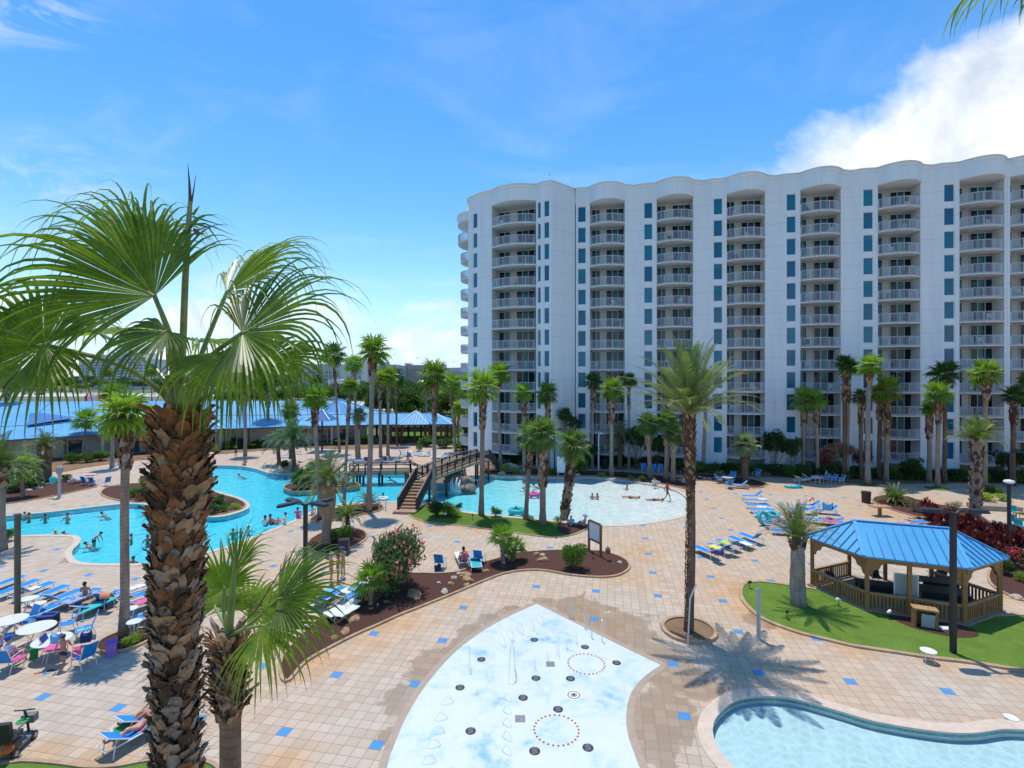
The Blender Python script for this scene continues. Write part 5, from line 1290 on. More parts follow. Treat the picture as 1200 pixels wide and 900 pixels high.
def boots(mb, p0, p1, r0, r1, n, size, rng, mis=(0, 1, 2), lift=.35, curl=.5, wdt=.75, split=False):
    """overlapping leaf bases wrapped round a trunk from p0 to p1"""
    ax = (p1-p0); Ln = ax.length; ax.normalize(); e1 = ax.orthogonal().normalized(); e2 = ax.cross(e1)
    for i in range(n):
        t = (i+rng.uniform(-.5, .5))/n; t = max(0, min(1, t)); a = i*2.399+rng.uniform(-.25, .25); r = r0+(r1-r0)*t
        out = e1*math.cos(a)+e2*math.sin(a); tan = ax.cross(out); s = size*rng.uniform(.7, 1.3); w = s*wdt*rng.uniform(.8, 1.25)
        b = p0+ax*(Ln*t)+out*r*.93; lean = rng.uniform(.15, lift); cu = curl*rng.uniform(.3, 1.3); tw = rng.uniform(-.35, .35)
        tan = (tan+ax*tw).normalized(); mi = rng.choice(mis); jj = s*.07
        rows = []
        for j, (u, wf, of) in enumerate(((0, .95, 0), (.4, 1.0, lean*.45), (.75, .72, lean*.9), (1, .3 if not split else .45, lean*1.15+cu*.25))):
            c = b+ax*s*u+out*s*of; th = s*.06*(1-u*.7)
            rows.append([c-tan*w*wf*.5-out*th*.2, c-tan*w*wf*.18+out*(th+s*.10*(1-u)), c+tan*w*wf*.18+out*(th+s*.10*(1-u)), c+tan*w*wf*.5-out*th*.2, c+tan*w*wf*.2-out*s*.05, c-tan*w*wf*.2-out*s*.05])
        vs = [q+V((rng.gauss(0, jj), rng.gauss(0, jj), rng.gauss(0, jj)))*(.25+.25*(ii//6)) for ii, q in enumerate(q2 for rr_ in rows for q2 in rr_)]; fs = []
        for j in range(3):
            for k in range(6): k2 = (k+1) % 6; fs.append((6*j+k, 6*j+k2, 6*j+6+k2, 6*j+6+k))
        fs.append((18, 19, 20, 21, 22, 23)); mb.add(vs, fs, mi)
def palm(kind, base, crown, cs, tw, label, name='palm_tree', cat='palm tree', group=None, bark=None, bootfrac=.3, bootr=1.32, fat=None, bend=0, rz=None, boot_mis=(0, 1, 3, 2), sz=None, bootsize=None):
    """base, crown: photo positions of foot and crown centre; the height follows from the foot"""
    b = clear_tower(P(*base), 1.9); Y = b.y; c = Wp(crown[0], crown[1], Y); h = c.z
    r = empty(name, b, 0, label, cat, group); top = V((c.x-b.x, 0, h))
    rg = random.Random(int(base[0]*13+base[1]*7)); tr = tw/2; mb = MB(); N = 12; pts = []; rs = []
    for i in range(N+1):
        t = i/N; q = V((0, 0, 0)).lerp(top, t); q.x += bend*math.sin(math.pi*t); q.y += .04*math.sin(t*7+base[0]); pts.append(q)
        if fat: k = fat(t)
        else: k = (1.35-.35*min(1, t*7)) if t < .15 else 1.0-.12*t
        rs.append(tr*k*(1+.03*math.sin(i*2.3)))
    mb.tube(pts, rs, 10, 0, True); tk = mb.build('trunk', bark or M_BARK, r, smooth=True)
    if bootfrac > 0:
        i0 = int(N*(1-bootfrac)); mb = MB(); p0 = pts[i0]; 
        if bootfrac > .9 and h > 6:
            pm = pts[int(N*.74)]; boots(mb, p0, pm, tr*.98, tr*.98, 330, bootsize, rg, boot_mis); boots(mb, pm, pts[-1], tr*1.0, tr*bootr*.92, 210, bootsize*1.3, rg, boot_mis)
        else: boots(mb, p0, pts[-1], tr*1.0, tr*bootr, int(14+26*bootfrac*h/2), bootsize or tr*1.8, rg, boot_mis)
        mb.build('leaf_bases', M_BOOT, r)
    put_crown(kind, r, top, cs, rg.uniform(0, 6.28) if rz is None else rz, sz)
    return r
G1 = 'slender fan palms round the pools'
def FP(px, py, cx, cy, rpx, label, kind=None, tw=.26, bark=None, bf=.28, group=G1, **k):
    Y = clear_tower(P(px, py), 1.9).y; R_ = rpx/F*Y/1.24; kinds = ['wash0', 'wash1', 'wash2']
    return palm(kind or kinds[int(px) % 3], (px, py), (cx, cy), R_, tw, label, 'fan_palm', 'palm tree', group, bark, bf, **k)
FP(145, 745, 148, 487, 36, 'leaning tall fan palm with brown fibrous neck left of the big palm', 'wash1', .36, M_BARKT, .24, bootr=1.7)
FP(375.5, 607, 368, 468, 19, 'fan palm with rough brown neck behind the stout date palm', 'wash2', .36, None, .2, bootr=1.5)
FP(398, 530, 391, 417, 17, 'tall thin fan palm before the high-rises, leftmost of the distant row', 'dark', .34)
FP(403, 592, 410, 452, 12, 'fan palm with a small crown, just left of the thick grey trunk', 'wash1', .26)
FP(418, 535, 415, 428, 14, 'fan palm standing second in the distant row', 'wash2', .34)
FP(432, 600, 437, 412, 21, 'tallest fan palm of the middle group with a thick grey trunk', 'wash0', .44, None, .16, bootr=1.3)
FP(446, 535.5, 445, 443, 13, 'fan palm on the far deck right of the thick grey trunk', 'wash2', .42)
FP(454.5, 533.5, 455, 441, 13, 'fan palm on the far deck with a flared foot, left of the open pavilion', 'wash0', .42)
FP(465, 522, 464, 444, 13, 'dark trunked fan palm rising behind the pavilion roof', 'dark', .34, M_BARKD)
FP(421, 537, 420, 487, 13, 'short pale-headed fan palm on the far deck', 'silver', .35, bf=.3)
FP(509, 600, 509, 441, 20, 'tall straight fan palm beside the footbridge stairs', 'wash0', .34, None, .3)
FP(534, 529, 528, 451, 16, 'leaning fan palm behind the footbridge', 'wash2', .36)
FP(549, 526, 548, 451, 15, 'straight fan palm in front of the tower corner', 'wash2', .32)
FP(537, 521, 538, 478, 12, 'short fan palm between the two behind the footbridge', 'wash1', .32)
FP(499, 512, 500, 452, 10, 'far fan palm seen above the pavilion gable', 'dark', .3)
FP(564, 604, 566, 455, 23, 'tall fan palm with a brown neck in the grass strip', 'wash0', .40, M_BARKT, .30, bootr=1.5)
FP(587, 551, 583, 440, 18, 'fan palm with pale green crown on the far shore, leftmost', 'wash2', .42, bf=.12)
FP(614, 556, 614, 461, 14, 'fan palm on the far shore second from the left', 'wash2', .42)
FP(643, 552, 642, 462, 15, 'fan palm on the far shore behind the leaning sabals', 'wash0', .40)
FP(694, 541, 695, 449, 12, 'dark-headed fan palm before the first balcony column', 'dark', .38)
FP(716.5, 558, 717, 457, 16, 'fan palm with a pale trunk on the far shore right of the white lamp post', 'wash0', .46, bf=.4)
FP(737, 541, 737, 447, 11, 'dark thin fan palm before the second window stack', 'dark', .3)
FP(663, 541, 662, 487, 10, 'small dark fan palm close to the tower wall, left of a pair', 'dark', .3)
FP(672.5, 543, 672, 497, 10, 'small dark fan palm close to the tower wall, right of a pair', 'dark', .34, M_BARKD)
FP(783, 536, 782, 447, 10, 'fan palm half hidden behind the tall date palm crown', 'wash1', .4, M_BARKD)
FP(824, 540, 828, 440, 8, 'thin grey trunk palm right of the tall date palm', 'wash1', .45)
FP(942, 557, 942, 469, 17, 'fan palm on the mulch strip, front one of a pair before the tower', 'wash0', .44, M_BARKT, .3)
FP(958, 541, 957, 470, 15, 'fan palm behind the front one of the pair before the tower', 'wash2', .40, M_BARKT)
FP(989, 541, 990, 427, 12, 'dark tall fan palm behind its brighter twin', 'dark', .40, M_BARKD)
FP(993, 543, 994, 432, 13, 'bright fan palm of the twin trunks by the pink-flowered tree', 'wash2', .38, M_BARKT)
FP(1016.5, 567.5, 1018, 430, 17, 'tall smooth grey fan palm standing in the deck right of the twin trunks', 'wash2', .50, None, .14)
FP(1009, 541, 1009, 466, 11, 'small dark fan palm behind the tall smooth grey one', 'dark', .4, M_BARKD)
FP(1030, 545, 1031, 461, 12, 'darker fan palm close behind the rough-necked one', 'wash1', .42, M_BARKD)
FP(1038.6, 564.5, 1040, 457, 18, 'fan palm with a flared foot and rough brown neck before the hedge', 'wash0', .46, M_BARKT, .42)
FP(1089, 565, 1089, 479, 12, 'short fan palm left of the taller one, before the clipped hedge', 'wash2', .46, M_BARKT, .4)
FP(1098.6, 571.5, 1100, 462, 18, 'fan palm standing in its own grass ring before the clipped hedge', 'wash2', .42, M_BARKT, .3)
FP(1107, 546, 1107, 440, 18, 'broad dark fan palm against the fourth blank wall', 'dark', .42, M_BARKD)
FP(1153, 576, 1156, 438, 18, 'tall fan palm behind the date palm at the right', 'wash0', .46, M_BARKT, .25)
FP(1187, 545, 1188, 465, 14, 'dark fan palm near the right edge before the last balconies', 'dark', .45, M_BARKD)
FP(1207, 560, 1205, 447, 12, 'fan palm cut by the right edge of the view', 'wash1', .45)
# left, before and behind the clubhouse
FP(131.5, 548, 131, 462, 16, 'grey fan palm trunk rising before the clubhouse left of the big palm', 'wash2', .42)
FP(96, 537, 101, 493, 17, 'thin small palm with drooping leaves before the clubhouse doors', 'wash2', .30, bf=.0)
FP(7, 520, 8, 440, 18, 'dark trunk palm at the left edge before the clubhouse roof', 'dark', .55, M_BARKD)
FP(287.5, 534, 287, 448, 16, 'grey fan palm standing on the deck by the people at the far pool end', 'wash0', .45)
FP(314, 521, 314, 447, 16, 'dark brown fan palm in the clubhouse hedge', 'dark', .55, M_BARKD, .4)
FP(341, 540, 341, 481, 15, 'fan palm with a thick shaggy neck before the clubhouse', 'sab', .5, M_BARKD, .5)
FP(26, 583, 26, 547, 19, 'low fan palm in the left mulch bed', 'wash1', .30, M_BARKT, .5, bootr=1.5)
# palms beyond the clubhouse, on the far lot and verge
for i, (px, py, cx, cy, rr_) in enumerate(((128, 470, 128, 437, 7), (146, 474, 146, 447, 6), (178, 470, 177, 436, 8), (330, 468, 330, 447, 6), (349, 468, 348, 440, 8), (372, 468, 372, 444, 6), (59, 470, 59, 444, 6), (70, 470, 73, 447, 6), (242, 468, 243, 444, 7), (300, 470, 300, 440, 8))):
    FP(px, py, cx, cy, rr_, 'far palm beyond the clubhouse, '+['leftmost by the big frond','just right of the first','third, near the big palm crown','behind the clubhouse at right','between the clubhouse and the low grey building','nearest the white flat roofed building','far left, first of two','far left, second of two','right of the big palm crown','left of the low grey building'][i], 'dark' if i % 2 else 'wash1', .4, M_BARKD, 0, 'distant palms beyond the clubhouse')
# sabals of the grass strip
GS = 'sabal palms by the wave pool'
FP(616, 609, 622, 511, 22, 'leaning sabal palm at the left of the three by the wave pool', 'sab', .36, M_BARKT, .35, GS, bootr=1.7, boot_mis=(1, 2, 3))
FP(636, 615.5, 636, 509, 25, 'middle sabal palm with a shaggy trunk by the wave pool', 'sab2', .50, M_BARKT, .55, GS, bootr=1.45, boot_mis=(1, 2, 3))
FP(661, 609, 672, 522, 24, 'sabal palm with a thick criss-cross trunk leaning right', 'sab', .52, M_BARKT, .95, GS, bootr=1.35, boot_mis=(1, 2, 3))
FP(762, 561, 759, 497, 17, 'sabal palm left of three at the right end of the far shore', 'sab', .5, M_BARKT, .35, GS, bootr=1.5, boot_mis=(1, 2))
FP(780.5, 562.5, 782, 494, 17, 'sabal palm middle of three at the right end of the far shore', 'sab2', .5, M_BARKT, .35, GS, bootr=1.5, boot_mis=(1, 2))
FP(788, 564.5, 790, 509, 14, 'lowest sabal palm at the right end of the far shore', 'sab', .5, M_BARKT, .35, GS, bootr=1.5, boot_mis=(1, 2))
FP(873, 564, 873, 522, 20, 'short silvery palm on the open deck before the hedge', 'silver', .75, M_BARKD, .4, None, bootr=1.1, boot_mis=(2, 3))
FP(726, 548, 727, 512, 16, 'pale drooping small palm against the tower wall', 'silvf', .6, M_BARKD, .0, None)
# feather palms
fatd = lambda t: 1.75-.55*min(1, t*6) if t < .12 else 1.15+.25*t
def YH(px, py): return P(px, py).y
palm('dateup', (807, 741), (807, 488), 1.22, .36, 'tall date palm with a slender dark trunk in a round bed on the deck', 'date_palm', 'palm tree', None, M_BARKD, .93, 1.75, lambda t: 1.25-.25*min(1, t*8)+(0 if t < .72 else (t-.72)*2.2), bend=.12, boot_mis=(3, 0, 1, 3), bootsize=.13)
palm('date', (935.5, 709), (934, 632), .78, .62, 'short stout date palm in the lawn left of the gazebo', 'date_palm', 'palm tree', None, M_BARK, .12, 1.25, lambda t: 1.25-.3*t, boot_mis=(0, 3), bootsize=.3)
o_ = palm('date3', (1143, 612), (1145, 516), .98, .62, 'date palm with wide feathery crown and criss-cross trunk at the right', 'date_palm', 'palm tree', None, M_BARKT, .9, 1.35, lambda t: 1.1, boot_mis=(1, 2, 3), bootsize=.34)
palm('pindo', (382, 638), (384, 566), 1.12, .55, 'stout date palm with a swollen brown trunk top in the round mulch bed', 'date_palm', 'palm tree', None, M_BARKT, .55, 2.3, lambda t: 1.15-.1*t if t < .45 else 1.5+.6*min(1, (t-.45)*5), boot_mis=(0, 3), bootsize=.3)
palm('pindo', (52, 565), (52, 524), .98, .9, 'leafy feather palm with a stout dark base before the clubhouse', 'date_palm', 'palm tree', None, M_BARKD, .5, 1.3, lambda t: 1.4, bootsize=.4)
palm('pindo', (1, 645), (2, 548), 1.15, .5, 'feather palm cut by the left edge of the view', 'date_palm', 'palm tree', None, M_BARK, .2, 1.4)
palm('sago', (407.5, 626), (407.5, 605), 1.35, .34, 'bright sago palm behind the low round shrub in the ring bed', 'sago_palm', 'palm tree', None, M_BARKD, .8, 1.2, bootsize=.12)
palm('teal', (345, 552), (343, 515), 1.9, .5, 'bluish feather palm clump at the far shore before the clubhouse', 'feather_palm', 'palm tree', None, M_BARKD, 0)
palm('teal', (327, 545), (326, 520), 1.5, .5, 'smaller bluish feather palm left of the clump at the far shore', 'feather_palm', 'palm tree', None, M_BARKD, 0)
palm('clump', (434, 709), (434, 683), 1.0, .22, 'bright green low fan palm in the mulch below the oleander', 'fan_palm', 'palm tree', None, M_BARKT, .9, 1.6, bootsize=.12, boot_mis=(1, 0), sz=1.15)
palm('clump', (590, 661), (588, 632), .98, .26, 'low fan palm in the mulch, left and taller of a pair', 'fan_palm', 'palm tree', None, M_BARKT, .9, 1.5, bootsize=.13, boot_mis=(1, 2))
palm('clump', (600, 658), (603, 643), .85, .24, 'low fan palm in the mulch, right and lower of a pair', 'fan_palm', 'palm tree', None, M_BARKD, .9, 1.5, bootsize=.13)
palm('sago', (1049, 590), (1050, 584), 1.5, .3, 'bright green low sago at the left tip of the right planting bed', 'sago_palm', 'palm tree', None, M_BARKD, .0)
palm('sago', (432, 596), (432, 589), 1.2, .2, 'small sago at the foot of the thick grey trunk', 'sago_palm', 'palm tree', None, M_BARKD, 0)

# ================================================================= the two near palms and the frond at top right
def blade(name, parent, off, pts_pet, o, ax, nrm, R, **k):
    """one large frond: leaf stalk through pts_pet, blade from its tip"""
    mb = MB(); kw = dict(n=46, spread=5.3, split=.42, droop=1.1, nl=12, cup=.14, fold=.42, jit=.12); kw.update(k)
    pts = catmull([V(p) for p in pts_pet], 5, False); n = len(pts)
    mb.tube(pts, [.030-.012*i/(n-1) for i in range(n)], 8, 1, False)
    mb.tube([pts[-1], pts[-1]+V(ax).normalized()*R*.10], [.017, .004], 6, 2)
    fan_leaf(mb, V(o), V(ax), V(nrm), R, mi=0, **kw)
    return mb.build(name, [M_BIGF, M_PET, M_PETY], parent, off=off)
YB = 4.9; bp = empty('fan_palm', V(((207-600)/F*YB, YB, 0)), 0, 'very near large fan palm with a thick brown trunk covered in leaf bases', 'palm tree')
bo = tuple(bp.location); tb = Wp(207, 900, YB); tt = Wp(213, 500, YB); cB = Wp(214, 470, YB)
mb = MB(); pts = [V((tb.x, YB, 0)), V((tb.x, YB, 4)), V((tb.x-.02, YB, tb.z)), V((tb.x+.01, YB, 9.6)), V((tt.x, YB, tt.z)), V((cB.x, YB, cB.z-.02))]; mb.tube(pts, [.25, .19, .165, .175, .19, .15], 20)
mb.build('trunk', barkm('dark_core_bark', (.05, .028, .018), (.16, .09, .055), False, 2), bp, smooth=True, off=bo)
mb = MB(); rg = random.Random(21)
boots(mb, V((tb.x, YB, 4.5)), V((tb.x-.01, YB, 9.2)), .178, .178, 760, .115, rg, (0, 1, 2, 2, 3, 1, 3), .55, .8, .95, True)
boots(mb, V((tb.x-.01, YB, 9.0)), V((tb.x+.02, YB, 10.2)), .178, .20, 260, .125, rg, (0, 1, 2, 0, 3), .45, .6, .9, True)
boots(mb, V((tb.x+.02, YB, 10.05)), V((tt.x, YB, tt.z+.06)), .20, .185, 240, .15, rg, (0, 0, 3, 1, 0), .65, .8, .75, True)
mb.build('leaf_bases', M_BOOT, bp, off=bo)
mb = MB()     # fibre strands between the bases
for i in range(1300):
    a = rg.uniform(0, 6.28); z = rg.uniform(7.2, 11.1); rr_ = .20+rg.uniform(0, .03); q = V((tb.x+math.cos(a)*rr_, YB+math.sin(a)*rr_, z)); d = V((math.cos(a)*.5, math.sin(a)*.5, rg.uniform(-.6, .9)))+V((rg.gauss(0, .4), rg.gauss(0, .4), 0)); Ls = rg.uniform(.04, .13)
    mb.tube([q, q+d*Ls*.6+V((0, 0, .0)), q+d*Ls+V((0, 0, -.03))], [.0028, .002, .0008], 3, 0 if rg.random() < .6 else 1, False)
mb.build('fibres', [M_BOOT[0], M_BOOT[4]], bp, off=bo)
def L_(px, py, dy): return Wp(px, py, YB+dy)
cb = cB+V((0, 0, -.1))
LV = [ # via point, hastula, axis, normal, R, extra
 ((150, 432, -.25), (52, 404, -.45), (-.75, -.1, -.05), (.25, -.9, .35), 1.08, dict(spread=5.6, droop=2.6, seed=3, n=52, split=.42, wide=.8)),
 ((205, 410, -.2), (181, 347, -.35), (-.84, .0, .54), (.25, -.82, .45), 1.72, dict(spread=3.1, droop=2.7, seed=4, n=52, split=.45, wide=.8)),
 ((200, 400, .25), (168, 312, .4), (-.42, .2, .86), (.5, -.6, .4), 1.45, dict(spread=2.2, droop=2.8, seed=5, n=34, split=.42, wide=.8)),
 ((240, 425, -.15), (284, 390, -.3), (.93, -.05, .28), (-.25, -.78, .55), 1.42, dict(spread=4.2, droop=3.0, seed=6, n=58, split=.40, wide=.8)),
 ((238, 410, .2), (266, 342, .35), (.74, .2, .58), (-.5, -.65, .5), 1.46, dict(spread=3.0, droop=2.9, seed=7, n=48, split=.42, wide=.8)),
 ((200, 425, -.35), (196, 388, -.5), (-.5, -.5, -.5), (.0, -.6, .8), .80, dict(spread=3.4, droop=2.8, seed=8, n=32)),
 ((240, 440, -.1), (262, 412, -.2), (.5, -.3, -.55), (.1, -.7, .7), .95, dict(spread=3.6, droop=2.6, seed=9, n=36)),
 ((245, 445, .1), (312, 420, .3), (.85, .1, -.1), (.1, -.5, .8), .95, dict(spread=4.2, droop=2.6, seed=19, n=38)),
 ((180, 430, .3), (120, 392, .7), (-.7, .5, .1), (.2, -.3, .9), 1.0, dict(spread=4.0, droop=2.4, seed=12, n=34)),
 ((225, 420, .4), (232, 400, .8), (.25, .9, .0), (0, -.4, .9), .85, dict(spread=4.2, droop=2.4, seed=10, n=30)),
]
for via, ha, ax, nr, R_, k in LV:
    sd_ = k.pop('seed'); blade('frond', bp, bo, [cb, L_(*via), L_(*ha)], L_(*ha), ax, nr, R_, rng=random.Random(sd_), **k)
mb = MB()     # unopened spear with a few loose tips
mb.tube([cb, L_(213, 440, 0), L_(217, 330, 0), L_(221, 262, 0), L_(223, 236, 0)], [.036, .032, .029, .025, .019], 10, 0)
mb.tube([L_(223, 238, 0), L_(222, 215, 0), L_(220, 190, 0)], [.017, .010, .001], 6, 1)
mb.tube([L_(224, 240, 0), L_(227, 222, 0), L_(230, 203, 0)], [.010, .006, .001], 5, 1)
rg = random.Random(31)
for (a, b, c, mi) in (((226, 254), (240, 258), (266, 266), 2), ((226, 262), (244, 266), (263, 292), 2), ((227, 263), (240, 262), (277, 277), 2), ((226, 252), (230, 246), (234, 241), 2), ((227, 268), (232, 270), (229, 279), 1), ((227, 270), (233, 273), (242, 274), 1)):
    A, B, C_ = (L_(*q, -.02) for q in (a, b, c)); mb.tube([A, B, C_], [.012, .010, .001], 4, mi)
mb.build('spear', [mat('spear_sheath', (.30, .29, .10), .6, .25, 8), mat('spear_tip', (.16, .08, .06), .7, .2, 9), M_FANB], bp, off=bo)
mb = MB()
for (px, py, dy) in ((196, 440, -.2), (206, 445, -.25), (222, 442, -.2), (230, 447, -.15), (238, 455, -.1), (190, 452, -.1), (246, 462, 0), (216, 450, -.28)):
    mb.tube([cb+V((0, 0, -.1)), L_(px*.5+214*.5, 470, dy*.8), L_(px, py, dy)], [.05, .04, .025], 8, 0)
mb.build('leaf_stalks', [M_PET], bp, off=bo)

YC = 6.6; sp2 = empty('fan_palm', V(((268-600)/F*YC, YC, 0)), 0, 'near smaller fan palm with a shaggy neck right of the thick brown trunk', 'palm tree')
so2 = tuple(sp2.location); tb = Wp(270, 900, YC); cC = Wp(268, 742, YC)
mb = MB(); mb.tube([V((tb.x, YC, 0)), V((tb.x, YC, tb.z-2)), V((tb.x, YC, tb.z)), Wp(270, 850, YC), Wp(268, 820, YC), cC], [.19, .13, .125, .125, .155, .15], 18)
mb.build('trunk', barkm('fibrous_bark', (.14, .085, .05), (.34, .23, .15), True, 1.5), sp2, smooth=True, off=so2)
mb = MB(); rg = random.Random(5); boots(mb, Wp(268, 842, YC), Wp(268, 745, YC), .135, .19, 230, .14, rg, (1, 2, 1, 0, 3), .85, 1.0, .5, True)
mb.build('leaf_bases', M_BOOT, sp2, off=so2)
def L2(px, py, dy): return Wp(px, py, YC+dy)
cc = cC+V((0, 0, -.05))
LV2 = [((272, 715, 0), (276, 668, 0), (.25, .3, .9), (-.2, -.9, .2), .72, dict(spread=1.6, droop=1.4, seed=1, n=24, split=.5)),
 ((262, 715, .1), (263, 690, .15), (-.35, .3, .85), (.3, -.8, .3), .75, dict(spread=3.6, droop=1.2, seed=2, n=30)),
 ((295, 730, -.05), (326, 702, -.1), (.93, .05, .30), (-.35, -.6, .7), 1.2, dict(spread=3.2, droop=1.5, seed=3, n=40)),
 ((285, 738, -.15), (306, 733, -.3), (.95, -.1, .02), (-.1, -.5, .85), 1.2, dict(spread=3.8, droop=1.7, seed=4, n=46)),
 ((262, 730, .3), (252, 712, .5), (-.5, .7, .3), (.1, -.4, .9), .8, dict(spread=4.4, droop=1.2, seed=5, n=30)),
 ((280, 735, .3), (290, 715, .6), (.4, .8, .3), (.1, -.4, .9), .85, dict(spread=4.4, droop=1.2, seed=6, n=30))]
for via, ha, ax, nr, R_, k in LV2:
    sd_ = k.pop('seed'); blade('frond', sp2, so2, [cc, L2(*via), L2(*ha)], L2(*ha), ax, nr, R_, rng=random.Random(sd_), **k)
mb = MB(); mb.tube([cc, L2(272, 700, 0), L2(277, 640, 0)], [.05, .045, .01], 8, 0); mb.build('spear', M_PET, sp2, off=so2)
mb = MB(); mb.tube([cc, L2(300, 715, -.1), L2(325, 675, -.15), L2(347, 642, -.2)], [.014, .010, .007, .003], 6, 0); mb.tube([L2(328, 671, -.15), L2(345, 655, -.15), L2(362, 655, -.2)], [.004, .003, .001], 4); mb.build('flower_stalk', M_BARKD, sp2, off=so2)

YD = 3.6; tp = empty('fan_palm', V(((1330-600)/F*YD, YD, 0)), 0, 'fan palm outside the view whose leaf tips hang into the top right corner', 'palm tree'); to3 = tuple(tp.location)
mb = MB(); cD = Wp(1330, 40, YD); mb.tube([V((cD.x, YD, 0)), V((cD.x, YD, 7)), V((cD.x, YD, cD.z))], [.3, .24, .2], 14); mb.build('trunk', M_BARK, tp, smooth=True, off=to3)
o1 = Wp(1222, -30, YD); blade('frond', tp, to3, [cD, Wp(1260, -60, YD), o1], o1, (-.8, -.1, -.15), (.1, -.3, .95), .80, rng=random.Random(6), spread=5.2, droop=3.2, n=30, split=.3)
o1 = Wp(1290, -60, YD-.4); blade('frond', tp, to3, [cD, Wp(1330, -20, YD-.2), o1], o1, (-.3, -.6, .3), (.1, -.3, .95), .7, rng=random.Random(8), spread=4.6, droop=1.6, n=26)
o1 = Wp(1390, -40, YD+.3); blade('frond', tp, to3, [cD, Wp(1370, 0, YD), o1], o1, (.7, .4, .3), (.1, -.3, .95), .8, rng=random.Random(9), spread=4.6, droop=1.2, n=26)
# ================================================================= broadleaf trees, shrubs, hedges
M_OAK = leafmat('dark_tree_leaf', (.014, .045, .009), (.07, .135, .025), .25, .5, .6, .3)
M_OAK2 = leafmat('mid_tree_leaf', (.03, .085, .014), (.115, .19, .035), .3, .5, .6, .3)
M_BUSH = leafmat('bright_bush_leaf', (.04, .12, .012), (.14, .26, .03), .3, .4, 2, .4)
M_BUSHD = leafmat('dark_bush_leaf', (.015, .05, .012), (.05, .11, .025), .25, .4, 2, .4)
M_HEDGE = leafmat('hedge_leaf', (.035, .10, .015), (.13, .22, .04), .28, .45, 1.2, .35)
M_OLE = leafmat('oleander_leaf', (.05, .11, .04), (.17, .26, .11), .28, .45, 2.5, .4)
M_LIME = leafmat('lime_leaf', (.14, .24, .02), (.36, .46, .05), .35, .45, 3)
M_TI = leafmat('dark_red_leaf', (.045, .010, .012), (.17, .035, .03), .3, .35, 2, .5, (1.9, .8, .6))
M_PINK = mat('pink_blossom', (.62, .16, .16), .6, .25, 6); M_REDF = mat('red_blossom', (.55, .03, .05), .6, .2, 6); M_YEL = mat('yellow_leaf', (.50, .52, .06), .6, .2, 6)
M_TWIG = mat('bare_twig', (.13, .09, .06), .9, .3, 6)
def leaves(mb, blobs, n, size, rng, mi=0, asp=2.2, shell=.55, up=.2, flowers=0, fmi=1, floor=None):
    vols = [b[3]**2 for b in blobs]; tot = sum(vols)
    for k in range(n):
        r = rng.random()*tot; i = 0
        while r > vols[i] and i < len(blobs)-1: r -= vols[i]; i += 1
        bx, by, bz, br = blobs[i][:4]; sz = blobs[i][4] if len(blobs[i]) > 4 else 1
        th = rng.uniform(0, 6.283); cz = rng.uniform(-.85, 1); q = math.sqrt(max(0, 1-cz*cz)); d = V((q*math.cos(th), q*math.sin(th), cz))
        rr_ = br*(shell+(1-shell)*rng.random()**.6)*(1+.12*rng.gauss(0, 1))
        c = V((bx+d.x*rr_, by+d.y*rr_, bz+d.z*rr_*sz))
        if floor is not None and c.z < floor: c.z = floor+rng.random()*.1
        ld = (d*.7+V((rng.gauss(0, .7), rng.gauss(0, .7), rng.gauss(0, .5)+up))).normalized(); cr = ld.cross(V((rng.gauss(0, 1), rng.gauss(0, 1), rng.gauss(0, 1)))).normalized()
        s = size*rng.uniform(.6, 1.3); w = s/asp
        mb.add([c-ld*s*.5, c+cr*w*.5, c+ld*s*.5, c-cr*w*.5], [(0, 1, 2, 3)], mi)
    for k in range(flowers):
        b = rng.choice(blobs); th = rng.uniform(0, 6.283); cz = rng.uniform(-.1, 1); q = math.sqrt(max(0, 1-cz*cz)); d = V((q*math.cos(th), q*math.sin(th), cz*(b[4] if len(b) > 4 else 1)))
        c = V(b[:3])+d*b[3]*1.04
        for j in range(5):
            e = c+V((rng.gauss(0, 1), rng.gauss(0, 1), rng.gauss(0, 1)))*size*.35; n_ = V((rng.gauss(0, 1), rng.gauss(0, 1), rng.gauss(0, 1))).normalized(); a = n_.orthogonal().normalized()*size*.28; b2 = n_.cross(a)
            mb.add([e-a, e+b2, e+a, e-b2], [(0, 1, 2, 3)], fmi)
def blobset(rg, n, R_, hz=.8, spread=.6, r0=.35, r1=.6, z0=0):
    out = [(0, 0, z0, R_*.72, hz)]
    for i in range(n):
        a = i*2.399+rg.uniform(-.3, .3); r = R_*spread*rg.uniform(.6, 1.1); z = z0+R_*hz*rg.uniform(-.45, .65)
        out.append((math.cos(a)*r, math.sin(a)*r, z, R_*rg.uniform(r0, r1), hz*1.1))
    return out
def limbs(mb, p, d, r, Ls, depth, rng, mi=0):
    e = p+d*Ls; m_ = p.lerp(e, .5)+V((rng.gauss(0, .04), rng.gauss(0, .04), 0))*Ls; mb.tube([p, m_, e], [r, r*.8, r*.6], 6, mi, False)
    if depth > 0:
        for k in range(3 if depth > 1 else 2):
            a = k*2.1+rng.uniform(0, 1.5); nd = (d*.8+V((math.cos(a), math.sin(a), .3))*rng.uniform(.5, .8)).normalized(); limbs(mb, e if k else m_, nd, r*.55, Ls*rng.uniform(.6, .8), depth-1, rng, mi)
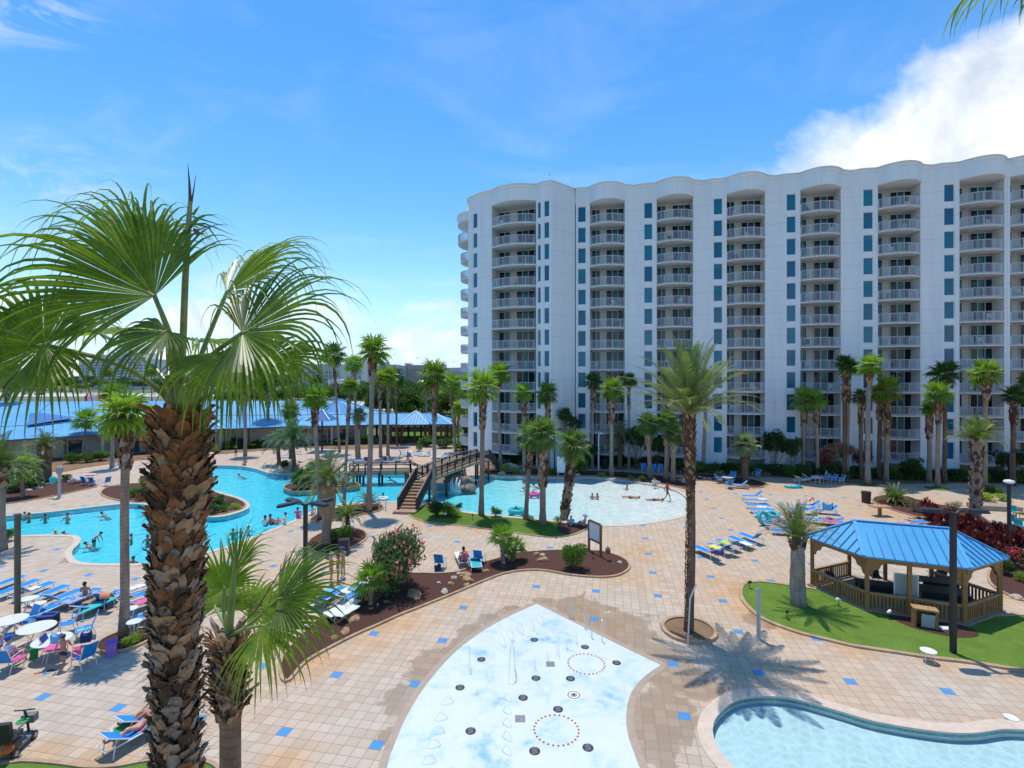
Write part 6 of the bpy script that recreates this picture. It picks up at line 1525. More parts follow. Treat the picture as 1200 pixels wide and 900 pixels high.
def tree_proto(seed, m, nl=2600, leaf=.34, flowers=0, fm=None, th=.32, trunks=1):
    """unit tree about 6 m high and 5 m across"""
    def f():
        rg = random.Random(seed); r = empty('tree'); mb = MB()
        for t in range(trunks): a = t*2.2; limbs(mb, V((.15*math.cos(a)*(trunks > 1), .15*math.sin(a)*(trunks > 1), 0)), V((.25*math.cos(a)*(trunks > 1), .25*math.sin(a)*(trunks > 1), 1)).normalized(), .16 if trunks == 1 else .09, 6*th, 3, rg)
        mb.build('trunk', M_BARKD, r); mb = MB(); bl = blobset(rg, 13, 2.3, .75, .75, .3, .5, 3.9)
        leaves(mb, bl, nl, leaf, rg, 0, 1.7, .5, .1, flowers, 1); mb.build('crown', [m, fm or M_PINK], r); return r
    return f
def shrub_proto(seed, m, nl=1300, leaf=.16, flowers=0, fm=None, asp=2.2, n=7, hz=.8, shell=.5, up=.2):
    """unit shrub: radius 1, standing on the ground, about 1.6 high"""
    def f():
        rg = random.Random(seed); r = empty('shrub'); mb = MB()
        for k in range(7):
            a = k*.9; mb.tube([(0, 0, 0), (math.cos(a)*.3, math.sin(a)*.3, .5), (math.cos(a)*.6, math.sin(a)*.6, 1.0)], [.03, .025, .01], 5, 0, False)
        mb.build('stem', M_TWIG, r); mb = MB(); leaves(mb, blobset(rg, n, .92, hz, .5, .35, .55, .72), nl, leaf, rg, 0, asp, shell, up, flowers, 1, .03); mb.build('foliage', [m, fm or M_PINK], r); return r
    return f
SHK = {'bush': shrub_proto(1, M_BUSH, 1900, .13, asp=1.7), 'dark': shrub_proto(2, M_BUSHD, 1400, .17, asp=1.7), 'ole': shrub_proto(3, M_OLE, 5200, .15, 130, M_PINK, 3.4, 12, .85, .25, .5), 'ti': shrub_proto(4, M_TI, 420, .36, asp=2.4, up=.7, shell=.3), 'lime': shrub_proto(5, M_LIME, 900, .2, asp=3, up=.7, shell=.35),
       'red': shrub_proto(6, M_BUSHD, 1100, .15, 150, M_REDF, 2), 'hedge': shrub_proto(7, M_HEDGE, 1500, .15, asp=1.7), 'spike': shrub_proto(8, M_HEDGE, 340, .55, asp=7, up=.9, shell=.05, n=3), 'dry': shrub_proto(9, leafmat('dry_shrub_leaf', (.09, .10, .04), (.22, .21, .11), .25), 700, .15, asp=3, up=.5, shell=.3), 'oled': shrub_proto(10, M_BUSHD, 1300, .16, 60, M_PINK, 3.2)}
def SH(kind, px, py, wpx, hpx, label, group=None, depth=None, z=.03, cat='shrub', name=None):
    p = clear_tower(P(px, py, z), .6); k = p.y/F; sx = wpx*k/2.1; h = hpx*k/1.62
    p.y += (depth or sx)*.55; p.x += (px-600)/F*(depth or sx)*.55
    o = place('sh'+kind, SHK[kind], p, px*1.7, label, cat, group, (sx, depth or sx, h)); o.name = name or 'shrub'; return o
SH('ole', 463, 699, 112, 76, 'large oleander full of pink blossom in the mulch bed', depth=1.75, name='oleander', cat='shrub')
SH('bush', 673, 671, 43, 35, 'round clipped bright green bush near the notice board', name='round_bush')
SH('bush', 400, 637, 40, 19, 'low round green shrub at the front of the ring bed')
SH('bush', 27, 655, 1, 1, 'tiny') if 0 else None
SH('bush', 8, 636, 26, 16, 'round green bush at the left edge by the pool lobe')
SH('lime', 160, 757, 28, 13, 'tuft of lime grass at the foot of the leaning palm'); SH('lime', 150, 759, 22, 10, 'lower tuft of lime grass left of the first one'); SH('spike', 170, 750, 16, 14, 'spiky tuft at the right of the small round bed')
GP = 'plants on the pool peninsula'
for i, (k, px, py, w_, h_) in enumerate((('spike', 262, 601, 18, 12), ('lime', 276, 598, 16, 9), ('dark', 248, 604, 22, 13), ('hedge', 256, 592, 24, 13), ('dark', 167, 588, 20, 17), ('bush', 157, 583, 16, 12), ('dry', 270, 592, 18, 10), ('bush', 172, 577, 22, 22))):
    SH(k, px, py, w_, h_, f'{["spiky green tuft","yellow-green tuft","dark leafy plant","clipped green plant","dark bush left of the big trunk","small bright bush","dry pale plant","bright bush hard against the big trunk"][i]} on the planted peninsula', GP)
for i, (k, px, py, w_, h_, lb) in enumerate((('bush', 20, 578, 40, 18, 'broad bright shrub in the left mulch bed'), ('hedge', 38, 574, 34, 16, 'low clipped hedge bush in the left bed'), ('bush', 78, 565, 14, 10, 'small green bush behind the light grey post'), ('dark', 3, 575, 30, 22, 'dark shrub at the left edge of the left bed'),
    ('hedge', 84, 544, 24, 15, 'pale green clipped hedge before the clubhouse, left part'), ('hedge', 102, 543, 24, 14, 'pale green clipped bush second from the left before the clubhouse'), ('bush', 118, 541, 26, 14, 'rounded hedge bush before the clubhouse doors'), ('hedge', 141, 537, 26, 13, 'clipped bush behind the leaning palm'),
    ('lime', 247, 531, 24, 13, 'pale yellow-green shrub right of the big trunk'), ('hedge', 272, 527, 34, 11, 'long clipped hedge section before the clubhouse, left'), ('hedge', 300, 526, 34, 11, 'long clipped hedge section before the clubhouse, right'), ('dry', 333, 527, 22, 9, 'olive shrub at the end of the clubhouse hedge'), ('bush', 425, 521, 24, 12, 'green bush before the pavilion posts'), ('hedge', 400, 522, 30, 11, 'clipped bush left of the pavilion'), ('lime', 451, 514, 16, 18, 'tall yellow-flowering shrub at the pavilion'), ('dry', 468, 516, 18, 20, 'pale flowering shrub under the pavilion eave'),
    ('hedge', 500, 524, 30, 15, 'olive green hedge bush right of the pavilion chairs'), ('hedge', 521, 526, 34, 13, 'sunny clipped hedge behind the footbridge, left'), ('hedge', 543, 529, 34, 13, 'sunny clipped hedge behind the footbridge, right'), ('dark', 551, 526, 22, 40, 'dark columnar shrub at the tower corner'), ('dark', 565, 526, 22, 34, 'dark broad shrub at the tower corner'), ('lime', 533, 512, 20, 14, 'bright green plants behind the clipped hedge'), ('bush', 491, 529, 12, 8, 'small round bush among the pavilion chairs'))):
    SH(k, px, py, w_, h_, lb, 'clipped shrubs before the clubhouse')
# plants in the wave pool strip and on the far shore
for (k, px, py, w_, h_, lb, d_) in (('dark', 511, 607, 26, 22, 'leafy dark plant round the foot of the palm at the stairs', None), ('bush', 524, 606, 30, 17, 'rounded green shrub in the grass strip by the stairs', None), ('lime', 534, 607, 22, 11, 'low yellow-green plant in the grass strip', None), ('spike', 581, 607, 20, 13, 'spiky green plant at the water side of the grass strip', None), ('dry', 656, 616, 22, 14, 'grey-green wispy plant at the leaning sabal', None), ('dry', 622, 612, 14, 10, 'small grey-green plant between the sabals', None), ('spike', 538, 598, 14, 9, 'low plant with trailing fronds at the waterline', None),
    ('bush', 681, 557, 27, 21, 'bright leafy bush on the far shore of the wave pool', None), ('lime', 592, 555, 18, 12, 'yellow-green plant left of the far shore boulder', None), ('bush', 589, 549, 14, 10, 'small green plant at the palm foot on the far shore', None), ('lime', 604, 556, 20, 9, 'low green plant below the far shore boulder', None), ('hedge', 631, 557, 20, 8, 'low green groundcover clump on the far shore', None), ('hedge', 648, 558, 20, 8, 'low green groundcover clump beside the blank sign', None), ('dry', 740, 564, 14, 8, 'olive tuft on the far shore, left one', None), ('hedge', 753, 565, 16, 8, 'green tuft on the far shore, right one', None), ('hedge', 729, 559, 18, 6, 'flat green tuft by the pale palm trunk', None), ('lime', 705, 559, 16, 6, 'flat yellow-green tuft right of the bright bush', None),
    ('spike', 351, 575, 36, 26, 'clump of broad banana leaves on the islet', None), ('bush', 363, 574, 26, 26, 'tall leafy banana clump right on the islet', None), ('dark', 333, 551, 16, 13, 'dark rosette plant beside the far grey boulder', None), ('bush', 398, 610, 14, 16, 'green plant behind the stout date palm', None), ('hedge', 370, 556, 30, 20, 'blue-green shrub behind the islet', None),
    ('spike', 1046, 589, 26, 17, 'bright arching plant at the tip of the right bed', None), ('dry', 1072, 601, 24, 18, 'thin olive shrub left of the red plants', None), ('dry', 1085, 603, 26, 16, 'second thin olive shrub left of the red plants', None), ('dry', 1118, 600, 26, 14, 'straw-coloured plants behind the red plants', None), ('red', 1192, 668, 34, 26, 'low shrub covered in red blossom at the right edge', None), ('lime', 1197, 684, 20, 15, 'bright green plant below the red blossoms', None), ('dark', 1180, 676, 26, 20, 'dark green shrub left of the red blossoms', None), ('lime', 1152, 588, 34, 11, 'yellow-green plants filling the stone planter, left', None), ('lime', 1174, 588, 26, 10, 'yellow-green plants filling the stone planter, right', None), ('bush', 1170, 580, 12, 9, 'small bush behind the stone planter', None), ('dark', 1160, 579, 16, 12, 'dark plant behind the stone planter', None)):
    SH(k, px, py, w_, h_, lb, None, d_)
rg = random.Random(8)
TI = [(1092, 617), (1104, 622), (1116, 620), (1100, 632), (1113, 634), (1126, 630), (1138, 627), (1124, 643), (1138, 640), (1150, 636), (1162, 640), (1150, 650), (1163, 654), (1175, 650), (1186, 645), (1176, 662), (1188, 640), (1197, 648), (1172, 636), (1086, 611)]
for i, (px, py) in enumerate(TI): SH('ti', px, py, rg.uniform(21, 28), rg.uniform(20, 28), 'dark red cordyline among many like it in the bed behind the gazebo', 'dark red plants behind the gazebo')
# hedges and trees before the tower
for i in range(26):
    px = 800+i*17.5; SH('hedge' if i % 3 else 'dark', px, 556+i*.48, 30, 17, 'clipped hedge bush in the long row before the tower', 'clipped hedge before the tower')
for i in range(14): SH('dark', 575+i*16.5, 544, 26, 13+(i*7 % 5), 'shaded dark shrub in the row at the foot of the tower', 'dark shrubs at the tower foot')
def TR(kind, px, py, wpx, hpx, label, group=None, name='tree'):
    p = clear_tower(P(px, py), 1.8); k = p.y/F; s = wpx*k/5.4; h = hpx*k/6.2; o = place('tr'+kind, TRK[kind], p, px*2.1, label, 'tree', group, (s, s, h)); o.name = name; return o
TRK = {'oak': tree_proto(1, M_OAK), 'oak2': tree_proto(2, M_OAK2), 'pink': tree_proto(3, M_OLE, 1800, .30, 260, M_PINK, .25, 3), 'rust': tree_proto(4, M_TI, 1800, .30, 120, M_PINK, .25, 3), 'low': tree_proto(5, M_OAK2, 2200, .4, th=.2), 'mag': tree_proto(6, M_OAK, 2000, .36, th=.25, trunks=3)}
TR('mag', 746, 546, 34, 60, 'dark glossy tree against the tower wall, left of the tall date palm'); TR('mag', 770, 546, 26, 46, 'dark tree behind the three sabals'); TR('mag', 908, 549, 34, 58, 'dark rounded tree before the third balcony column'); TR('mag', 928, 549, 26, 50, 'smaller dark tree right of the dark rounded one'); TR('pink', 981, 551, 42, 46, 'pink-flowered oleander tree before the tower'); TR('rust', 1011, 549, 26, 38, 'dark reddish shrub tree between the palms'); TR('rust', 966, 548, 18, 32, 'dark reddish shrub tree left of the pink-flowered one')
TR('mag', 1178, 556, 26, 42, 'dark tree near the right edge before the last balconies'); TR('mag', 1204, 558, 34, 46, 'dark tree cut by the right edge'); TR('mag', 690, 543, 30, 34, 'dark low tree behind the white lamp post'); TR('mag', 618, 540, 30, 26, 'dark low tree at the foot of the first balconies'); TR('mag', 1069, 548, 26, 30, 'low dark tree behind the clipped hedge'); 
SH('ti', 1170, 560, 24, 10, 'rust coloured low shrub at the right edge of the hedge')
# woods beyond the clubhouse and pavilion: each tree one can tell apart
G = 'trees beyond the clubhouse'
rg = random.Random(4); names = {'oak': 'dark evergreen tree', 'oak2': 'mid green broad tree', 'low': 'low spreading tree'}
row = []
for i in range(16): row.append(('oak' if i % 2 else 'oak2', 440+i*8.0+rg.uniform(-2, 2), rg.uniform(497, 503), rg.uniform(30, 38), rg.uniform(38, 52)))
for i in range(12): row.append(('oak' if i % 3 else 'oak2', 432+i*11+rg.uniform(-3, 3), rg.uniform(484, 489), rg.uniform(30, 40), rg.uniform(36, 46)))
for i in range(16): row.append(('oak2' if i % 3 else 'oak', 262+i*11+rg.uniform(-3, 3), rg.uniform(476, 480), rg.uniform(22, 32), rg.uniform(18, 30)))
for i in range(46): row.append(('low' if i % 2 else 'oak', -20+i*10.5+rg.uniform(-3, 3), rg.uniform(455, 462), rg.uniform(18, 26), rg.uniform(12, 19)))
for i in range(40): row.append(('oak' if i % 2 else 'low', -30+i*15.5+rg.uniform(-3, 3), rg.uniform(447, 449.5), rg.uniform(20, 30), rg.uniform(7, 11)))
for i, (k, px, py, w_, h_) in enumerate(row):
    TR(k, px, py, w_, h_, {'oak': 'dark evergreen tree in the wooded belt beyond the clubhouse and pavilion', 'oak2': 'lighter green broad tree in the wooded belt beyond the clubhouse and pavilion', 'low': 'low spreading tree along the far edge of the parking lots'}[k], {'oak': 'dark trees of the far belt', 'oak2': 'lighter trees of the far belt', 'low': 'low trees of the far belt'}[k])
# a distant mass of woods at the horizon
mb = MB(); rg = random.Random(77)
for i in range(5200):
    x = rg.uniform(-1500, 1500); y = rg.uniform(620, 760); s = rg.uniform(5, 11); h = rg.uniform(2, 9)
    a = rg.uniform(0, 3.14); c = V((x, y, h)); u = V((math.cos(a), math.sin(a), rg.uniform(-.3, .3)))*s; v = V((rg.uniform(-.3, .3), rg.uniform(-.3, .3), 1))*s*.5
    mb.add([c-u*.5, c-v*.5, c+u*.5, c+v*.5], [(0, 1, 2, 3)])
tag(mb.build('far_woods', M_OAK), 'flat band of woods along the horizon', 'woods', kind='stuff')
# ================================================================= pool furniture
M_BLUE = mat('blue_sling', (.008, .22, .60), .65, .12, 6); M_BLUED = mat('navy_sling', (.012, .05, .26), .65, .15, 6); M_WFR = mat('white_frame', (.72, .73, .74), .35, .04); M_WTOP = mat('white_tabletop', (.66, .66, .64), .4, .08, 3)
M_TEALF = mat('teal_fabric', (.02, .42, .46), .6, .12, 5); M_TWL = {c: mat('%s_towel' % c, v, .9, .15, 12, .4, 50) for c, v in {'white': (.72, .72, .70), 'orange': (.70, .24, .10), 'pink': (.66, .12, .30), 'yellow': (.70, .66, .16), 'lime': (.40, .62, .12), 'teal': (.04, .50, .50), 'navy': (.02, .04, .20), 'red': (.52, .03, .06), 'purple': (.33, .16, .52), 'green': (.03, .30, .08), 'lightblue': (.16, .45, .68)}.items()}
def stripem(name, a, b, sc=14):
    t = NT(name); c = t.coord('Object'); w_ = t.n('ShaderNodeTexWave'); w_.inputs['Scale'].default_value = sc; w_.inputs['Distortion'].default_value = 1.5; t.l(c, w_.inputs[0])
    return t.done(t.prin(t.ramp(w_.outputs['Fac'], [(.45, a), (.55, b)]), .9, .1))
M_TWL['patterned'] = stripem('patterned_towel', (.02, .06, .30), (.62, .66, .72), 3.2); M_TWL['striped'] = stripem('striped_towel', (.05, .05, .09), (.66, .64, .64), 5)
def lounger(back, m):
    def f():
        r = empty('sun_lounger'); mb = MB(); hz = .34; a = rad(back); hx, hl = -.30, .68
        bx, bz = hx-hl*math.cos(a), hz+hl*math.sin(a)
        for s in (-1, 1):
            mb.tube([(1.0, s*.31, hz-.02), (.95, s*.31, hz), (hx, s*.31, hz)], .022, 8); mb.tube([(hx, s*.31, hz), (-.95, s*.31, hz)], .02, 8)
        for x in (1.0, hx, -.95): mb.tube([(x, -.31, hz-.01), (x, .31, hz-.01)], .02, 8)
        mb.build('frame', M_WFR, r)
        mb = MB()
        for s in (-1, 1): mb.tube([(hx, s*.29, hz+.01), (bx, s*.29, bz)], .02, 8)
        mb.tube([(bx, -.29, bz), (bx, .29, bz)], .02, 8)
        if back > 5:
            for s in (-1, 1): mb.tube([(hx-hl*.6*math.cos(a), s*.28, hz+hl*.6*math.sin(a)), (-.75, s*.28, hz)], .014, 6)
        mb.build('back_frame', M_WFR, r)
        mb = MB(); n = 8
        for i in range(n): x0, x1 = .96+(hx-.96)*i/n, .96+(hx-.96)*(i+1)/n; s0, s1 = -.02*math.sin(math.pi*i/n), -.02*math.sin(math.pi*(i+1)/n); mb.add([(x0, -.285, hz+.015+s0), (x1, -.285, hz+.015+s1), (x1, .285, hz+.015+s1), (x0, .285, hz+.015+s0), (x0, -.285, hz+s0), (x1, -.285, hz+s1), (x1, .285, hz+s1), (x0, .285, hz+s0)], [(0, 3, 2, 1), (4, 5, 6, 7), (0, 1, 5, 4), (3, 7, 6, 2)])
        mb.build('seat_sling', m, r); mb = MB(); n_ = V((math.sin(a), 0, math.cos(a)))*.015; A, B = V((hx, 0, hz+.012)), V((bx, 0, bz+.005))
        mb.beam(A+n_, B+n_, .56, .014, up=V((0, 1, 0)).cross(B-A)); mb.build('backrest_sling', m, r)
        for x in (.72, -.72):
            for s in (-1, 1): mb = MB(); mb.tube([(x, s*.30, hz), (x+(.06 if x > 0 else -.06), s*.31, 0)], .02, 8); mb.build('leg', M_WFR, r)
        return r
    return f
def sling_chair(m):
    def f():
        r = empty('sling_chair'); mb = MB(); mb.box((0, 0, .40), (.50, .50, .02), 0, M=Matrix.Rotation(.08, 3, 'Y')); mb.build('seat', m, r)
        mb = MB(); mb.beam(V((-.24, 0, .40)), V((-.46, 0, .98)), .50, .02, up=V((1, 0, .4))); mb.build('backrest', m, r)
        for s in (-1, 1):
            mb = MB(); mb.tube([(.27, s*.28, 0), (.25, s*.28, .62), (.1, s*.28, .66), (-.28, s*.28, .62)], .017, 8); mb.build('arm_frame', M_WFR, r)
            mb = MB(); mb.tube([(-.36, s*.27, 0), (-.22, s*.27, .38), (-.47, s*.27, 1.0)], .017, 8); mb.build('rear_frame', M_WFR, r)
            mb = MB(); mb.tube([(.25, s*.26, .40), (-.24, s*.26, .38)], .015, 6); mb.build('seat_rail', M_WFR, r)
        return r
    return f
def round_table(R_):
    def f():
        r = empty('round_table'); mb = MB(); mb.tube([(0, 0, .69), (0, 0, .70), (0, 0, .72), (0, 0, .725)], [R_*.97, R_, R_, R_*.985], 36); mb.build('tabletop', M_WTOP, r)
        for k in range(4): a = k*math.pi/2+.6; mb = MB(); mb.tube([(R_*.75*math.cos(a), R_*.75*math.sin(a), .69), (R_*.35*math.cos(a), R_*.35*math.sin(a), .35), (R_*.7*math.cos(a), R_*.7*math.sin(a), 0)], .018, 8); mb.build('leg', M_WFR, r)
        return r
    return f
LMAT = {'blue': M_BLUE, 'navy': M_BLUED, 'white': M_TWL['white'], 'teal': M_TEALF}
def LG(px, py, hd, back, lb, col='blue', grp='blue sun loungers round the pools'):
    return place(f'lg{back}{col}', lounger(back, LMAT[col]), P(px, py, .17)*1+V((0, 0, -.17)), rad(hd), lb, 'sun lounger', grp)
def CH(px, py, hd, lb, col='blue', grp='blue sling chairs'): return place('ch'+col, sling_chair(LMAT[col]), P(px, py, .3)+V((0, 0, -.3)), rad(hd), lb, 'chair', grp)
def TB(px, py, R_, lb): return place(f'tb{R_}', round_table(R_), P(px, py, .35)+V((0, 0, -.35)), px, lb, 'table', 'white round tables')
def towel(px, py, z, hd, L_, W_, col, lb, back=None, name='towel', fold=0):
    """cloth lying over a lounger (back: angle of the backrest it hangs on) or folded flat"""
    p = P(px, py, z); mb = MB(); rg = random.Random(int(px*5+py)); prof = []
    if back: a = rad(back); prof = [(-.02, -.10), (0, .5*L_), (0, 0)]; pts = [V((.05, 0, .30)), V((0, 0, .02)), V((-L_*math.cos(a), 0, L_*math.sin(a))), V((-L_*math.cos(a)-.05, 0, L_*math.sin(a)-.25))]; pts = pts[1:]
    else: pts = [V((-L_/2+L_*i/8, 0, .012+.012*math.sin(i*1.9+px))) for i in range(9)]
    rows = []
    for q in pts: rows.append([V((q.x+rg.gauss(0, .01), -W_/2+W_*j/4+rg.gauss(0, .012), q.z+rg.uniform(0, .02)+.012*math.sin(j*2+px))) for j in range(5)])
    n = len(rows); vs = [q for r_ in rows for q in r_]+[q-V((0, 0, .012)) for r_ in rows for q in r_]; fs = []; o5 = n*5
    for i in range(n-1):
        for j in range(4): a, b, c, d = 5*i+j, 5*i+j+1, 5*i+j+6, 5*i+j+5; fs += [(a, d, c, b), (o5+a, o5+b, o5+c, o5+d)]
        fs += [(5*i, o5+5*i, o5+5*i+5, 5*i+5), (5*i+4, 5*i+9, o5+5*i+9, o5+5*i+4)]
    fs += [(j, j+1, o5+j+1, o5+j) for j in range(4)]+[(5*(n-1)+j+1, 5*(n-1)+j, o5+5*(n-1)+j, o5+5*(n-1)+j+1) for j in range(4)]
    mb.add(vs, fs); o = mb.build(name, M_TWL[col], smooth=True); o.location = p; o.rotation_euler = (0, 0, rad(hd)); return tag(o, lb, 'towel')
def bag(px, py, s, col, lb, z=0, h=1.0, handles=True):
    p = P(px, py, z); r = empty('beach_bag', p, px, lb, 'bag'); bm = bmesh.new(); bmesh.ops.create_cube(bm, size=1); bmesh.ops.subdivide_edges(bm, edges=bm.edges, cuts=3, use_grid_fill=True)
    for v in bm.verts: x, y, zz = v.co; k = 1+.12*zz-.25*abs(x)*(zz > .3); v.co = V((x*k+.03*noise.noise(v.co*4), y*.6*k+.03*noise.noise(v.co*5), (zz+.5)*h*(1-.35*(1-abs(x)*2)*(zz > .4)-.12*(zz > .1)*abs(noise.noise(v.co*3)))))*s
    me = bpy.data.meshes.new('bag_body'); bm.to_mesh(me); bm.free(); me.materials.append(M_TWL[col]); o = bpy.data.objects.new('body', me); COL.objects.link(o); o.parent = r; shade_auto(o, 60)
    if handles:
        for s2 in (-1, 1): mb = MB(); mb.tube([(-.28*s, s2*.3*s, .9*h*s), (-.15*s, s2*.36*s, 1.25*h*s), (.15*s, s2*.36*s, 1.25*h*s), (.28*s, s2*.3*s, .9*h*s)], .025*s, 6); mb.build('handle', M_TWL[col], r)
    return r
# left block: rows facing the pool
LG(5, 686, 82, 0, 'blue lounger cut by the left edge, nearest the pool'); LG(22, 691, 82, 0, 'flat blue lounger second from the left edge, behind the olive post'); LG(40, 694, 82, 42, 'blue lounger with raised back just right of the olive post'); LG(57, 698, 82, 0, 'flat blue lounger in the middle of the left row'); LG(73, 703, 80, 40, 'blue lounger with raised navy back right of the middle of the left row'); LG(62, 714, 84, 0, 'short looking blue lounger nearer the round tables')
LG(94, 702, 78, 0, 'lounger under the patterned towel where the boy sits'); LG(110, 712, 78, 25, 'lounger on which a person lies beside the orange towel'); LG(127, 704, 95, 50, 'blue lounger with raised back holding the orange towel'); LG(163, 691, 60, 0, 'blue lounger right of the leaning palm trunk, farthest'); LG(165, 700, 60, 35, 'blue lounger right of the leaning palm trunk, second'); LG(168, 709, 60, 35, 'blue lounger right of the leaning palm with pink towel'); LG(167, 726, 70, 0, 'blue lounger close behind the small round bed')
LG(248, 672, 70, 30, 'blue lounger seen between the two near palms'); LG(237, 690, 70, 0, 'lounger with red towel seen between the two near palms')
LG(160, 862, 62, 32, 'blue lounger with sunbather at the left of the big trunk', ); LG(176, 842, 62, 30, 'lounger mostly hidden behind the big trunk')
towel(94, 700, .36, 78, 1.6, .62, 'patterned', 'blue and white patterned towel spread over the lounger where the boy sits'); towel(129, 700, .62, 95, .5, .5, 'orange', 'peach orange towel hung over a raised lounger back', 45); towel(168, 705, .5, 60, .8, .6, 'pink', 'magenta towel over a lounger right of the leaning palm'); towel(112, 709, .37, 78, 1.7, .6, 'teal', 'teal towel under the lying person on the left'); towel(160, 688, .37, 60, .8, .5, 'white', 'white towel on the farthest lounger right of the leaning palm'); towel(38, 690, .37, 82, .6, .5, 'white', 'white towel on the foot of a lounger by the olive post'); towel(238, 688, .37, 70, .9, .5, 'red', 'red and white towel on the lounger between the two near palms')
TB(34, 710, .38, 'small white side table between the left loungers'); TB(12, 736, .62, 'white round table at the left edge'); TB(43, 745, .66, 'white round table in the middle of the three on the left'); TB(61, 760, .66, 'white round table with pink towel on top'); TB(45, 716, .3, 'low white side table under the middle loungers'); TB(153, 722, .3, 'small white side table right of the leaning palm'); TB(157, 738, .3, 'white low table at the small round bed')
CH(30, 731, 250, 'blue chair with a dark bag on its back behind the left tables'); CH(79, 733, 215, 'blue chair facing left behind the middle table'); CH(99, 739, 215, 'blue chair with towel near the purple bag, farther one'); CH(98, 772, 160, 'blue chair in front of the table with the pink towel'); CH(12, 776, 95, 'blue chair with the seated woman at the left edge'); CH(66, 762, 20, 'navy chair half under the table with the pink towel', 'navy')
ck = MB(); ck.box((0, 0, .27), (.62, .5, .52)); ck.box((0, 0, .56), (.68, .56, .07), 1); ck.box((0, 0, .62), (.5, .06, .05)); o = ck.build('cooler', [M_DKM, M_BLUED]); o.location = P(57, 735); o.rotation_euler = (0, 0, .2); tag(o, 'dark blue cooler box standing behind the round tables', 'cooler')
bag(131, 767, .55, 'purple', 'purple beach bag standing on the deck before the small round bed'); bag(101, 752, .36, 'navy', 'dark patterned bag hanging at the chair by the purple bag', .15, 1.2); bag(40, 770, .42, 'green', 'green bag on the deck under the tables'); bag(66, 752, .34, 'lightblue', 'light blue bag on the table with the pink towel', .73); bag(119, 712, .4, 'navy', 'dark bag under the lounger with the orange towel')
towel(66, 758, .74, 20, .7, .55, 'pink', 'pink towel bundled on the nearest round table'); towel(98, 738, .42, 215, .6, .45, 'lightblue', 'light blue towel on the farther chair by the purple bag'); towel(18, 772, .43, 90, .5, .5, 'pink', 'pink towel on the lap chair at the left edge'); bag(90, 770, .36, 'pink', 'pink bag under the front blue chair')
for i, (px, py, c, lb) in enumerate(((44, 789, M_TWL['orange'], 'tan flip-flop lying on the deck before the tables'), (54, 789.5, M_TWL['lightblue'], 'blue flip-flop lying beside the tan one'), (60, 786, M_DKM, 'dark flip-flop lying right of the blue one'), (131, 856, M_WTOP, 'white sandal beside the sunbather lounger, left'), (133, 862, M_WTOP, 'white sandal beside the sunbather lounger, right'))):
    mb = MB(); mb.prism([(-.13, -.03), (-.05, -.045), (.1, -.05), (.14, 0), (.1, .05), (-.05, .045), (-.13, .03)], .002, .022, 0); mb.tube([(.08, 0, .02), (.02, .045, .05), (-.03, .045, .02)], .008, 5, 0); mb.tube([(.08, 0, .02), (.02, -.045, .05), (-.03, -.045, .02)], .008, 5, 0); o = mb.build('flip_flop', c); o.location = P(px, py); o.rotation_euler = (0, 0, px); tag(o, lb, 'sandal')
towel(150, 852, .37, 62, .6, .5, 'green', 'green and white bag cloth on the sunbather lounger')
# middle: behind the oleander, and by the mulch bed
LG(410, 703, 65, 35, 'blue lounger with raised back behind the oleander', 'blue'); LG(400, 716, 65, 0, 'white towelled lounger left of the oleander', 'white'); LG(418, 690, 65, 0, 'lounger with white towels close to the oleander', 'white'); LG(388, 700, 65, 0, 'lounger half hidden by the near fan fronds'); 
towel(407, 716, .42, 65, 1.2, .5, 'white', 'white towel heap on the lounger left of the oleander'); towel(419, 688, .4, 65, .9, .6, 'lightblue', 'pale blue and white towel on the lounger by the oleander'); towel(384, 693, .38, 65, .8, .5, 'lightblue', 'light blue towel seen through the near fronds')
mb = MB(); mb.tube([(-.75, 0, .07), (.75, 0, .07)], .07, 12); o = mb.build('pool_noodle', M_TWL['lightblue']); o.location = P(413, 700, .35); o.rotation_euler = (0, -.1, rad(55)); tag(o, 'light blue foam noodle lying along the edge of the mulch bed', 'pool noodle')
CH(516, 660, 80, 'blue chair with its back to the viewer right of the oleander'); LG(541, 656, 105, 40, 'white lounger where the man in dark shorts sits', 'white'); CH(562, 655, 75, 'blue chair with a towel right of the seated man'); LG(557, 661, 100, 0, 'low lounger with turquoise cloth beside the mulch bed', 'teal'); CH(595, 650, 60, 'dark blue chair behind the low palm pair', 'navy')
towel(557, 652, .5, 75, .7, .6, 'patterned', 'patterned towel over the chair right of the seated man'); bag(563, 665, .34, 'navy', 'dark bag under the chair right of the seated man'); bag(513, 668, .34, 'navy', 'dark bag under the blue chair right of the oleander')
# right: four loungers in a row, then the long row and those beyond the palm
LG(827, 648, 112, 30, 'blue lounger with navy towel, nearest the tall date palm trunk'); LG(843, 645, 112, 40, 'lounger with yellow towel, second in the row of five'); LG(853, 640, 112, 40, 'lounger with lime towel, middle of the row of five'); LG(868, 636, 112, 0, 'blue and white lounger, fourth in the row of five'); LG(880, 632, 112, 45, 'blue lounger with raised navy back at the right end of the row of five')
towel(836, 649, .45, 112, .7, .55, 'navy', 'navy towel over the back of the nearest lounger in the row of five', 35); towel(838, 641, .37, 112, .9, .55, 'yellow', 'pale yellow towel on the second lounger of the row of five'); towel(850, 636, .37, 112, .9, .5, 'lime', 'lime green towel on the middle lounger of the row of five'); towel(857, 642, .5, 112, .8, .6, 'striped', 'dark and white striped towel bundled on the row of five'); towel(874, 637, .38, 112, .8, .55, 'white', 'white towel at the head of the fourth lounger in the row of five')
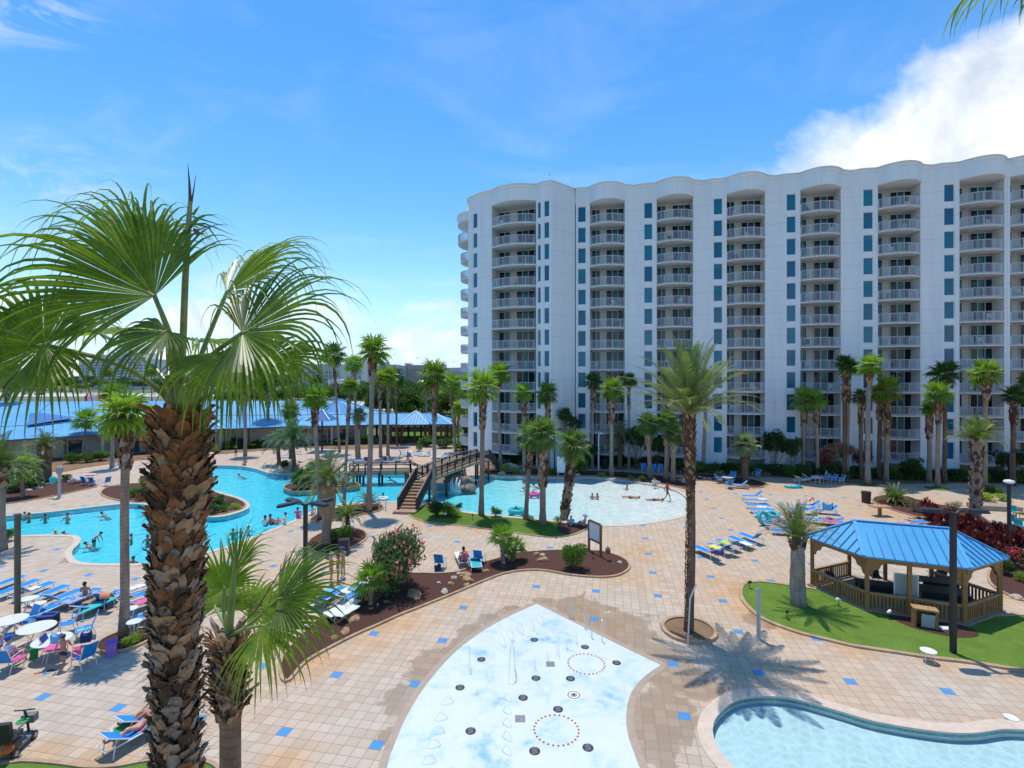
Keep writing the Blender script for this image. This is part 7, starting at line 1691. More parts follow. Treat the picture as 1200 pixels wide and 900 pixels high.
for i, (px, py, bk) in enumerate(((882, 583, 45), (886, 588, 0), (889, 594, 0), (893, 599, 0), (899, 604, 0), (906, 610, 0), (913, 617, 25), (921, 624, 0))):
    LG(px, py, 168, bk, f'blue lounger, {ORD[i]} from the back in the slanting row left of the stout date palm')
for i, (px, py, c, L_) in enumerate(((894, 585, 'white', .7), (893, 594, 'white', .8), (900, 600, 'white', .7), (908, 603, 'lightblue', .8), (921, 613, 'pink', .8), (922, 606, 'white', .6))):
    towel(px, py, .38, 168, L_, .5, c, f'{c if c != "lightblue" else "light blue"} towel on the slanting lounger row, {ORD[i]} towel from the back')
LG(960, 611, 160, 0, 'blue lounger behind the stout date palm crown, left'); LG(972, 613, 165, 20, 'lounger with pink towel right of the stout date palm'); LG(968, 600, 160, 40, 'lounger with a big turquoise ring bag on its back'); LG(948, 594, 160, 40, 'lounger behind the stout date palm with a white towel'); LG(941, 600, 160, 30, 'blue lounger hidden behind the stout date palm fronds'); LG(1073, 614, 10, 25, 'lounger with sunbather between the gazebo roof and red plants'); 
towel(976, 611, .4, 165, 1.2, .55, 'pink', 'pink and white towel on the lounger right of the stout date palm'); towel(948, 588, .55, 160, .5, .5, 'red', 'dark red towel hung on a lounger back behind the stout date palm', 50); towel(1058, 613, .1, 10, .7, .5, 'pink', 'pink cloth on the ground left of the lone sunbather'); bag(970, 598, .7, 'lightblue', 'big bright blue bag leaning on a lounger back', .3, 1, False)
def ring_(px, py, z, R_, m, lb, tilt=0, rz=0, nm='swim_ring'):
    mb = MB(); n = 24; r = R_*.28; b = len(mb.v)
    for i in range(n):
        a = 2*math.pi*i/n
        for j in range(10): c = 2*math.pi*j/10; mb.v.append(((R_-r+r*math.cos(c))*math.cos(a), (R_-r+r*math.cos(c))*math.sin(a), r*math.sin(c)))
    for i in range(n):
        for j in range(10): mb.f.append((i*10+j, ((i+1) % n)*10+j, ((i+1) % n)*10+(j+1) % 10, i*10+(j+1) % 10)); mb.m.append(0)
    o = mb.build(nm, m, smooth=True); o.location = P(px, py, z); o.rotation_euler = (tilt, 0, rz); return tag(o, lb, 'swim ring')
ring_(895, 607, .55, .58, M_TEALF, 'large turquoise swim ring leaning on the slanting lounger row', 1.2, .3); ring_(906, 603, .5, .5, M_TEALF, 'second turquoise swim ring lying on the slanting lounger row', .3)
mb = MB(); mb.box((0, 0, .1), (1.6, .7, .14)); mb.tube([(.5, -.3, .2), (.5, .3, .2)], .12, 10); o = mb.build('air_mattress', M_TEALF); o.location = P(930, 571.5); tag(o, 'turquoise air mattress lying alone on the open deck', 'air mattress')
# far seats
def far_set(lst, grp):
    for (k, px, py, hd, lb) in lst:
        if k == 'c': CH(px, py, hd, lb, 'blue', grp)
        elif k == 'n': CH(px, py, hd, lb, 'navy', grp)
        elif k == 'w': LG(px, py, hd, 40, lb, 'white', grp)
        elif k == 'l': LG(px, py, hd, 40, lb, 'blue', grp)
        else: TB(px, py, .6, lb)
far_set([('t', 853, 563, 0, 'white round table on the open deck beside the silvery palm'), ('c', 843, 563, 0, 'blue chair left of the table by the silvery palm'), ('c', 854, 569, 90, 'blue chair before the table by the silvery palm'), ('c', 858, 560, 230, 'blue chair behind the table by the silvery palm'), ('l', 865, 570, 160, 'low lounger right of the table by the silvery palm'),
 ('c', 816, 551, 270, 'blue chair with white towel behind the tall date palm, first right of its trunk'), ('c', 829, 551, 270, 'blue chair in the shade before the hedge, second from the date palm'), ('c', 837, 551.5, 270, 'blue chair in the shade before the hedge, third from the date palm'), ('n', 849, 552, 270, 'dark chair in the shade before the hedge, left of a pair'), ('n', 860, 552, 270, 'dark chair in the shade before the hedge with white towel'), ('c', 886, 557, 200, 'chair with turquoise towel right of the silvery palm'),
 ('c', 755, 550, 270, 'blue chair in the shade left of the three sabals'), ('c', 767, 551, 270, 'blue chair in the shade behind the three sabals, left'), ('c', 775, 551, 270, 'blue chair in the shade behind the three sabals, right'), ('c', 794, 552, 270, 'blue chair in the shade right of the three sabals'),
 ('c', 607, 540, 270, 'blue chair beyond the far boulder of the wave pool'), ('c', 617, 540, 270, 'blue chair right of the one beyond the far boulder'), ('c', 676, 543, 270, 'blue chair behind the bright bush on the far shore'), ('c', 594, 541, 270, 'blue chair with pink towel left of the far boulder'),
 ('t', 958, 563, 0, 'white table in the seating group before the hedge at centre right'), ('w', 950, 562, 0, 'white covered lounger at the left of the seating group before the hedge'), ('c', 966, 562, 180, 'blue chair in the middle of the seating group before the hedge'), ('c', 975, 563, 180, 'blue chair with turquoise towel at the right of the seating group'), ('w', 940, 564, 20, 'white covered lounger at the dark umbrella base near the hedge'), ('c', 984, 564, 180, 'rightmost blue chair of the seating group before the hedge')], 'seats before the tower hedge')
far_set([('l', 93, 564, 60, 'blue lounger with raised back on the deck before the clubhouse, left'), ('t', 105, 560, 0, 'table with pink cloth on the deck before the clubhouse'), ('c', 110, 566, 90, 'navy looking chair at the table before the clubhouse'), ('c', 124, 566, 160, 'blue chair right of the table before the clubhouse'), ('c', 101, 565, 80, 'blue chair between lounger and table before the clubhouse'), ('c', 137, 546, 250, 'blue chair by the grey palm trunk before the clubhouse'),
 ('l', 332, 535, 200, 'blue lounger with raised back at the far end of the pool'), ('c', 350, 530, 200, 'blue chair behind the bluish feather palm'), ('t', 246, 534, 0, 'white table at the far pool end right of the big trunk'), ('c', 238, 536, 0, 'pale chair at the white table right of the big trunk'),
 ('t', 479, 532, 0, 'white round table before the pavilion'), ('c', 472, 533, 0, 'blue chair left of the table before the pavilion'), ('c', 480, 536, 90, 'blue chair in front of the table before the pavilion'), ('c', 487, 531, 200, 'blue chair right of the table before the pavilion'), ('l', 498, 533, 200, 'blue lounger with raised back right of the pavilion table'), ('w', 504, 533, 200, 'white lounger with raised back right of the pavilion table'), ('w', 513, 536, 190, 'white covered lounger by the footbridge rail'), ('l', 520, 535, 200, 'blue lounger with towels by the footbridge rail'), ('c', 465, 538, 180, 'turquoise looking chair before the distant palm trunks'), ('n', 452, 540, 90, 'dark chair seen through the level footbridge rail, right'), ('n', 430, 541, 90, 'dark chair seen through the level footbridge rail, left'), ('l', 418, 541, 20, 'blue lounger seen through the level footbridge rail')], 'seats before the clubhouse')
towel(594, 539, .6, 0, 1.0, .7, 'pink', 'bright pink towel on a chair left of the far boulder'); towel(475, 528, .74, 0, 1.0, .6, 'pink', 'bright pink float on the table before the pavilion'); towel(106, 557, .74, 0, 1.2, .6, 'red', 'red and pink cloth on the table before the clubhouse'); towel(816, 546, .6, 0, .7, .5, 'white', 'white towel over the chair behind the tall date palm'); towel(860, 547, .8, 0, .5, .5, 'white', 'white towel over the dark chair in the shade'); towel(886, 552, .5, 0, .6, .5, 'teal', 'turquoise towel on the chair right of the silvery palm'); towel(975, 558, .5, 0, .7, .5, 'teal', 'turquoise towel at the right of the seating group'); towel(955, 558, .75, 0, .7, .5, 'white', 'white towel on the table of the seating group'); towel(962, 557, .6, 0, .6, .5, 'red', 'red towel in the seating group before the hedge')
# towel bundle on the light grey post
mb = MB(); mb.ball((0, 0, 2.35), .42, 10, 8, sc=(.8, .6, 1)); o = mb.build('hanging_towel', M_TWL['striped']); o.location = P(69.5, 583)+V((.1, -.1, .25)); tag(o, 'pale and red towels hung on top of the light grey post', 'towel'); mb = MB(); mb.ball((0, 0, 1.6), .4, 10, 8, sc=(.9, .5, .9)); o = mb.build('hanging_towel', M_TWL['teal']); o.location = P(69.5, 583)+V((-.5, -.1, .1)); tag(o, 'teal towel bundle hanging low on the light grey post', 'towel')
# teal chairs and wooden tables at the right edge
for (px, py, lb) in ((1197, 604, 'orange wooden table top at the right edge, farther one'), (1200, 612, 'orange wooden table top at the right edge, nearer one')):
    t = empty('table', P(px+8, py+14), .1, lb, 'table'); mb = MB(); mb.box((0, 0, 1.02), (1.3, 1.0, .06)); mb.build('tabletop', mat('honey_wood', (.55, .28, .08), .5, .15, 4), t)
    for sx in (-1, 1):
        for sy in (-1, 1): mb = MB(); mb.box((sx*.55, sy*.4, .5), (.06, .06, 1.0)); mb.build('leg', M_DKM, t)
for (px, py, lb) in ((1187, 617, 'tall teal chair with dark legs at the right edge, left one'), (1196, 624, 'tall teal chair with dark legs at the right edge, front one'), (1189, 606, 'tall teal chair with dark legs at the right edge, far one')):
    c = empty('bar_chair', P(px, py+4), .3, lb, 'chair', 'teal bar chairs'); mb = MB(); mb.box((0, 0, .72), (.45, .45, .05)); mb.build('seat', M_TEALF, c); mb = MB(); mb.box((-.2, 0, 1.0), (.04, .45, .42)); mb.build('backrest', M_TEALF, c)
    for sx in (-1, 1):
        for sy in (-1, 1): mb = MB(); mb.tube([(sx*.18, sy*.18, .7), (sx*.24, sy*.24, 0)], .02, 6); mb.build('leg', M_DKM, c)
# black mesh chairs in the gazebo
for (x, y, rz, lb) in ((17.3, 27.4, .4, 'black mesh chair at the left opening of the gazebo'), (22.6, 27.3, 3.4, 'black mesh chair at the back right inside the gazebo'), (19.9, 28.0, 4.5, 'black mesh chair behind the tables inside the gazebo')):
    o = place('chmesh', sling_chair(M_DKM), (x, y, .11), rz, lb, 'chair', 'black gazebo chairs')
# mobility scooter at the lower left
sc = empty('mobility_scooter', P(17, 880), rad(100), 'black and grey mobility scooter with orange side panel at the lower left', 'scooter')
M_SCO = mat('orange_gloss', (.55, .12, .02), .25, .3, 6); M_GRYP = mat('grey_plastic', (.16, .16, .17), .5, .1)
mb = MB(); mb.prism([(-.42, -.24), (.45, -.22), (.62, -.1), (.62, .1), (.45, .22), (-.42, .24)], .14, .22); mb.build('footboard', M_GRYP, sc)
mb = MB(); mb.box((-.28, 0, .34), (.5, .46, .24)); mb.build('rear_body', M_DKM, sc); mb = MB(); mb.ball((-.46, -.1, .36), .19, 12, 8, sc=(1, 1, .8)); mb.build('rear_panel', M_SCO, sc)
mb = MB(); mb.box((-.24, 0, .62), (.46, .5, .12)); mb.build('seat', M_DKM, sc); mb = MB(); mb.box((-.48, 0, .92), (.12, .5, .5), 0, M=Matrix.Rotation(-.15, 3, 'Y')); mb.build('backrest', M_DKM, sc)
for s in (-1, 1): mb = MB(); mb.tube([(-.42, s*.3, .66), (-.38, s*.3, .84), (-.02, s*.3, .86)], .03, 8); mb.build('armrest', M_GRYP, sc)
mb = MB(); mb.tube([(.58, 0, .2), (.50, 0, .7), (.40, 0, .98)], .035, 10); mb.build('tiller', M_DKM, sc); mb = MB(); mb.tube([(.40, -.28, 1.0), (.42, 0, .98), (.40, .28, 1.0)], .022, 8); mb.build('handlebar', M_DKM, sc)
mb = MB(); mb.box((.62, 0, .62), (.22, .36, .24)); mb.build('basket', M_GRYP, sc)
for (x, y, r_) in ((-.38, -.27, .15), (-.38, .27, .15), (.5, -.2, .13), (.5, .2, .13)):
    mb = MB(); mb.tube([(x, y-.045, r_), (x, y-.03, r_), (x, y+.03, r_), (x, y+.045, r_)], [r_*.85, r_, r_, r_*.85], 18); o = mb.build('wheel', M_DKM, sc); mb = MB(); mb.tube([(x, y-.05, r_), (x, y+.05, r_)], r_*.5, 12); mb.build('rim', M_LPOST, o)
mb = MB(); mb.tube([(0, 0, 0), (0, 0, .02)], .16, 12); o = mb.build('green_cap', M_TWL['green']); o.location = P(36, 848, .7)+V((-.35, .1, 0)); tag(o, 'small green cloth lying on the scooter seat', 'cloth')

# ================================================================= people
M_SKIN = {'fair': mat('fair_skin', (.62, .36, .26), .55, .08, 4), 'tan': mat('tanned_skin', (.44, .22, .13), .55, .08, 4), 'dark': mat('dark_skin', (.16, .075, .045), .5, .08, 4), 'pinkish': mat('sunburnt_skin', (.64, .30, .23), .55, .08, 4)}
M_HAIR = {'dark': mat('dark_hair', (.02, .014, .01), .6, .2, 20), 'brown': mat('brown_hair', (.09, .045, .02), .6, .2, 20), 'blond': mat('blond_hair', (.38, .25, .11), .6, .2, 20)}
M_CL = {'red': (.50, .02, .02), 'blue': (.02, .09, .40), 'navy': (.012, .02, .09), 'white': (.75, .75, .73), 'orange': (.75, .20, .08), 'pink': (.70, .10, .28), 'black': (.015, .015, .018), 'lightblue': (.22, .42, .60), 'green': (.06, .28, .10), 'yellow': (.7, .6, .08)}
M_CL = {k: mat('%s_cloth' % k, v, .85, .1, 8) for k, v in M_CL.items()}
def skinmesh(pts, edges, radii, name, m, root=0, sub=1):
    me = bpy.data.meshes.new(name); me.from_pydata([tuple(p) for p in pts], edges, []); o = bpy.data.objects.new(name, me); COL.objects.link(o)
    mo = o.modifiers.new('s', 'SKIN'); mo.use_smooth_shade = True; lay = me.skin_vertices[0].data if me.skin_vertices else None
    if lay is None:
        bm = bmesh.new(); bm.from_mesh(me); bm.verts.layers.skin.verify(); bm.to_mesh(me); bm.free(); lay = me.skin_vertices[0].data
    for i, r in enumerate(radii): lay[i].radius = (r, r) if not isinstance(r, tuple) else r; lay[i].use_root = (i == root)
    mo.branch_smoothing = .3
    if sub: o.modifiers.new('u', 'SUBSURF').levels = sub; o.modifiers['u'].render_levels = sub
    dg = bpy.context.evaluated_depsgraph_get(); ev = o.evaluated_get(dg); nm = bpy.data.meshes.new_from_object(ev); o.modifiers.clear(); o.data = nm; nm.materials.clear(); nm.materials.append(m); bpy.data.meshes.remove(me)
    nm.polygons.foreach_set('use_smooth', [True]*len(nm.polygons)); return o
J0 = dict(pel=(0, 0, .95), bel=(0, 0, 1.10), che=(0, 0, 1.30), nek=(0, 0, 1.47), chn=(0, .02, 1.53), hed=(0, .02, 1.62), top=(0, .01, 1.71))
def pose(kind):
    j = dict(J0)
    for s, S in ((-1, 'l'), (1, 'r')):
        j['sh'+S] = (s*.18, 0, 1.42); j['el'+S] = (s*.23, .0, 1.14); j['wr'+S] = (s*.24, .08, .90); j['ha'+S] = (s*.24, .11, .81)
        j['hi'+S] = (s*.09, 0, .90); j['kn'+S] = (s*.11, .02, .50); j['an'+S] = (s*.11, -.02, .09); j['to'+S] = (s*.12, .14, .03)
    up = lambda ks, f: [j.__setitem__(k, f(V(j[k]))) for k in ks]
    body = ['pel', 'bel', 'che', 'nek', 'chn', 'hed', 'top', 'shl', 'shr', 'ell', 'elr', 'wrl', 'wrr', 'hal', 'har', 'hil', 'hir']
    if kind == 'walk':
        j['knl'] = (-.10, .22, .54); j['anl'] = (-.10, .30, .12); j['tol'] = (-.10, .46, .08); j['knr'] = (.10, -.10, .50); j['anr'] = (.10, -.38, .16); j['tor'] = (.10, -.28, .04); j['elr'] = (.24, .12, 1.16); j['wrr'] = (.22, .32, 1.02); j['har'] = (.22, .40, .99); j['ell'] = (-.24, -.14, 1.16); j['wrl'] = (-.24, -.22, .92)
    if kind == 'talk':
        j['elr'] = (.24, .08, 1.14); j['wrr'] = (.14, .32, 1.12); j['har'] = (.11, .40, 1.14); j['ell'] = (-.24, .08, 1.14); j['wrl'] = (-.12, .30, 1.10); j['hal'] = (-.08, .38, 1.12)
    if kind in ('sit', 'chair'):
        dz = -.95+(.12 if kind == 'sit' else .52); up(body, lambda v: V((v.x, v.y-.12*max(0, v.z-.95), v.z+dz))); h = .12 if kind == 'sit' else .52
        for s, S in ((-1, 'l'), (1, 'r')):
            j['hi'+S] = (s*.09, .02, h-.02)
            if kind == 'sit': j['kn'+S] = (s*.13, .42, .36); j['an'+S] = (s*.12, .66, .02); j['to'+S] = (s*.12, .80, .02); j['wr'+S] = (s*.20, .24, .42); j['ha'+S] = (s*.16, .34, .40); j['el'+S] = (s*.26, .06, .34)
            else: j['kn'+S] = (s*.12, .44, h+.01); j['an'+S] = (s*.12, .46, .1); j['to'+S] = (s*.12, .60, .03); j['wr'+S] = (s*.18, .22, h+.14); j['ha'+S] = (s*.16, .32, h+.12); j['el'+S] = (s*.25, .0, h+.22)
    if kind in ('lie', 'lieback', 'float'):
        h = .12; a = rad({'lie': 3, 'lieback': 32, 'float': 0}[kind])
        def f(v): d = v.z-.95; return V((v.x, -d*math.cos(a)-v.y*math.sin(a)*.3, h+max(0, d)*math.sin(a)+v.y*.9*math.cos(a))) if d > 0 else V((v.x, -d, h+v.y*.8))
        for k in list(j): j[k] = f(V(j[k]))
        if kind != 'float':
            j['knl'] = (-.12, .40, .34); j['anl'] = (-.12, .66, .06); j['tol'] = (-.12, .80, .05)
        for s, S in ((-1, 'l'), (1, 'r')):
            sh = V(j['sh'+S]); j['el'+S] = (s*.30, sh.y+.26, sh.z*.7); j['wr'+S] = (s*.30, sh.y+.50, .12); j['ha'+S] = (s*.28, sh.y+.60, .11)
            if kind == 'float': j['el'+S] = (s*.42, sh.y+.05, .08); j['wr'+S] = (s*.66, sh.y+.02, .08); j['ha'+S] = (s*.75, sh.y+.02, .08)
    if kind == 'wade':
        for s, S in ((-1, 'l'), (1, 'r')): j['el'+S] = (s*.27, .08, 1.20); j['wr'+S] = (s*.27, .30, 1.18); j['ha'+S] = (s*.25, .38, 1.18)
    if kind == 'swim':
        def f(v): d = v.z-1.35; return V((v.x, d*.85+.0, 1.35+d*.45)) 
        for k in list(j):
            v = V(j[k])
            if k not in ('elr', 'wrr', 'har', 'ell', 'wrl', 'hal'): j[k] = f(v)
        for k in ('hed', 'top', 'chn'): v = V(j[k]); j[k] = (v.x, v.y, v.z+.12)
        for s, S in ((-1, 'l'), (1, 'r')): j['el'+S] = (s*.38, .16, 1.36); j['wr'+S] = (s*.46, .40, 1.40); j['ha'+S] = (s*.46, .50, 1.40)
    if kind == 'bend':
        def f(v): d = v.z-.98; return V((v.x, d*.75, .98+d*.62)) if d > 0 else v
        for k in body: j[k] = f(V(j[k]))
        for s, S in ((-1, 'l'), (1, 'r')): sh = V(j['sh'+S]); j['el'+S] = (s*.22, sh.y+.08, sh.z-.26); j['wr'+S] = (s*.2, sh.y+.16, sh.z-.48); j['ha'+S] = (s*.2, sh.y+.18, sh.z-.57)
    if kind == 'arms':
        for s, S in ((-1, 'l'), (1, 'r')): j['el'+S] = (s*.30, .10, 1.40); j['wr'+S] = (s*.16, .14, 1.62); j['ha'+S] = (s*.10, .12, 1.68)
    return {k: V(v) for k, v in j.items()}
BR = dict(pel=.115, bel=.105, che=.125, nek=.055, chn=.075, hed=.098, top=.06, sh=.062, el=.042, wr=.028, ha=.034, hi=.092, kn=.056, an=.036, to=.032)
BE = [('pel', 'bel'), ('bel', 'che'), ('che', 'nek'), ('nek', 'chn'), ('chn', 'hed'), ('hed', 'top')]+[(a+S, b+S) for S in 'lr' for a, b in (('sh', 'el'), ('el', 'wr'), ('wr', 'ha'), ('hi', 'kn'), ('kn', 'an'), ('an', 'to'))]+[('che', 'shl'), ('che', 'shr'), ('pel', 'hil'), ('pel', 'hir')]
PC = {}
def person(kind, loc, rz, label, skin='fair', hair='brown', bottom=None, top=None, hat=None, s=1.0, group=None, long=False, fem=False):
    r = empty('person', loc, rz, label, 'person', group, s); j = pose(kind); J = dict(j); key = (kind, skin)
    if key not in PC:
        ks = list(j); idx = {k: i for i, k in enumerate(ks)}
        rd = [BR.get(k, BR.get(k[:-1], .05)) for k in ks]
        PC[key] = skinmesh([j[k] for k in ks], [(idx[a], idx[b]) for a, b in BE], rd, 'body', M_SKIN[skin], idx['pel'])
        b = PC[key]
    else: b = PC[key].copy(); COL.objects.link(b)
    b.parent = r; b.name = 'body'
    hd = J['hed']; ax = (J['top']-J['chn']).normalized(); fw = V((0, 1, 0)); fw = (fw-ax*fw.dot(ax)).normalized() if abs(ax.y) < .9 else V((0, 0, 1)); sd_ = fw.cross(ax)
    M3 = Matrix((sd_, fw, ax)).transposed()
    def cap(mat_, sc, z0, brim=False, nm='hair', drop=-.2):
        mb = MB(); vs = []; fs = []; nu, nv = 12, 5
        for i in range(nv+1):
            th = (math.pi*.5-drop*1.0)*i/nv
            for k in range(nu):
                ph = 2*math.pi*k/nu; lim = th*(1.0+.35*(-math.sin(ph))*(nm == 'hair')); vs.append(hd+M3@V((sc*math.sin(lim)*math.cos(ph)*.92, sc*math.sin(lim)*math.sin(ph)*1.05, sc*math.cos(lim)*1.06+z0)))
        for i in range(nv):
            for k in range(nu): k2 = (k+1) % nu; fs.append((i*nu+k, (i+1)*nu+k, (i+1)*nu+k2, i*nu+k2))
        mb.add(vs, fs)
        if brim == 'wide': mb.tube([hd+M3@V((0, 0, z0+.005)), hd+M3@V((0, 0, z0+.02))], [sc*1.9, sc*1.8], 16)
        elif brim: mb.box(hd+M3@V((0, sc*1.25, z0+.01)), (sc*1.4, sc*1.0, .012), 0, M=M3)
        o = mb.build(nm, mat_, r, smooth=True); return o
    cap(M_HAIR[hair], .113, .012)
    if long: mb = MB(); mb.tube([hd+M3@V((0, -.07, .02)), hd+M3@V((0, -.11, -.12)), hd+M3@V((0, -.12, -.26))], [.07, .075, .03], 8); mb.build('hair', M_HAIR[hair], r, smooth=True)
    if hat: cap(M_CL[hat[0]], .122, .03, hat[1], 'hat', 0)
    if kind not in ('swim',):
        mb = MB(); mb.box(hd+M3@V((0, .1, -.012)), (.022, .03, .035), 0, M=M3); mb.build('nose', M_SKIN[skin], r)
    if bottom:
        kb = (kind, 'b', bottom, fem)
        if kb not in PC:
            t = .16 if fem else .55; pts = [J['pel']+(J['bel']-J['pel'])*.35, J['pel'], J['hil'], J['hil'].lerp(J['knl'], t), J['hir'], J['hir'].lerp(J['knr'], t)]
            PC[kb] = skinmesh(pts, [(0, 1), (1, 2), (2, 3), (1, 4), (4, 5)], [.118, .128, .108, .10 if fem else .092, .108, .10 if fem else .092], 'shorts', M_CL[bottom], 1); q = PC[kb]
        else: q = PC[kb].copy(); COL.objects.link(q)
        q.parent = r; q.name = 'swim_bottoms' if fem else 'shorts'
    if top:
        kb = (kind, 't', top, fem)
        if kb not in PC:
            if fem: pts = [J['che']+(J['bel']-J['che'])*.15, J['che']+(J['nek']-J['che'])*.15]; PC[kb] = skinmesh(pts, [(0, 1)], [.13, .125], 'top', M_CL[top], 0)
            else:
                pts = [J['pel']+(J['bel']-J['pel'])*.2, J['bel'], J['che'], J['nek']+(J['che']-J['nek'])*.35, J['shl'], J['shl'].lerp(J['ell'], .6), J['shr'], J['shr'].lerp(J['elr'], .6)]
                PC[kb] = skinmesh(pts, [(0, 1), (1, 2), (2, 3), (2, 4), (4, 5), (2, 6), (6, 7)], [.13, .125, .138, .08, .078, .065, .078, .065], 'shirt', M_CL[top], 1)
            q = PC[kb]
        else: q = PC[kb].copy(); COL.objects.link(q)
        q.parent = r; q.name = 'swim_top' if fem else 'shirt'
    return r
GW = 'bathers in the pools'
def wader(px, py, rz, label, depth=.95, kind='wade', **k):
    """py: where the body meets the water"""
    p = P(px, py, -.06); s = k.get('s', 1.0); return person(kind, (p.x, p.y, -.06-depth*s), rad(rz), label, group=GW, **k)
person('walk', P(74, 785), rad(20), 'boy in navy swim shorts standing by the table with the pink towel', 'tan', 'brown', 'navy', s=.80)
person('chair', P(100, 706)+V((0, 0, -.10)), rad(10), 'bare-backed boy in blue shorts sitting on the patterned towel', 'tan', 'dark', 'blue', s=.9)
person('lie', P(112, 712)+V((0, 0, .26)), rad(-12), 'person lying on the teal towel beside the orange towel', 'tan', 'dark', 'navy')
person('chair', P(12, 781)+V((0, 0, -.06)), rad(-10), 'seated woman in a white shirt and blue cap at the left edge', 'fair', 'brown', 'navy', 'white', ('blue', True))
person('chair', P(-4, 770)+V((0, 0, -.06)), rad(20), 'second seated person cut by the left edge', 'fair', 'brown', 'blue', None)
person('lieback', P(163, 866)+V((0, 0, .26)), rad(-28+180), 'blond sunbather in a pink bikini lying on the lounger left of the big trunk', 'pinkish', 'blond', 'pink', 'pink', fem=True)
person('lieback', P(177, 846)+V((0, 0, .26)), rad(-28+180), 'sunbather in navy hidden partly behind the big trunk', 'tan', 'dark', 'navy', 'navy', fem=True)
person('talk', P(402, 677), rad(70), 'woman in a white bikini and blue cap standing by the oleander', 'fair', 'brown', 'white', 'white', ('blue', True), fem=True)
person('talk', P(388, 684), rad(-60), 'man wrapped in orange standing back to the black cabinet', 'fair', 'dark', 'orange', 'orange', ('white', False))
person('talk', P(396, 682), rad(-80), 'smaller tanned person standing between the man in orange and the woman', 'tan', 'brown', 'white', None, s=.92)
person('chair', P(543, 664)+V((0, 0, -.08)), rad(15), 'sunburnt man in dark shorts sitting on the white lounger', 'pinkish', 'dark', 'navy')
person('sit', P(546, 665)+V((0, 0, .34)), rad(15), 'small person with an orange hat at the back of the white lounger', 'pinkish', 'brown', 'navy', 'pink', ('orange', 'wide'), s=.72)
person('sit', P(669, 617.5), rad(5), 'person in a light blue shirt and cap sitting at the wave pool edge', 'fair', 'dark', 'navy', 'lightblue', ('white', True))
person('sit', P(685, 617.5)+V((0, 0, .02)), rad(60), 'woman in a hat sitting right of the one in the light blue shirt', 'pinkish', 'brown', 'pink', 'pink', ('white', 'wide'), fem=True)
person('walk', V((P(782, 585).x, P(782, 585).y, -.16)), rad(-90), 'man in red shorts and shirt walking in the shallow right end', 'dark', 'dark', 'red', 'red')
person('sit', P(767, 570)+V((0, 0, .05)), rad(180), 'person in a striped pale top sitting on the far pool edge', 'fair', 'dark', 'navy', 'white')
person('arms', P(276.5, 536), rad(180), 'woman in a dark swimsuit standing at the far pool end', 'tan', 'brown', 'navy', 'navy', fem=False)
person('walk', P(250.5, 543), rad(90), 'small child in pink walking by the far white table', 'fair', 'blond', 'pink', 'pink', s=.62)
person('lie', P(1078, 613)+V((0, 0, .26)), rad(100), 'lone sunbather in dark shorts lying above the gazebo roof', 'tan', 'dark', 'navy')
person('lieback', P(916, 617)+V((0, 0, .26)), rad(80), 'sunbather in red lying on the slanting lounger row', 'fair', 'brown', 'red', 'red', fem=True)
person('lie', P(976, 614)+V((0, 0, .26)), rad(80), 'person lying on the pink towel right of the stout date palm', 'pinkish', 'blond', 'pink', None)
person('chair', P(969, 564)+V((0, 0, -.06)), rad(200), 'person sitting in the seating group before the hedge', 'pinkish', 'brown', 'red', None)
person('chair', P(821, 553)+V((0, 0, -.06)), rad(180), 'person in the shade beside the tall date palm trunk', 'fair', 'brown', 'navy', None)
person('sit', P(287, 545.5), rad(190), 'person sitting with arms back on the far pool edge', 'tan', 'dark', 'navy', None)
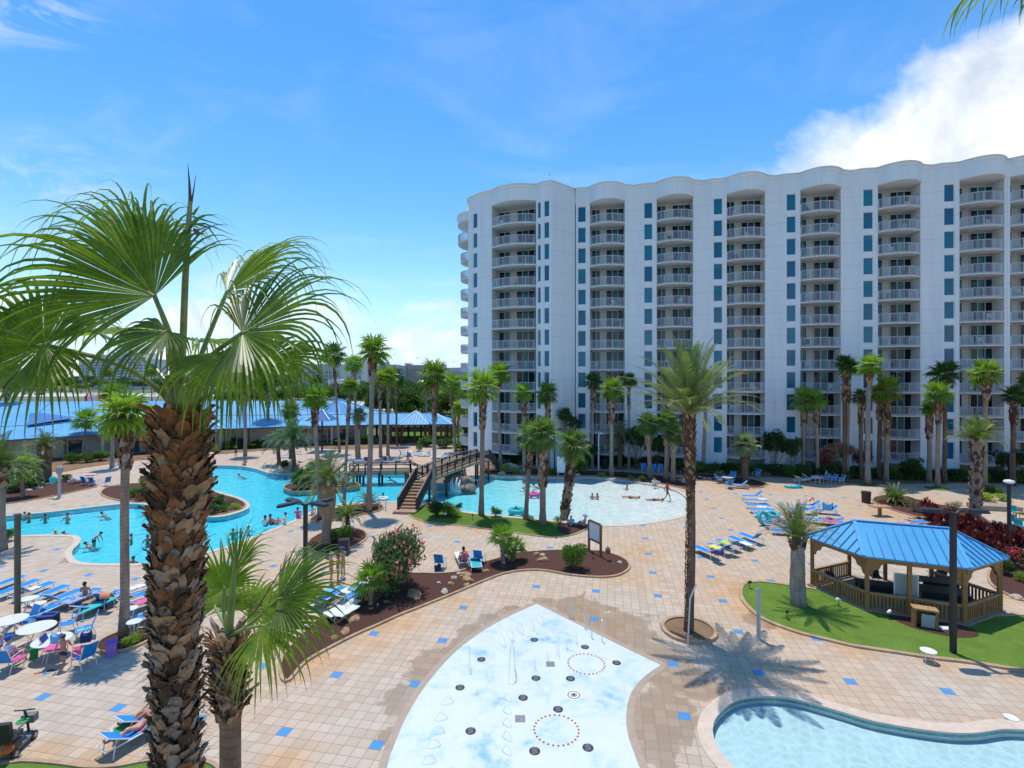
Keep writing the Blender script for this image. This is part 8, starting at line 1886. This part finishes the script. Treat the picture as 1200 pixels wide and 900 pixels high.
wl = [(34, 607, 170, 'bather farthest left in the left pool', 'wade', 'tan', 'dark', 'navy', None, 1), (29, 605, 120, 'bather just behind the one farthest left', 'wade', 'fair', 'brown', 'red', None, .85), (53, 608, 60, 'bather leaning with raised arm in the left pool', 'wade', 'tan', 'dark', 'navy', None, .9), (79, 608, 180, 'broad bare-chested bather in the left pool', 'wade', 'fair', 'brown', 'blue', None, 1.1), (122, 604, 80, 'swimmer close to the leaning palm trunk', 'swim', 'tan', 'dark', None, None, 1), (65, 627, 90, 'swimmer with a yellow cap at the deck lobe', 'wade', 'fair', 'brown', 'navy', None, .85), (78, 627, 90, 'dark-haired swimmer right of the one with the yellow cap', 'swim', 'tan', 'dark', None, None, 1),
 (110, 636, -80, 'bare-chested boy bending over the water', 'bend', 'fair', 'dark', 'navy', None, .9), (104, 640, 90, 'dark-haired swimmer under the bending boy', 'swim', 'tan', 'dark', None, None, 1), (154, 632, 120, 'bather just right of the leaning palm trunk', 'wade', 'tan', 'brown', 'red', None, .9), (156, 660, 0, 'bather at the near pool edge right of the leaning palm', 'wade', 'tan', 'brown', 'navy', None, 1), (173, 634, 200, 'bather seen at the left of the big trunk', 'wade', 'tan', 'dark', 'navy', None, 1),
 (282, 558, 90, 'lone swimmer in the far part of the main pool', 'swim', 'tan', 'dark', None, None, 1), (273, 626, 20, 'bather holding a green toy near the deck', 'wade', 'fair', 'brown', 'green', 'green', .95), (282, 624, 200, 'small child bather between the two near the deck', 'wade', 'pinkish', 'brown', 'red', None, .7), (291, 622, -20, 'bather in a white shirt and white hat near the deck', 'wade', 'fair', 'dark', 'white', 'white', 1), (459, 562, 90, 'swimmer right of the pool centre under the level bridge', 'swim', 'fair', 'brown', None, None, 1), (449, 583, 0, 'dark-haired bather with a child on a float', 'wade', 'fair', 'dark', 'navy', None, 1),
 (520, 591, 200, 'bather at the near edge below the stairs', 'wade', 'tan', 'dark', 'navy', None, .9), (504, 590, 90, 'dark swimmer beside the stairs palm', 'swim', 'tan', 'dark', None, None, 1), (605, 598, 90, 'swimmer on a pale float in the wave pool', 'wade', 'tan', 'dark', None, None, .75), (616, 575, 60, 'dark swimmer in the middle of the wave pool', 'swim', 'tan', 'dark', None, None, 1), (625, 578, 90, 'child in a pink and white ring behind the leaning sabal', 'wade', 'pinkish', 'blond', 'pink', None, .7), (735, 573, 100, 'bare-chested bather in the shallow right part', 'wade', 'tan', 'brown', 'navy', None, 1), (694, 583, -30, 'left bather of the pair right of the sabals', 'wade', 'tan', 'dark', 'navy', None, .9), (700, 583, 30, 'right bather of the pair right of the sabals', 'wade', 'tan', 'dark', 'red', None, .9), (549, 559, 90, 'dark swimmer under the raised end of the footbridge', 'swim', 'tan', 'dark', None, None, 1), (628, 570, 90, 'far dark swimmer at the right of the leaning sabal', 'swim', 'tan', 'dark', None, None, 1), (616, 567, 90, 'far dark swimmer at the left of the leaning sabal', 'swim', 'tan', 'dark', None, None, 1)]
for (px, py, rz, lb, kd, sk, ha, bo_, tp_, s_) in wl:
    hat = ('yellow', False) if 'yellow cap' in lb else (('white', True) if 'white hat' in lb else None)
    wader(px, py, rz, lb, {'wade': 1.29, 'swim': 1.40, 'bend': .66}[kd], kd, skin=sk, hair=ha, bottom=bo_ if kd != 'swim' else None, top=tp_, hat=hat, s=s_)
for (px, py, rz, lb, sk, ha, bo_, tp_, s_) in ((311, 618, 10, 'dark-haired person in a white top sitting left of two on the pool edge', 'tan', 'dark', 'navy', 'white', 1), (317.5, 616.5, -20, 'dark-haired person sitting right of two on the pool edge', 'tan', 'dark', 'navy', None, 1), (325.5, 616, 70, 'small child sitting on the pool edge', 'fair', 'blond', 'pink', None, .7), (333.5, 614.5, 100, 'woman in white sitting on the pool edge', 'fair', 'brown', 'white', 'white', 1), (349, 607.5, 10, 'person in a bright pink shirt sitting on the pool edge', 'fair', 'brown', 'pink', 'pink', 1), (366, 603.5, 10, 'person in white at the pool edge left of the stout palm', 'fair', 'brown', 'white', 'white', .9)):
    person('sit', P(px, py)+V((0, 0, .03)), rad(rz), lb, sk, ha, bo_, tp_, s=s_, group='people sitting on the pool edge')
for (px, py, rz, lb, c) in ((740, 583, 80, 'person floating flat in the shallow end, left of two', 'red'), (768, 586, 95, 'person floating flat in the shallow end, right of two', 'navy')):
    p = P(px, py, -.1); person('float', (p.x, p.y, -.17), rad(rz), lb, 'tan', 'dark', c, None, group=GW)
ring_(449, 584.5, -.06, .55, M_WTOP, 'pale swim ring round the bather with the child'); ring_(606, 598.5, -.06, .8, M_TEALF, 'blue green swim ring under the swimmer in the wave pool'); ring_(626, 579, -.04, .6, M_TWL['pink'], 'pink swim ring round the child behind the leaning sabal')
person('walk', P(478, 545)+V((0, 0, .03)), rad(90), 'distant person walking behind the level bridge', 'tan', 'dark', 'blue', 'navy')
